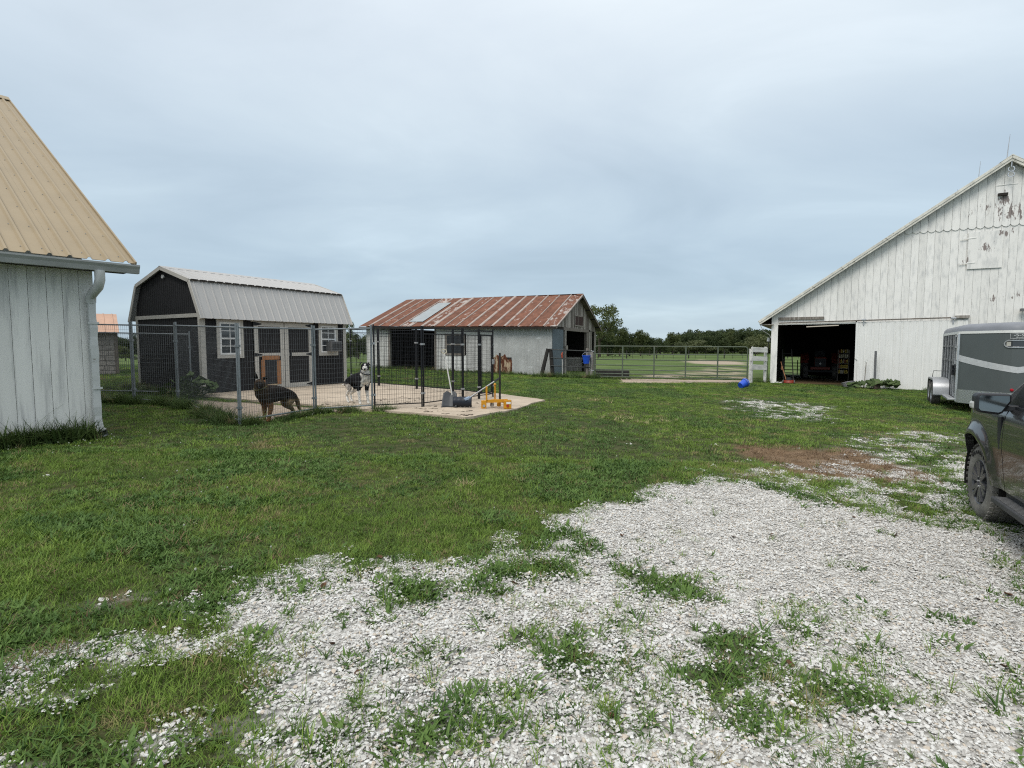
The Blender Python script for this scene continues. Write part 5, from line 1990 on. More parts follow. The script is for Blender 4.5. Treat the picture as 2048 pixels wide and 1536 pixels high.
M_gate = mat('green_gate_paint', (0.092, 0.112, 0.080), rough=0.55, var=0.22, scale=6, c2=(0.15, 0.145, 0.12), t0=0.6, t1=0.7)
GA, GB = Vector((3.70, 24.25, 0)), Vector((9.94, 22.8, 0))
dg = GB - GA
LG = dg.length
gt = thing('pasture_gate', 'long seven-rail green tube gate between the rusty shed and the white barn', 'gate', (GA.x, GA.y, 0.30), math.atan2(dg.y, dg.x))
H_ = 1.355
fr = [0, .25, .433, .617, .767, .9, 1]
dzr = -.035
for k, f in enumerate(fr):
    z = H_ * (1 - f)
    if k == 0:
        pts = [(.0, 0, z - .12)] + [(.12 - .12 * math.cos(a), 0, z - .12 + .12 * math.sin(a)) for a in np.linspace(.3, 1.57, 5)]
        pts += [(LG - .12 + .12 * math.sin(a), 0, z + dzr - .12 + .12 * math.cos(a)) for a in np.linspace(0, 1.3, 5)] + [(LG, 0, z + dzr - .12)]
        Tb(pts, .026, 8).build('rail', M_gate, gt, smooth=True)
    else:
        Tb([(0, 0, z), (LG / 2, 0, z + dzr / 2 - .012), (LG, 0, z + dzr)], .024, 8).build('rail', M_gate, gt, smooth=True)
for x in (.0, LG):
    Tb([(x, 0, -.02), (x, 0, H_ - .11 + (dzr if x else 0))], .026, 8).build('end_tube', M_gate, gt, smooth=True)
for px in (1245, 1308, 1371, 1435):
    u = (px - 1024) / 1080.0
    s_ = (u * GA.y - GA.x) / (dg.x / LG - u * dg.y / LG)
    Bx(s_ - .03, s_ + .03, -.032, -.026, 0 + dzr * s_ / LG - .02, H_ + dzr * s_ / LG + .01).build('upright', M_gate, gt)
lk = MB()
for z in (.25, 1.12):
    lk.tube([(-.02, 0, z), (-.10, 0, z), (-.16, .02, z + .03)], .018, 6)
lk.build('hinge', M_steel, gt)
# timber trough behind the gate's left end
tag(Bx(0, 1.55, 0, .5, -.1, .30).build('feed_trough', M_darkpost, loc=(3.95, 25.4, G(4.5, 25.4)), rot=(0, 0, R(-8)), bevel=.02), 'dark low trough on the ground behind the hinge end of the green gate', 'trough')

# white boards from the gate to the barn
wfA = Vector((10.30, 23.45, G(10.3, 23.45)))
wfn = thing('board_fence', 'short white peeling board fence between the green gate and the barn corner', 'fence', wfA, R(22))
M_wfb = peel('peeling_fence_boards', (0.66, 0.655, 0.62), (0.22, 0.17, 0.13), 0.66, stretch=(1.2, 5, 5))
for z0, z1 in ((1.36, 1.57), (.98, 1.18), (.60, .82)):
    MB().prism([(0, z0), (.92, z0 - .03), (.92, z1 - .03), (0, z1 + .01)], 'y', -.115, -.085).build('board', M_wfb, wfn)
Tb([(.10, 0, -.2), (.10, 0, 1.50)], .085, 10).build('post', M_wfb, wfn, smooth=True)
Bx(.02, .045, -.14, -.116, .1, 1.6).build('stop_strip', M_wfb, wfn)
Bx(.86, .95, -.06, .03, -.1, 1.58).build('post', M_wfb, wfn)
q = atY(1536, 700, 24.6)
lm = thing('post_light', 'small white cup-shaped lamp on a thin stalk beside the barn corner post', 'lamp', (q.x, q.y, G(q.x, q.y)))
Tb([(0, 0, 0), (.02, 0, 1.85)], .014, 6).build('stalk', M_rail, lm)
MB().lathe([(.05, .17), (.085, 0), (.07, .0), (.04, .15), (0, .17)], (.02, 0, 1.84), (0, 0, 1), 12).build('shade', M_white, lm)

# ------------------------------------------------------------------ wire fence far out in the pasture
def wire_fence(name, label, A, B, thick, thin, zs, h, m_, r=.06):
    A, B = Vector(A), Vector(B)
    o = thing(name, label, 'fence', (A.x, A.y, 0))
    L = (B - A).length
    d = (B - A).normalized()
    pb = Tb([(0, 0, -.2), (0, 0, h + .1)], r, 6).mesh('post', m_)
    ps = Tb([(0, 0, -.2), (0, 0, h)], r * .38, 4).mesh('stake', m_)
    for s_ in thick:
        q = A + d * s_
        share('post', pb, o, (q.x - A.x, q.y - A.y, G(q.x, q.y)))
    for s_ in thin:
        q = A + d * s_
        share('stake', ps, o, (q.x - A.x, q.y - A.y, G(q.x, q.y)))
    for z in zs:
        Tb([((A + d * s_).x - A.x, (A + d * s_).y - A.y, G((A + d * s_).x, (A + d * s_).y) + z) for s_ in np.linspace(0, L, 14)], .010 + r * .06, 4).build('wire', m_, o)
    return o


YF = 76
xpx = lambda px: (px - 1024) / 1080.0 * YF
x0 = xpx(1010)
th = [xpx(p_) - x0 for p_ in (1020, 1078, 1137, 1196, 1253, 1313, 1377, 1448, 1510, 1575, 1640, 1700)]
tn_ = [xpx(p_) - x0 for p_ in (1040, 1060, 1098, 1118, 1158, 1178, 1206, 1224.5, 1265, 1285, 1326, 1346, 1390, 1411, 1465, 1485, 1530, 1552, 1596, 1618, 1660, 1680)]
wire_fence('pasture_fence', 'thin dark wire fence across the far side of the pasture', (x0, YF, 0), (xpx(1710), YF, 0), th, tn_, (.15, .55, .95), 1.05, M_darkpost, .075)
wire_fence('paddock_fence', 'dark stake and wire fence seen between the two sheds', (-13.0, 33.0, 0), (-6.9, 30.5, 0), (0.1, 3.2, 6.4), (1.1, 2.2, 4.3, 5.3), (.2, .55, .9, 1.25), 1.35, M_darkpost, .05)

# ================================================================== things in and by the barn doorway
bl = lambda x, y, z=0: Vector(pw(x, z, y))


def bground(x, y):
    q = bl(x, y)
    return Vector((q.x, q.y, G(q.x, q.y)))


RB = R(-29)
# tractor
tr = thing('farm_tractor', 'red tractor parked nose-out in the dark barn', 'tractor', bground(1.85, 5.2), RB)
M_tred = mat('tractor_red', (0.20, 0.03, 0.016), rough=0.45, var=0.15)
Bx(-.27, .27, -.62, .75, .62, 1.12).build('hood', M_tred, tr, bevel=.05)
g_ = Bx(-.25, .25, -.665, -.625, .64, 1.05).build('grille', M_plastic, tr, bevel=.01)
for x in (-.14, .14):
    MB().lathe([(0, 0), (.055, 0), (.065, .03)], (x, -.67, .94), (0, -1, 0), 10).build('headlight', M_plastic, g_)
Bx(-.42, .42, -.78, -.70, .50, .62).build('bumper', M_tred, tr, bevel=.015)
MB().lathe([(0, 0), (.05, 0), (.05, .02), (0, .03)], (0, -.79, .80), (0, -1, 0), 10).build('badge', M_white, tr)
Bx(-.62, .62, -.40, -.28, .36, .48).build('front_axle', M_plastic, tr)


def simple_wheel(par, c, r, w, m_rim):
    q = MB().lathe([(r * .58, -w / 2), (r * .93, -w / 2), (r, -w * .3), (r, w * .3), (r * .93, w / 2), (r * .58, w / 2)], c, (1, 0, 0), 24).build('wheel', M_rubber, par, smooth=True)
    MB().lathe([(0, -w * .15), (r * .3, -w * .2), (r * .585, -w * .42), (r * .585, w * .42), (r * .3, w * .2), (0, w * .15)], c, (1, 0, 0), 20).build('rim', m_rim, q, smooth=True)


for s in (-1, 1):
    simple_wheel(tr, (s * .64, -.34, .36), .36, .22, M_tred)
    simple_wheel(tr, (s * .72, 1.35, .62), .62, .38, M_tred)
    MB().prism([(1.35 + .70 * math.cos(a), .62 + .70 * math.sin(a)) for a in np.linspace(.5, 2.9, 9)] + [(1.35 + .66 * math.cos(a), .62 + .66 * math.sin(a)) for a in np.linspace(2.9, .5, 9)], 'x', s * .72 - .2, s * .72 + .2).build('fender', M_tred, tr)
Bx(-.25, .25, 1.15, 1.60, .95, 1.08).box(-.25, .25, 1.55, 1.64, 1.08, 1.45).build('seat', M_plastic, tr, bevel=.03)
mb = MB().tube([(.19 * math.cos(a), .92 + .08 * math.sin(a), 1.34 + .17 * math.sin(a)) for a in np.linspace(0, 6.283, 16)[:-1]], .014, 6, closed=True)
mb.tube([(0, .75, 1.05), (0, .92, 1.34)], .02, 6)
mb.build('steering_wheel', M_plastic, tr)
Bx(-.45, .45, .70, 1.2, .52, .60).build('footboard', M_plastic, tr)
Bx(-.22, .22, .74, 1.8, .5, .95).build('gearbox', M_plastic, tr)
# shelf rack with jars
rk_ = thing('storage_rack', 'tall narrow shelf rack of jars and tins inside the barn doorway', 'rack', bground(2.80, 4.0), RB)
Bx(-.24, -.20, -.15, .15, 0, 1.5).box(.20, .24, -.15, .15, 0, 1.5).build('side', M_greywood, rk_)
jars = MB()
jars2 = MB()
jars3 = MB()
rs = random.Random(8)
for k, z in enumerate((.35, .60, .85, 1.1, 1.33)):
    Bx(-.20, .20, -.15, .15, z, z + .02).build('shelf', M_greywood, rk_)
    for j in range(5):
        (jars, jars2, jars3)[rs.randrange(3)].lathe([(0, 0), (.036, 0), (.036, .15), (.02, .17), (0, .17)], (-.16 + j * .08, -.08, z + .021), (0, 0, 1), 8)
jars.build('jar_row', mat('yellow_label', (.6, .45, .10), rough=.5), rk_)
jars2.build('jar_row', mat('cream_label', (.6, .55, .42), rough=.5), rk_)
jars3.build('jar_row', mat('red_brown_label', (.30, .10, .06), rough=.5), rk_)
# tube lamp
tl_ = thing('tube_lamp', 'lit fluorescent tube lamp hanging just inside the barn doorway', 'lamp', bl(1.85, 3.0, 2.57), RB)
M_tube = bpy.data.materials.new('lit_tube')
M_tube.use_nodes = True
e_ = M_tube.node_tree.nodes['Principled BSDF']
e_.inputs['Emission Color'].default_value = (1, .93, .78, 1)
e_.inputs['Emission Strength'].default_value = .32
Tb([(-.66, 0, -.02), (.66, 0, .03)], .024, 8).build('tube', M_tube, tl_)
Bx(-.70, .70, -.05, .05, .045, .10).build('housing', M_grey_pl, tl_)
mb = MB()
for x in (-.6, .6):
    mb.tube([(x, 0, .10), (x, 0, .40)], .006, 4)
mb.build('chain', M_plastic, tl_)
# hog gate across the back opening
hg = thing('inner_gate', 'small dark bar gate across the low back opening of the barn', 'gate', bground(0.0, 9.6), RB)
for z in (.30, .52, .70):
    Tb([(0, 0, z), (1.5, 0, z)], .022, 6).build('bar', M_darkpost, hg)
for x in (.02, .72, 1.45):
    Bx(x, x + .05, -.03, .03, .0, .88).build('upright', M_darkpost, hg)
# string trimmer style rake and mower at the left jamb
lad = thing('old_ladder', 'dark ladder leaning inside the left door jamb of the barn', 'ladder', bground(.38, 1.0), RB)
Tb([(0, 0, 0), (-.12, .5, 1.5)], .03, 4).build('side_rail', M_darkpost, lad)
Tb([(.40, 0, 0), (.26, .5, 1.5)], .03, 4).build('side_rail', M_darkpost, lad)
for k in range(5):
    f = .1 + k * .19
    Tb([(-.12 * f, .5 * f, 1.5 * f), (.40 - .14 * f, .5 * f, 1.5 * f)], .018, 4).build('rung', M_darkpost, lad)
mw = thing('push_mower', 'red push mower with a pale handle at the left jamb of the barn door', 'mower', bground(.62, -.05), RB)
MB().lathe([(0, .17), (.20, .16), (.25, .10), (.26, .05)], (0, 0, 0), (0, 0, 1), 14).build('deck', M_tred, mw, smooth=True)
MB().lathe([(0, .29), (.10, .28), (.12, .17), (0, .165)], (0, .02, 0), (0, 0, 1), 10).build('engine', M_plastic, mw)
for x in (-.22, .22):
    for y in (-.17, .17):
        MB().lathe([(0, -.02), (.08, -.02), (.085, 0), (.08, .02), (0, .02)], (x, y, .085), (1, 0, 0), 12).build('wheel', M_rubber, mw)
Tb([(-.10, .15, .14), (-.30, .5, .72), (-.36, .62, .95)], .017, 6).box(-.34, -.27, .48, .56, .60, .74).build('handle', M_cedar, mw)
for k, (x, y, l, a, w) in enumerate(((.02, -.22, .42, 24, .10), (.22, -.16, .50, 35, .07))):
    q = bground(x, y)
    tag(Bx(-l / 2, l / 2, -w / 2, w / 2, .0, .05).build('board_offcut', M_white, loc=q, rot=(0, R(-6), RB + R(a))), ('short white board offcut lying at the foot of the barn corner post', 'narrow white board offcut beside the mower deck')[k], 'board', 'white offcuts by the barn post')
q = bground(2.85, -.35)
tub = thing('grey_tub', 'grey plastic tub lying in the weeds at the right door edge', 'tub', q, R(20))
MB().lathe([(0, .01), (.17, 0), (.24, .20), (.255, .20), (.255, .22), (.225, .22), (.16, .02), (0, .022)], (0, 0, 0), (0, .3, 1), 14).build('body', mat('grey_tub_plastic', (.27, .26, .27), rough=.6), tub, smooth=True)
Tb([(-.24, .0, .20), (-.26, -.1, .12), (.26, -.1, .12), (.24, 0, .2)], .007, 5).build('handle', M_steel, tub)
q = bground(3.72, -.42)
tag(Tb([(0, 0, -.1), (-.02, 0, 1.52)], .042, 8).build('iron_pipe', mat('dull_pipe', (.16, .16, .165), rough=.6, metal=.3), loc=q), 'thick grey pipe standing upright in front of the sliding door', 'pipe')
q = bground(3.36, -.40)
st = thing('garden_stake', 'thin stake with a white ring top left of the grey pipe', 'stake', q)
Tb([(0, 0, 0), (.05, 0, 1.05)], .018, 6).build('shaft', M_greywood, st)
MB().tube([(.05 + .05 * math.sin(a), 0, 1.11 + .06 * math.cos(a)) for a in np.linspace(0, 6.28, 10)[:-1]], .013, 5, closed=True).build('ring', M_white, st)
q = bground(3.8, -.75)
tag(MB().prism([(-.16, 0), (.14, 0), (.10, .24), (-.02, .33), (-.12, .22)], 'y', 0, .10).build('field_stone', mat('brown_stone', (.14, .10, .08), rough=.9, var=.3, scale=9, bump=.5), loc=q, bevel=.04), 'brown field stone in front of the squash leaves by the barn door', 'stone')

# squash plant sprawling along the door foot
M_squash = leaf_mat('squash_leaf', (0.030, 0.055, 0.018), (0.085, 0.125, 0.045), scale=2.5, trans=0.15)
sq = thing('squash_plant', 'sprawling broad-leaved squash plant along the foot of the sliding door', 'plant', bground(3.75, -.5), RB)


def broad_leaf(seed, w=.13, l=.15):
    rs = random.Random(seed)
    mb = MB()
    n = 9
    ring = []
    for i in range(n):
        a = 2 * math.pi * i / n
        k = 1 + .16 * math.cos(5 * a)
        ring.append((w * math.sin(a) * k, l * math.cos(a) * k, .025 * math.cos(3 * a) + rs.uniform(-.012, .012)))
    mb.add([(0, -.02, -.035)] + ring, [(0, i + 1, (i + 1) % n + 1) for i in range(n)])
    return mb.mesh('leaf', M_squash)


lv = [broad_leaf(i) for i in range(3)]
rs = random.Random(77)
stm = MB()
for i in range(58):
    x = rs.uniform(-.95, .70)
    y = rs.uniform(-.38, .15)
    z = max(.06, (.34 - .18 * abs(x) + rs.uniform(-.1, .10)) * (1 - abs(y) * .6))
    stm.tube([(x * .9, y, 0), (x, y, z - .03)], .006, 4, cap=False)
    share('leaf', lv[i % 3], sq, (x, y, z), (R(rs.uniform(10, 55)), R(rs.uniform(-25, 25)), rs.uniform(-1.2, 1.2)), (s_ := rs.uniform(.6, 1.05), s_, s_))
stm.build('stem', M_squash, sq)

# burdock-like weed by the shed corner
bd = thing('burdock_plant', 'leafy green burdock weed at the dark shed corner behind the mesh', 'plant', (gp(362, 803).x - .1, gp(362, 803).y + .55, G(-8.0, 13.2)))
stm = MB()
for i in range(46):
    a = rs.uniform(0, 6.283)
    r = .62 * math.sqrt(rs.random())
    z = max(.08, .60 * (1 - r * .9) + rs.uniform(-.2, .1))
    stm.tube([(r * .3 * math.cos(a), r * .3 * math.sin(a), 0), (r * math.cos(a), r * math.sin(a), z)], .007, 4, cap=False)
    share('leaf', lv[i % 3], bd, (r * math.cos(a), r * math.sin(a), z), (R(rs.uniform(-10, 50)), R(rs.uniform(-30, 30)), a), (s_ := rs.uniform(.55, 1.0), s_, s_))
stm.build('stem', M_squash, bd)

# dry grass lying on the lawn
M_dry = mat('dry_stalk', (0.42, 0.35, 0.20), rough=0.9)
dtf = [tuft('dry_clump', 14, .05, .03, .10, .005, .008, M_dry, 400 + i, lean=1.6, curl=.4, segs=2) for i in range(2)]
pts = []
for px, py, n, s in ((932, 972, 4, .05), (1300, 842, 8, .30), (1170, 802, 9, .35), (1225, 838, 5, .25)):
    c = gp(px, py)
    for k in range(n):
        q = (c.x + rng.normal(0, s), c.y + rng.normal(0, s * .6))
        pts.append((q[0], q[1], G(*q) + .005))
dr_ = scatter('dry_clippings', pts, rng.uniform(0, 6.28, len(pts)), rng.uniform(.6, 1.3, len(pts)), rng.integers(0, 2, len(pts)), dtf, .3)
tag(dr_, 'small heaps of dry clippings on the lawn', 'clippings', kind='stuff')

# tall grass along walls and fences
wl = lambda x, y: loc2w(O_LB, 51.6, x, y, 0)
weed_strip('wall_weeds', 'dark tall grass along the foot of the white plank building', [wl(-3.2, -.12), wl(.15, -.12)], .12, 95, .75, 1.5)
weed_strip('run_weeds', 'tall weeds along the galvanised mesh left of the shepherd dog', [FP['f0'], FP['f1'], FP['f2'], FP['f3'], FP['f3'] + (FP['f4'] - FP['f3']) * .18], .10, 75, .45, 1.15, skew=.09)
weed_strip('run_weeds', 'lower weeds along the mesh from the shepherd dog to the black panels', [FP['f3'] + (FP['f4'] - FP['f3']) * .42, FP['f4'], FP['f5'], FP['f5'] + (FP['f6'] - FP['f5']) * .4], .10, 70, .35, .85, skew=.09)
weed_strip('shed_weeds', 'ragged weeds under the gable of the dark shed', [loc2w(O_SHED, 59, -.3, 3.4, 0), loc2w(O_SHED, 59, -.35, .3, 0), (-8.1, 13.3)], .25, 40, .5, 1.15)
rw = lambda x, y: loc2w(O_RUST, -22.3, x, y, 0)
weed_strip('rusty_shed_weeds', 'uneven weeds along the tin wall of the rusty-roofed shed', [rw(-10.5, -.2), rw(-3, -.2), rw(0.1, -.2)], .13, 22, .4, 1.0)
weed_strip('rail_weeds', 'tall weeds around the dark posts and rails', [(1.0, 24.45), (2.2, 24.4), (3.9, 24.2)], .22, 40, .6, 1.35)
weed_strip('gate_weeds', 'low weeds under the hinge end of the green gate', [(3.9, 24.4), (5.3, 24.2)], .2, 30, .4, .8)
weed_strip('barn_weeds', 'weeds along the foot of the white barn and board fence', [(10.3, 23.6), (11.4, 23.75)], .15, 30, .5, 1.1)
weed_strip('door_weeds', 'short weeds along the foot of the sliding barn door', [loc2w(O_BARN, -29, 4.9, -.2, 0), loc2w(O_BARN, -29, 8.5, -.2, 0)], .08, 22, .35, .7)


def text_mesh(s, size, m_, ext=0.002):
    c = bpy.data.curves.new('lettering', 'FONT')
    c.body = s
    c.size = size
    c.extrude = ext
    c.align_x = 'CENTER'
    c.align_y = 'CENTER'
    c.resolution_u = 2
    o = bpy.data.objects.new('lettering', c)
    me = bpy.data.meshes.new_from_object(o)
    bpy.data.objects.remove(o)
    me.materials.clear()
    me.materials.append(m_)
    return me


def offset_strip(poly, z0, z1, out=0.0):
    """wall following an open outline, pushed outwards by out"""
    n = len(poly)
    pts = []
    for i in range(n):
        a = Vector(poly[max(i - 1, 0)])
        b = Vector(poly[min(i + 1, n - 1)])
        d = (b - a).normalized()
        pts.append((poly[i][0] + d.y * out, poly[i][1] - d.x * out))
    return pts


# ================================================================== horse trailer
TO = Vector((12.83, 13.92, 0))
TO.z = G(12.4, 15.0) - 0.01
TANG = math.atan2(-.835, -.55)
tl = thing('horse_trailer', 'grey slat-sided horse trailer with a silver stripe and diamond-plate nose', 'trailer', TO, TANG)
M_trail = mat('trailer_grey_paint', (0.092, 0.105, 0.105), rough=0.35, var=0.06, scale=1.5, spec=0.4)
M_troof = mat('trailer_roof_grey', (0.20, 0.21, 0.23), rough=0.45, var=0.15, scale=2)
M_tslat = mat('trailer_dark_slat', (0.075, 0.082, 0.088), rough=0.45, var=0.1)
# diamond plate: small raised bars in a woven pattern
M_dia = bpy.data.materials.new('diamond_plate')
M_dia.use_nodes = True
_t = M_dia.node_tree
_p = _t.nodes['Principled BSDF']
_p.inputs['Base Color'].default_value = (.52, .53, .53, 1)
_p.inputs['Metallic'].default_value = .8
_p.inputs['Roughness'].default_value = .38
nose = [(0, -1.05), (.10, -.985), (.45, -.68), (.70, -.44), (.84, -.26), (.91, -.12), (.93, 0)]
nose = nose + [(x, -y) for x, y in reversed(nose[:-1])]
outline = [(-3.6, -1.05)] + nose + [(-3.6, 1.05)]


def strip(poly, z0, z1, name, m_, par=tl, out=0.0, smooth=True):
    q = offset_strip(poly, z0, z1, out)
    return MB().grid([[(x, y, z0) for x, y in q], [(x, y, z1) for x, y in q]]).build(name, m_, par, smooth=False)


MB().prism(outline, 'z', .30, .40).build('floor', M_plastic, tl)
strip(nose, .62, 2.10, 'nose_panel', M_trail)
dpq = strip(nose, .27, .625, 'diamond_plate_skirt', M_dia, out=.012)
# raised lozenges on the skirt
lz = MB()
for i in range(len(nose) - 1):
    a, b = Vector(nose[i]), Vector(nose[i + 1])
    L = (b - a).length
    d = (b - a).normalized()
    nrm = Vector((d.y, -d.x))
    k = 0
    s_ = .03
    while s_ < L - .02:
        for j, z in enumerate(np.arange(.29, .615, .036)):
            c_ = a + d * s_ + nrm * .0135
            e = (1 if (j + k) % 2 else -1)
            h = d * .014
            lz.add([(c_.x - h.x, c_.y - h.y, z - .010 * e), (c_.x, c_.y, z + .006), (c_.x + h.x, c_.y + h.y, z + .010 * e), (c_.x, c_.y, z - .006)], [(0, 1, 2, 3)])
            lz.v[-3] = (c_.x + nrm.x * .004, c_.y + nrm.y * .004, z + .006)
        s_ += .042
        k += 1
lz.build('tread_lozenges', M_alu, dpq, kind='stuff')
strip(outline, 2.10, 2.165, 'roof_trim', M_white, out=.012)
rings = []
for z, k, o_ in ((2.165, 1.0, .02), (2.25, .985, .0), (2.32, .93, 0), (2.36, .80, 0), (2.375, .5, 0)):
    rings.append([((x + 1.2) * (1 - (1 - k) * .45) - 1.2, y * k, z) for x, y in outline])
mb = MB()
for q in rings:
    q.append(q[0])
mb.grid(rings)
mb.f.append(tuple(4 * len(rings[0]) + i for i in range(len(rings[0]) - 1)))
mb.build('roof', M_troof, tl, smooth=True)
# silver stripe
def stripe_z(s):
    return 1.46 - .29 * s ** .85


sq_ = offset_strip(nose, 0, 0, .006)
n2 = len(nose)
acc = [0]
for i in range(n2 - 1):
    acc.append(acc[-1] + (Vector(nose[i + 1]) - Vector(nose[i])).length)
half = acc[n2 // 2]
rows = [[], []]
for i in range(n2 - 1):
    for f in np.linspace(0, 1, 6)[:-1] if i < n2 - 2 else np.linspace(0, 1, 6):
        s_ = acc[i] + (acc[i + 1] - acc[i]) * f
        k = s_ / half if s_ <= half else 2 - s_ / half
        zc = stripe_z(min(1, k)) + .02
        x, y = sq_[i][0] + (sq_[i + 1][0] - sq_[i][0]) * f, sq_[i][1] + (sq_[i + 1][1] - sq_[i][1]) * f
        rows[0].append((x, y, zc - .085 + .01 * k))
        rows[1].append((x, y, zc + .085 - .01 * k))
MB().grid(rows).build('stripe', mat('silver_stripe', (.56, .57, .575), rough=.4, metal=.2, var=.1, scale=12), tl)


def nose_at(y):
    ys_ = [p_[1] for p_ in nose]
    return float(np.interp(y, ys_, [p_[0] for p_ in nose]))


PY0, PY1, PZ0, PR = -.26, .30, 1.83, .085
pill = [(y, PZ0 + PR) for y in np.linspace(PY0 + .08, PY1 - .08, 9)] + [(PY1 - .08 + .08 * math.sin(a), PZ0 + PR * math.cos(a)) for a in np.linspace(.3, 2.84, 7)]
pill += [(y, PZ0 - PR) for y in np.linspace(PY1 - .08, PY0 + .08, 9)] + [(PY0 + .08 - .08 * math.sin(a), PZ0 - PR * math.cos(a)) for a in np.linspace(.3, 2.84, 7)]
fr_ = MB().tube([(nose_at(y) + .012, y, z) for y, z in pill], .016, 6, closed=True).build('window', M_alu, tl)
rows = [[], []]
for y in np.linspace(PY0 + .004, PY1 - .004, 25):
    e_y = max(0, PY0 + .08 - y, y - (PY1 - .08)) / .08
    hz = PR * math.sqrt(max(0.0, 1 - e_y * e_y))
    rows[0].append((nose_at(y) + .010, y, PZ0 - hz))
    rows[1].append((nose_at(y) + .010, y, PZ0 + hz))
MB().grid(rows).build('pane', M_glass, fr_)
mb = MB()
for y0, y1 in ((-.225, -.15), (.16, .26)):
    mb.add([(nose_at(y0) + .013, y0, 1.78), (nose_at(y1) + .013, y1, 1.78), (nose_at(y1) + .013, y1, 1.88), (nose_at(y0) + .013, y0, 1.88)], [(0, 1, 2, 3)])
mb.build('blind', mat('pale_blind', (.42, .41, .36), rough=.7), fr_)
pl = MB().grid([[(nose_at(y) + .014, y, z) for y in (-.17, -.08, 0, .08, .17)] for z in (1.955, 2.085)]).build('badge', mat('badge_grey', (.10, .11, .11), rough=.5), tl)
M_let = mat('pale_lettering', (.62, .63, .62), rough=.5)
share('lettering', text_mesh('-S-S-', .085, M_let), pl, (.955, -.0, 2.04), (R(90), 0, R(90)), (1.45, 1, 1))
share('lettering', text_mesh('TRAILERS', .03, M_let), pl, (.955, -.0, 1.980), (R(90), 0, R(90)), (1.3, 1, 1))
Tb([(nose_at(y) + .016, y, z) for y, z in [(q_, 1.955) for q_ in (-.17, -.12, -.06, 0, .06, .12, .17)] + [(q_, 2.085) for q_ in (.17, .12, .06, 0, -.06, -.12, -.17)]], .004, 4, closed=True).build('badge_border', M_let, pl)
MB().lathe([(0, .04), (.03, .035), (.045, 0)], (.90, -.08, .70), (1, 0, 0), 8).build('marker_lamp', mat('red_lens', (.35, .01, .02), rough=.3), tl)
Bx(-.012, .035, -1.068, -1.02, .30, 2.10).build('corner_post', M_alu, tl)
# slatted sides
for sgn in (-1, 1):
    Y_ = 1.05 * sgn
    yo = lambda a, b: (min(Y_ - a * sgn, Y_ - b * sgn), max(Y_ - a * sgn, Y_ - b * sgn))
    for i, x in enumerate(np.arange(-3.55, -.70, .315)):
        a, b = yo(-.006, .04)
        Bx(x - .028, x + .028, a, b, .40, 2.10).build('slat', M_steel if i % 2 == 0 else M_tslat, tl)
    a, b = yo(.015, .03)
    Bx(-3.55, -.66, a, b, .40, 1.34).build('side_panel', M_tslat, tl)
    a, b = yo(-.002, .038)
    for z in (1.34, 1.74):
        Bx(-3.58, -.66, a, b, z, z + .055).build('side_rail', M_tslat, tl)
    if sgn < 0:
        dr = Bx(-.62, -.56, -1.062, -1.02, .40, 2.08).box(-.11, -.05, -1.062, -1.02, .40, 2.08).box(-.56, -.11, -1.061, -1.02, 2.02, 2.08).box(-.56, -.11, -1.061, -1.02, .40, .48).box(-.56, -.11, -1.061, -1.02, 1.72, 1.78).box(-.56, -.11, -1.060, -1.02, 1.28, 1.36).build('side_door', M_steel, tl)
        Bx(-.56, -.11, -1.04, -1.03, .48, 1.28).build('door_panel', M_tslat, dr)
        lk = MB().box(-.54, -.48, -1.11, -1.062, .98, 1.25)
        for z in (1.02, 1.12, 1.22):
            lk.box(-.56, -.40, -1.10, -1.062, z, z + .025)
        lk.build('door_latch', M_plastic, dr)
        Bx(-1.3, .0, -1.22, -1.055, .315, .375).build('running_board', M_steel, tl, bevel=.01)
    else:
        Bx(-.60, 0, a, b, .4, 2.1).build('side_panel', M_trail, tl)
    path = [(-1.30, .36), (-1.31, .55), (-1.36, .68), (-1.48, .78), (-1.62, .81), (-2.85, .81), (-3.0, .78), (-3.1, .68), (-3.14, .5), (-3.15, .36)]
    inn_ = [(x + (.02 if x > -2.2 else -.02) * -1, z - .02) for x, z in path]
    a, b = (-1.43, -1.06) if sgn < 0 else (1.06, 1.43)
    mb = MB().grid([[(x, a, z) for x, z in path], [(x, b, z) for x, z in path]])
    mb.grid([[(x, a, z) for x, z in inn_], [(x, b, z) for x, z in inn_]])
    ye = a if sgn < 0 else b
    mb.grid([[(x, ye, z) for x, z in path], [(x, ye, z - .03) for x, z in inn_]])
    mb.build('fender', M_steel, tl, smooth=True)
    for x in (-1.82, -2.64):
        c_ = (x, 1.33 * sgn, .36)
        q = MB().lathe([(.21, -.10), (.33, -.105), (.36, -.06), (.36, .06), (.33, .105), (.21, .10)], c_, (0, 1, 0), 26).build('wheel', M_rubber, tl, smooth=True)
        MB().lathe([(0, -.06), (.08, -.09), (.17, -.06), (.205, -.095), (.205, .095), (.17, .06), (.08, .09), (0, .06)], c_, (0, 1, 0), 20).build('rim', M_steel, q, smooth=True)
Bx(-3.6, -3.55, -1.0, 1.0, .40, 1.34).build('rear_gate', M_tslat, tl)
for y in (-1.02, 0, 1.02):
    Bx(-3.6, -3.54, y - .03, y + .03, .40, 2.1).build('rear_post', M_steel, tl)
mb = MB()
for s_ in (-1, 1):
    mb.bar((.2, .75 * s_, .36), (2.2, .03 * s_, .40), .08, .12)
mb.build('tongue', M_plastic, tl)
MB().lathe([(0, .75), (.035, .75), (.035, .25), (.05, .2), (.06, .02), (0, .02)], (1.9, 0, .03), (0, 0, 1), 10).build('jack', M_steel, tl)
MB().tube([(-2.2, -1.06, 1.02), (-2.28, -1.36, 1.02), (-2.30, -1.38, .83)], .01, 5).build('tie_hook', M_rail, tl)

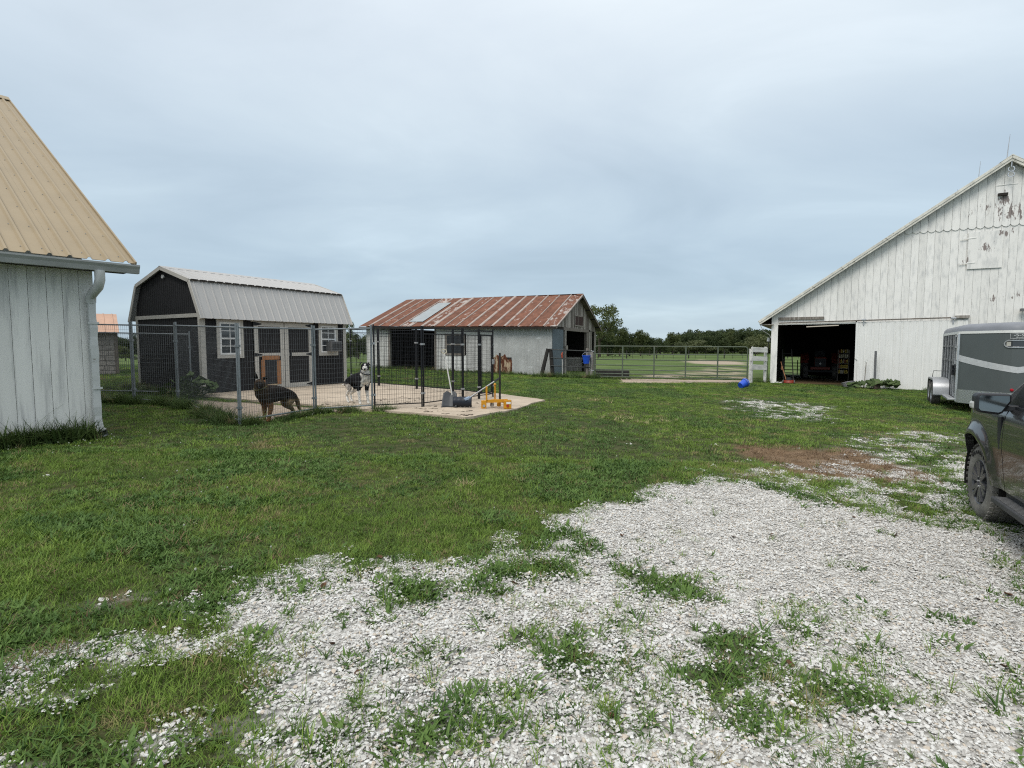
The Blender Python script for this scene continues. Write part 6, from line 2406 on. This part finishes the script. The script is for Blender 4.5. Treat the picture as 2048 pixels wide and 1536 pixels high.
# ================================================================== pickup
PW = gp(1962, 1049)
TF = Vector((math.cos(R(64)), math.sin(R(64)), 0))
TKO = Vector((5.53, 4.97, 0))
TKO.z = G(5.2, 5.0) - .01
pk = thing('pickup_truck', 'dark grey pickup truck with a black mirror and muddy front tyre', 'pickup', TKO, math.atan2(TF.y, TF.x))
M_paint = mat('dark_grey_car_paint', (0.042, 0.042, 0.044), rough=0.24, metal=0.25, var=0.05, spec=0.5, coat=0.7)
M_paintd = mat('dusty_lower_paint', (0.075, 0.073, 0.066), rough=0.55, var=0.25, scale=4)
M_rim = mat('gunmetal_rim', (0.13, 0.13, 0.14), rough=0.4, metal=0.5, var=0.2)
M_mud = mat('dusty_tyre', (0.135, 0.128, 0.115), rough=0.95, var=0.3, scale=6, c2=(0.26, 0.245, 0.22), t0=0.45, t1=0.7, bump=.3)
M_mirror = mat('mirror_glass', (0.55, 0.60, 0.60), rough=0.08, metal=1.0, var=0.02)
WR, AR = .385, .485


def yprof(z):
    return float(np.interp(z, [.36, .46, .60, .78, .83, 1.0, 1.10, 1.16, 1.22], [.885, .915, .935, .950, .962, .957, .950, .938, .90]))


def taper(x):
    return .45 * ((x - .1) / .84) ** 2 if x > .1 else 0


def flare(x, z):
    d = math.hypot(x, z - WR)
    return .045 * max(0, 1 - abs(d - AR - .02) / .11) if z > .35 else 0


def body_panel(name, xs_, zlo, zhi, side, m_=None, arch=0.0, nrow=14, par=pk):
    rows = []
    for f in np.linspace(0, 1, nrow):
        row = []
        for x in xs_:
            z = zlo(x) + (zhi(x) - zlo(x)) * f
            xx = x - arch
            row.append((x, side * (yprof(z) - taper(x) + flare(xx, z)), z))
        rows.append(row)
    lip = [(p_[0], side * (abs(p_[1]) - .07), p_[2] + .004) for p_ in rows[0]]
    top = [(p_[0], side * (abs(p_[1]) - .05), p_[2] - .002) for p_ in rows[-1]]
    rows = [lip] + rows + [top]
    mb = MB().grid(rows)
    # turned-in ends
    mb.grid([[r_[0] for r_ in rows], [(r_[0][0], side * (abs(r_[0][1]) - .03), r_[0][2]) for r_ in rows]])
    mb.grid([[r_[-1] for r_ in rows], [(r_[-1][0], side * (abs(r_[-1][1]) - .03), r_[-1][2]) for r_ in rows]])
    return mb.build(name, m_ or M_paint, par, smooth=True)


def arch_lo(x, ax, base):
    d = abs(x - ax)
    return max(base, WR + math.sqrt(AR * AR - d * d)) if d < AR else base


XR = -3.55
for s in (1, -1):
    body_panel('front_fender', list(np.linspace(-.70, -.486, 4)) + list(np.linspace(-.484, .484, 33)) + list(np.linspace(.487, .74, 8)), lambda x: arch_lo(x, 0, .46), lambda x: float(np.interp(x, [-.7, .2, .6, .74], [1.225, 1.225, 1.16, 1.09])), s)
    d1 = body_panel('front_door', np.linspace(-1.70, -.712, 10), lambda x: .46, lambda x: 1.20 + .01 * x * 0, s)
    body_panel('rear_door', list(np.linspace(-2.66, -1.712, 10)), lambda x: .46, lambda x: 1.20, s)
    body_panel('bed_side', list(np.linspace(-4.75, XR - .487, 6)) + list(np.linspace(XR - .484, XR + .484, 25)) + list(np.linspace(XR + .487, -2.68, 5)), lambda x: arch_lo(x, XR, .46), lambda x: 1.20, s, arch=XR)
    Bx(-1.62, -1.48, s * .965 - .02, s * .965 + .02, 1.02, 1.06).build('door_handle', M_paint, d1, bevel=.01)
    # side vent behind the wheel arch
    MB().prism([(-.66, 1.12), (-.585, 1.12), (-.575, 1.06), (-.60, .90), (-.64, .82), (-.66, .84)], 'y', s * .955 - .012, s * .955 + .006).build('fender_vent', M_plastic, pk, bevel=.004)
    Bx(-2.72, -.66, s * .86 - .03, s * .86 + .03, .37, .47).build('rocker', M_plastic, pk)
    st_ = MB().box(-2.95, -.66, min(s * .84, s * 1.0), max(s * .84, s * 1.0), .345, .40).build('running_board', mat('black_step', (.05, .05, .052), rough=.6, var=.2), pk, bevel=.012)
    rb = MB()
    for x in np.arange(-2.9, -.72, .045):
        rb.box(x, x + .022, min(s * .87, s * .985), max(s * .87, s * .985), .4005, .407)
    rb.build('tread_rib', M_grey_pl, st_)
    for xw in (0, XR):
        w = thing('wheel', None, None)
        bpy.data.objects.remove(w)
        yc = s * .775
        ro = (.29, .345, .372, .385)
        prof = [(.215, -.125), (.235, -.135), (.31, -.142), (.350, -.132), (.376, -.105), (.383, -.05), (.385, 0), (.383, .05), (.376, .105), (.350, .132), (.31, .142), (.235, .135), (.215, .125)]
        q = MB().lathe(prof, (xw, yc, WR), (0, 1, 0), 48).build('wheel', M_mud, pk, smooth=True)
        tb = MB()
        nT = 40
        for k in range(nT):
            a = 2 * math.pi * k / nT
            for j, (yy, w_, sk) in enumerate(((-.112, .045, .0), (-.048, .05, .5), (.016, .05, .15), (.078, .04, .6), (.122, .035, .2))):
                aa = a + sk * 2 * math.pi / nT
                r0, r1 = .372, .394 - abs(yy) * .06
                da = .036
                pts = []
                for r_ in (r0, r1):
                    for (ang, y_) in ((aa - da, yy - w_ / 2), (aa + da, yy - w_ / 2), (aa + da * .8, yy + w_ / 2), (aa - da * 1.1, yy + w_ / 2)):
                        pts.append((xw + r_ * math.cos(ang), yc + y_ * .98, WR + r_ * math.sin(ang)))
                tb.add(pts, [(0, 1, 2, 3), (7, 6, 5, 4), (0, 4, 5, 1), (1, 5, 6, 2), (2, 6, 7, 3), (3, 7, 4, 0)])
        tb.build('tread_blocks', M_mud, q, kind='stuff')
        rm = MB().lathe([(0, .05 * s), (.20, .05 * s), (.205, .118 * s), (.222, .132 * s), (.226, .128 * s), (.216, .05 * s), (.215, -.1 * s), (0, -.1 * s)], (xw, yc, WR), (0, 1, 0), 36)
        for k in range(6):
            a = 2 * math.pi * k / 6 + .3
            for e in (-.20, .20):
                rm.bar((xw + .06 * math.cos(a + e * .5), yc + .108 * s, WR + .06 * math.sin(a + e * .5)), (xw + .205 * math.cos(a + e), yc + .115 * s, WR + .205 * math.sin(a + e)), .044, .05, (0, 1, 0))
        rm.lathe([(0, .125 * s), (.045, .122 * s), (.075, .105 * s), (.08, .06 * s)], (xw, yc, WR), (0, 1, 0), 20)
        rm.build('rim', M_rim, q)
        lg = MB()
        for k in range(6):
            a = 2 * math.pi * k / 6
            lg.lathe([(0, .135 * s), (.010, .133 * s), (.012, .10 * s)], (xw + .058 * math.cos(a), yc, WR + .058 * math.sin(a)), (0, 1, 0), 6)
        lg.build('lug_nut', M_alu, q)
        if s > 0:
            M_let2 = mat('dark_sidewall_letter', (0.022, 0.022, 0.022), rough=.8)
            for k, ch in enumerate('WRANGLER'):
                a = R(90 + 36 - k * 10.5) if True else 0
                # seen from the left of the truck: forwards is to the left, so angles run the other way
                aa = math.pi - a
                ax_ = xw + .298 * math.cos(math.pi - aa) * -1
                px_ = xw - .298 * math.cos(a) * 1
                cx__, cz__ = xw + .298 * math.cos(math.pi - a), WR + .298 * math.sin(a)
                me_ = text_mesh(ch, .052, M_let2, .002)
                Mx = Matrix(((-1, 0, 0), (0, 0, 1), (0, 1, 0))).to_4x4()     # text x -> -x, text y -> z, facing +y
                Mr = Matrix.Rotation(-(math.pi / 2 - a) * -1, 4, 'Z')
                me_.transform(Matrix.Translation((cx__, yc + .146, cz__)) @ Mx @ Matrix.Rotation(a - math.pi / 2, 4, 'Z'))
                share('lettering', me_, q)
    # wheel wells
    for xw in (0, XR):
        n_ = 16
        rows = [[(xw + (AR + .02) * math.cos(a), s * y, WR + (AR + .02) * math.sin(a)) for a in np.linspace(-.25, math.pi + .25, n_)] for y in (.45, .90)]
        mb = MB().grid(rows)
        mb.add([(xw, s * .45, WR)] + rows[0], [(0, i + 1, i + 2) for i in range(n_ - 1)])
        mb.build('wheel_well', M_dark, pk)
# hood
rows = []
for x in np.linspace(-.60, .80, 10):
    zt = float(np.interp(x, [-.6, .2, .6, .80], [1.235, 1.23, 1.165, 1.09]))
    row = []
    for y in np.linspace(-1, 1, 13):
        hw = .89 - taper(x)
        row.append((x, y * hw, zt + .075 * (1 - abs(y) ** 3) - .01 + (.02 if .25 < abs(y) < .6 else 0)))
    rows.append(row)
MB().grid(rows).build('hood', M_paint, pk, smooth=True)
Bx(.66, .80, -.62, .62, .62, 1.05).build('grille', M_plastic, pk, bevel=.03)
for s in (-1, 1):
    Bx(.58, .77, min(s * .45, s * .66), max(s * .45, s * .66), .80, 1.0).build('headlight', M_alu, pk, bevel=.03)
rows = [[(.93 - .35 * abs(y) ** 3, y * .80, z) for y in np.linspace(-1, 1, 13)] for z in (.42, .50, .70, .74)]
o_ = MB().grid(rows).build('front_bumper', M_plastic, pk, smooth=True)
sm = o_.modifiers.new('thick', 'SOLIDIFY')
sm.thickness = .12
Bx(-4.7, .6, -.60, .60, .40, .62).build('chassis', M_dark, pk)
Bx(-2.62, -.65, -.84, .84, .45, .60).build('cab_floor', M_dark, pk)
MB().prism([(-.62, -.85), (-.62, .85), (-.66, .85), (-.66, -.85)], 'z', .5, 1.2).build('firewall', M_dark, pk)
# greenhouse
BZ, RZ = 1.20, 1.80
gl = [(-.48, BZ), (-1.22, RZ), (-2.40, RZ), (-2.62, BZ)]
for s in (1, -1):
    yb, yr = s * .875, s * .70
    Bp = {'a0': (-.48, yb, BZ), 'a1': (-1.24, yr, RZ), 'b0': (-1.70, yb, BZ), 'b1': (-1.72, yr, RZ), 'c0': (-2.58, yb, BZ), 'c1': (-2.42, yr, RZ)}
    Bp = {k: Vector(v) for k, v in Bp.items()}
    MB().bar(Bp['a0'], Bp['a1'], .05, .09, (1, 0, .6)).build('windscreen_pillar', M_paint, pk, bevel=.01)
    MB().bar(Bp['b0'], Bp['b1'], .05, .09, (1, 0, 0)).build('door_pillar', M_plastic, pk)
    MB().bar(Bp['c0'], Bp['c1'], .05, .18, (1, 0, 0)).build('rear_pillar', M_paint, pk)
    MB().bar(Bp['a1'], Bp['c1'], .06, .06).build('roof_rail', M_paint, pk)
    MB().bar((-.60, s * .890, BZ + .012), (-2.60, s * .890, BZ + .012), .03, .028).build('belt_trim', M_plastic, pk)
    for (a_, b_, c__, d__) in (('a0', 'b0', 'b1', 'a1'), ('b0', 'c0', 'c1', 'b1')):
        MB().add([Bp[a_], Bp[b_], Bp[c__], Bp[d__]], [(0, 1, 2, 3)]).build('side_window', M_glass, pk)
    # small fixed triangle of black trim at the mirror foot
    MB().prism([(-.56, BZ + .01), (-.92, BZ + .01), (-.92, BZ + .25)], 'y', s * .865, s * .885).build('mirror_sail', M_plastic, pk)
MB().add([(-.48, .87, BZ), (-.48, -.87, BZ), (-1.24, -.70, RZ), (-1.24, .70, RZ)], [(0, 1, 2, 3)]).build('windscreen', M_glass, pk)
MB().add([(-2.60, .87, BZ), (-2.60, -.87, BZ), (-2.42, -.70, RZ), (-2.42, .70, RZ)], [(0, 1, 2, 3)]).build('rear_window', M_glass, pk)
rows = [[(x, y * .71, RZ + .045 * (1 - y * y) + (.015 if -2.3 < x < -1.4 else 0)) for y in np.linspace(-1, 1, 9)] for x in (-1.22, -1.35, -1.8, -2.3, -2.44)]
MB().grid(rows).build('roof', M_paint, pk, smooth=True)
Bx(-4.74, -2.70, -.86, .86, .70, .74).build('bed_floor', M_plastic, pk)
Bx(-4.80, -4.74, -.86, .86, .55, 1.20).build('tailgate', M_paint, pk)
Bx(-4.92, -4.80, -.90, .90, .45, .62).build('rear_bumper', M_steel, pk, bevel=.02)
for s in (1, -1):
    DY = -.10
    lo = [(1.035, 1.335), (1.255, 1.335), (1.280, 1.315), (1.280, 1.20), (1.257, 1.165), (1.12, 1.150), (1.09, 1.165), (1.035, 1.27)]
    mb = MB().prism([(s * (y + DY), z) for y, z in lo], 'x', -.80, -.66)
    mr = mb.build('wing_mirror', M_plastic, pk, bevel=.022, segs=3)
    gl_ = [(1.055, 1.318), (1.245, 1.318), (1.26, 1.305), (1.26, 1.205), (1.245, 1.185), (1.125, 1.172), (1.105, 1.182), (1.053, 1.275)]
    MB().prism([(s * (y + DY), z) for y, z in gl_], 'x', -.806, -.801).build('glass', M_mirror, mr)
    MB().prism([(s * 1.10, 1.19), (s * 1.192, 1.19), (s * 1.192, 1.26), (s * 1.10, 1.26)], 'x', -.75, -.645).build('cap', mat('pale_lens', (.42, .42, .40), rough=.4), mr, bevel=.02)
    MB().bar((-.76, s * .86, 1.215), (-.72, s * .98, 1.20), .06, .05).build('arm', M_plastic, mr, bevel=.01)


# ================================================================== dogs
def skin_animal(name, J, E, colour, extra, parent, m_):
    """one continuous body grown over a skeleton of joints"""
    ids = list(J)
    me = bpy.data.meshes.new(name)
    me.from_pydata([J[k][0] for k in ids], [(ids.index(a), ids.index(b)) for a, b in E], [])
    o = bpy.data.objects.new(name, me)
    col.objects.link(o)
    sk = o.modifiers.new('skin', 'SKIN')
    sk.use_smooth_shade = True
    for i, k in enumerate(ids):
        r_ = J[k][1]
        me.skin_vertices[0].data[i].radius = r_ if hasattr(r_, '__len__') else (r_, r_)
        me.skin_vertices[0].data[i].use_root = (i == 0)
    ss = o.modifiers.new('sub', 'SUBSURF')
    ss.levels = ss.render_levels = 2
    dg_ = bpy.context.evaluated_depsgraph_get()
    body = bpy.data.meshes.new_from_object(o.evaluated_get(dg_))
    bpy.data.objects.remove(o)
    bm = bmesh.new()
    bm.from_mesh(body)
    for vs, fs in extra:
        bv = [bm.verts.new(v) for v in vs]
        for f in fs:
            try:
                bm.faces.new([bv[i] for i in f])
            except ValueError:
                pass
    bmesh.ops.recalc_face_normals(bm, faces=bm.faces)
    for f in bm.faces:
        f.smooth = True
    bm.to_mesh(body)
    bm.free()
    a = body.color_attributes.new('coat', 'FLOAT_COLOR', 'POINT')
    rs = random.Random(1)
    for i, v in enumerate(body.vertices):
        c_ = colour(v.co)
        k = rs.uniform(.55, 1.6)
        a.data[i].color = (c_[0] * k, c_[1] * k, c_[2] * k, 1)
    body.materials.clear()
    body.materials.append(m_)
    return share('body', body, parent)


M_fur = bpy.data.materials.new('dog_coat')
M_fur.use_nodes = True
_t = M_fur.node_tree
_p = _t.nodes['Principled BSDF']
_p.inputs['Roughness'].default_value = .9
_p.inputs['Specular IOR Level'].default_value = .12
_a = N(_t, 'ShaderNodeAttribute')
_a.attribute_name = 'coat'
_t.links.new(_a.outputs['Color'], _p.inputs['Base Color'])
_n = N(_t, 'ShaderNodeTexNoise')
_n.inputs['Scale'].default_value = 60
_b = N(_t, 'ShaderNodeBump')
_b.inputs['Strength'].default_value = .6
_b.inputs['Distance'].default_value = .01
_t.links.new(N(_t, 'ShaderNodeTexCoord').outputs['Object'], _n.inputs['Vector'])
_t.links.new(_n.outputs['Fac'], _b.inputs['Height'])
_t.links.new(_b.outputs[0], _p.inputs['Normal'])


def legs(J, E, fx, hx, chest, pelvis, w, sh, tf=1.0, stance=((0, 0), (0, 0), (0, 0), (0, 0))):
    for i, s in enumerate((1, -1)):
        n = 'LR'[i]
        d = stance[i][0]
        J['s' + n] = ((fx, s * w * .9, sh * .70), .062 * tf)
        J['e' + n] = ((fx - .05 + d * .4, s * w, sh * .50), .047 * tf)
        J['w' + n] = ((fx - .02 + d * .8, s * w, sh * .24), .030 * tf)
        J['p' + n] = ((fx + d, s * w, sh * .05), .030 * tf)
        J['t' + n] = ((fx + .06 + d, s * w, sh * .035), .026 * tf)
        E += [(chest, 's' + n), ('s' + n, 'e' + n), ('e' + n, 'w' + n), ('w' + n, 'p' + n), ('p' + n, 't' + n)]
        d = stance[2 + i][0]
        J['h' + n] = ((hx + .01, s * w * .85, sh * .68), (.085 * tf, .095 * tf))
        J['k' + n] = ((hx + .10 + d * .4, s * w * 1.05, sh * .47), .056 * tf)
        J['o' + n] = ((hx - .09 + d * .9, s * w, sh * .27), .031 * tf)
        J['f' + n] = ((hx - .05 + d, s * w, sh * .05), .027 * tf)
        J['g' + n] = ((hx + .01 + d, s * w, sh * .035), .024 * tf)
        E += [(pelvis, 'h' + n), ('h' + n, 'k' + n), ('k' + n, 'o' + n), ('o' + n, 'f' + n), ('f' + n, 'g' + n)]


def ear(base, tip, wdir, w, thick=.012):
    b, t_, wd = Vector(base), Vector(tip), Vector(wdir).normalized()
    nrm = (t_ - b).cross(wd).normalized() * thick
    m_ = b + (t_ - b) * .5
    vs = [b - wd * w, b + wd * w, m_ + wd * w * .85, t_, m_ - wd * w * .85, b + nrm * 2, m_ + nrm * 1.6]
    return vs, [(0, 1, 5), (1, 2, 6, 5), (2, 3, 6), (3, 4, 6), (4, 0, 5, 6), (0, 4, 3, 2, 1)]


def dog_head(J, E, neck, head, fwd, skull, muz, length):
    """skull, stop, muzzle and nose set along a facing direction"""
    f = Vector(fwd).normalized()
    h = Vector(head)
    J['hd'] = (tuple(h), skull)
    J['br'] = (tuple(h + f * length * .42 + Vector((0, 0, -.012))), (skull * .78, skull * .72))
    J['mz'] = (tuple(h + f * length * .75 + Vector((0, 0, -.035))), muz)
    J['ns'] = (tuple(h + f * length * 1.12 + Vector((0, 0, -.045))), muz * .8)
    E += [(neck, 'hd'), ('hd', 'br'), ('br', 'mz'), ('mz', 'ns')]
    return f, h


# shepherd
D1 = Vector((-4.79, 10.92, 0))
D1.z = G(D1.x, D1.y) - .03
dg1 = thing('shepherd_dog', 'black and tan shepherd dog standing behind the galvanised mesh, looking out', 'dog', D1, R(-115.6))
dg1.scale = (1.0, 1.0, .98)
J, E = {}, []
J['pv'] = ((-.33, 0, .555), (.135, .155))
J['ln'] = ((-.14, 0, .575), (.145, .165))
J['rb'] = ((.08, 0, .555), (.165, .205))
J['ch'] = ((.26, 0, .56), (.155, .20))
J['nb'] = ((.36, .02, .67), (.135, .15))
J['nk'] = ((.42, .05, .755), .118)
E += [('pv', 'ln'), ('ln', 'rb'), ('rb', 'ch'), ('ch', 'nb'), ('nb', 'nk')]
fw, hd = dog_head(J, E, 'nk', (.45, .08, .835), (.66, .75, -.36), .096, .050, .17)
legs(J, E, .26, -.33, 'ch', 'pv', .11, .66, 1.3, ((.03, 0), (-.05, 0), (.10, 0), (-.10, 0)))
J['t1'] = ((-.45, 0, .50), .05)
J['t2'] = ((-.55, -.01, .36), .05)
J['t3'] = ((-.60, -.03, .22), .042)
J['t4'] = ((-.66, -.05, .13), .02)
E += [('pv', 't1'), ('t1', 't2'), ('t2', 't3'), ('t3', 't4')]
sd_ = fw.cross(Vector((0, 0, 1))).normalized()
ears = [ear(hd - fw * .02 + sd_ * .055 + Vector((0, 0, .05)), hd - fw * .03 + sd_ * .075 + Vector((0, 0, .20)), fw * .2 + sd_, .038),
        ear(hd - fw * .02 - sd_ * .055 + Vector((0, 0, .05)), hd - fw * .02 - sd_ * .19 + Vector((0, 0, .085)), fw * .2 + Vector((0, 0, 1)), .036)]


def shep(p_):
    if (Vector(p_) - hd).length < .24 and p_.z > .72:
        q = (Vector(p_) - hd).dot(fw)
        return (.014, .012, .010) if q > .09 or p_.z > hd.z + .04 else (.05, .034, .022)
    if p_.z < .40 and p_.x > .10 and abs(p_.y) > .035:
        return (.15, .075, .035)
    if p_.x < -.12 and p_.z < .42:
        return (.16, .115, .065)
    if p_.x > .30 and p_.z < .72:
        return (.06, .042, .028)
    if p_.z < .46:
        return (.035, .028, .02)
    return (.020, .016, .014)


skin_animal('body', J, E, shep, ears, dg1, M_fur)
M_eye = mat('dog_eye', (.02, .012, .008), rough=.1, spec=.8)
M_nose = mat('dog_nose', (.008, .008, .008), rough=.35)
M_collar_y = mat('yellow_collar', (.10, .085, .03), rough=.7)


def face(par, nose_pt, f, h, skull):
    s_ = f.cross(Vector((0, 0, 1))).normalized()
    MB().lathe([(0, -.022), (.018, -.014), (.022, 0), (.016, .015), (0, .022)], nose_pt, (0, 0, 1), 8).build('nose', M_nose, par, smooth=True)
    for k in (-1, 1):
        c_ = h + f * skull * .80 + s_ * (k * skull * .45) + Vector((0, 0, skull * .22))
        MB().lathe([(0, -.011), (.009, -.006), (.011, 0), (.009, .006), (0, .011)], c_, (0, 0, 1), 8).build('eye', M_eye, par, smooth=True)


face(dg1, Vector(J['ns'][0]) + fw * .035 + Vector((0, 0, .012)), fw, hd, .096)
MB().tube([tuple(Vector((.395, .025, .715)) + Vector((.13 * math.cos(a) * .8, .13 * math.sin(a), .05 * math.cos(a) * -1))) for a in np.linspace(0, 6.283, 16)[:-1]], .012, 6, closed=True).build('collar', M_collar_y, dg1)

# black and white dog
D2 = Vector((-3.68, 12.85, 0))
D2.z = GS(D2.x, D2.y)
dg2 = thing('mastiff_dog', 'black and white dog standing on the slab behind the mesh with its white chest showing', 'dog', D2, R(-44))
dg2.scale = (1.1, 1.1, 1.1)
J, E = {}, []
J['pv'] = ((-.31, 0, .54), (.095, .11))
J['ln'] = ((-.13, 0, .55), (.095, .11))
J['rb'] = ((.07, 0, .54), (.12, .16))
J['ch'] = ((.25, 0, .53), (.125, .165))
J['nb'] = ((.33, -.01, .64), (.10, .12))
J['nk'] = ((.37, -.03, .74), .085)
E += [('pv', 'ln'), ('ln', 'rb'), ('rb', 'ch'), ('ch', 'nb'), ('nb', 'nk')]
fw2, hd2 = dog_head(J, E, 'nk', (.40, -.05, .845), (.80, -.52, -.20), .098, .058, .16)
legs(J, E, .25, -.31, 'ch', 'pv', .095, .64, .95, ((.0, 0), (-.02, 0), (-.10, 0), (.10, 0)))
J['t1'] = ((-.42, .01, .52), .035)
J['t2'] = ((-.52, .03, .42), .027)
J['t3'] = ((-.66, .05, .37), .019)
J['t4'] = ((-.80, .07, .37), .010)
E += [('pv', 't1'), ('t1', 't2'), ('t2', 't3'), ('t3', 't4')]
sd2 = fw2.cross(Vector((0, 0, 1))).normalized()
ears2 = [ear(hd2 + sd2 * (.065 * k) + Vector((0, 0, .06)), hd2 + sd2 * (.125 * k) + fw2 * .03 + Vector((0, 0, -.005)), fw2, .035) for k in (-1, 1)]


def bw_(p_):
    v_ = Vector(p_) - hd2
    q = v_.dot(fw2)
    blk, wht = (.009, .009, .011), (.62, .60, .56)
    if v_.length < .24 and p_.z > .70:
        lat = abs(v_.dot(sd2))
        if q > .135:
            return wht
        if lat < .016 and q > .07:
            return wht
        if p_.z < hd2.z - .10 and q > -.02:
            return wht
        return blk
    if p_.x < -.68:
        return wht
    if p_.x > .28 and p_.z > .20:
        return wht if (p_.y < .09 and p_.y > -.11) else blk
    if p_.x > .12 and p_.z < .30:
        return wht
    if p_.x < -.1 and p_.z < .30:
        return wht
    if p_.x < -.1 and p_.y < -.05 and p_.z < .42:
        return (.30, .27, .24)
    return blk


skin_animal('body', J, E, bw_, ears2, dg2, M_fur)
face(dg2, Vector(J['ns'][0]) + fw2 * .035 + Vector((0, 0, .015)), fw2, hd2, .088)
MB().tube([tuple(Vector((.355, -.02, .70)) + Vector((.112 * math.cos(a), .105 * math.sin(a), -.055 * math.cos(a)))) for a in np.linspace(0, 6.283, 16)[:-1]], .013, 6, closed=True).build('collar', M_plastic, dg2)
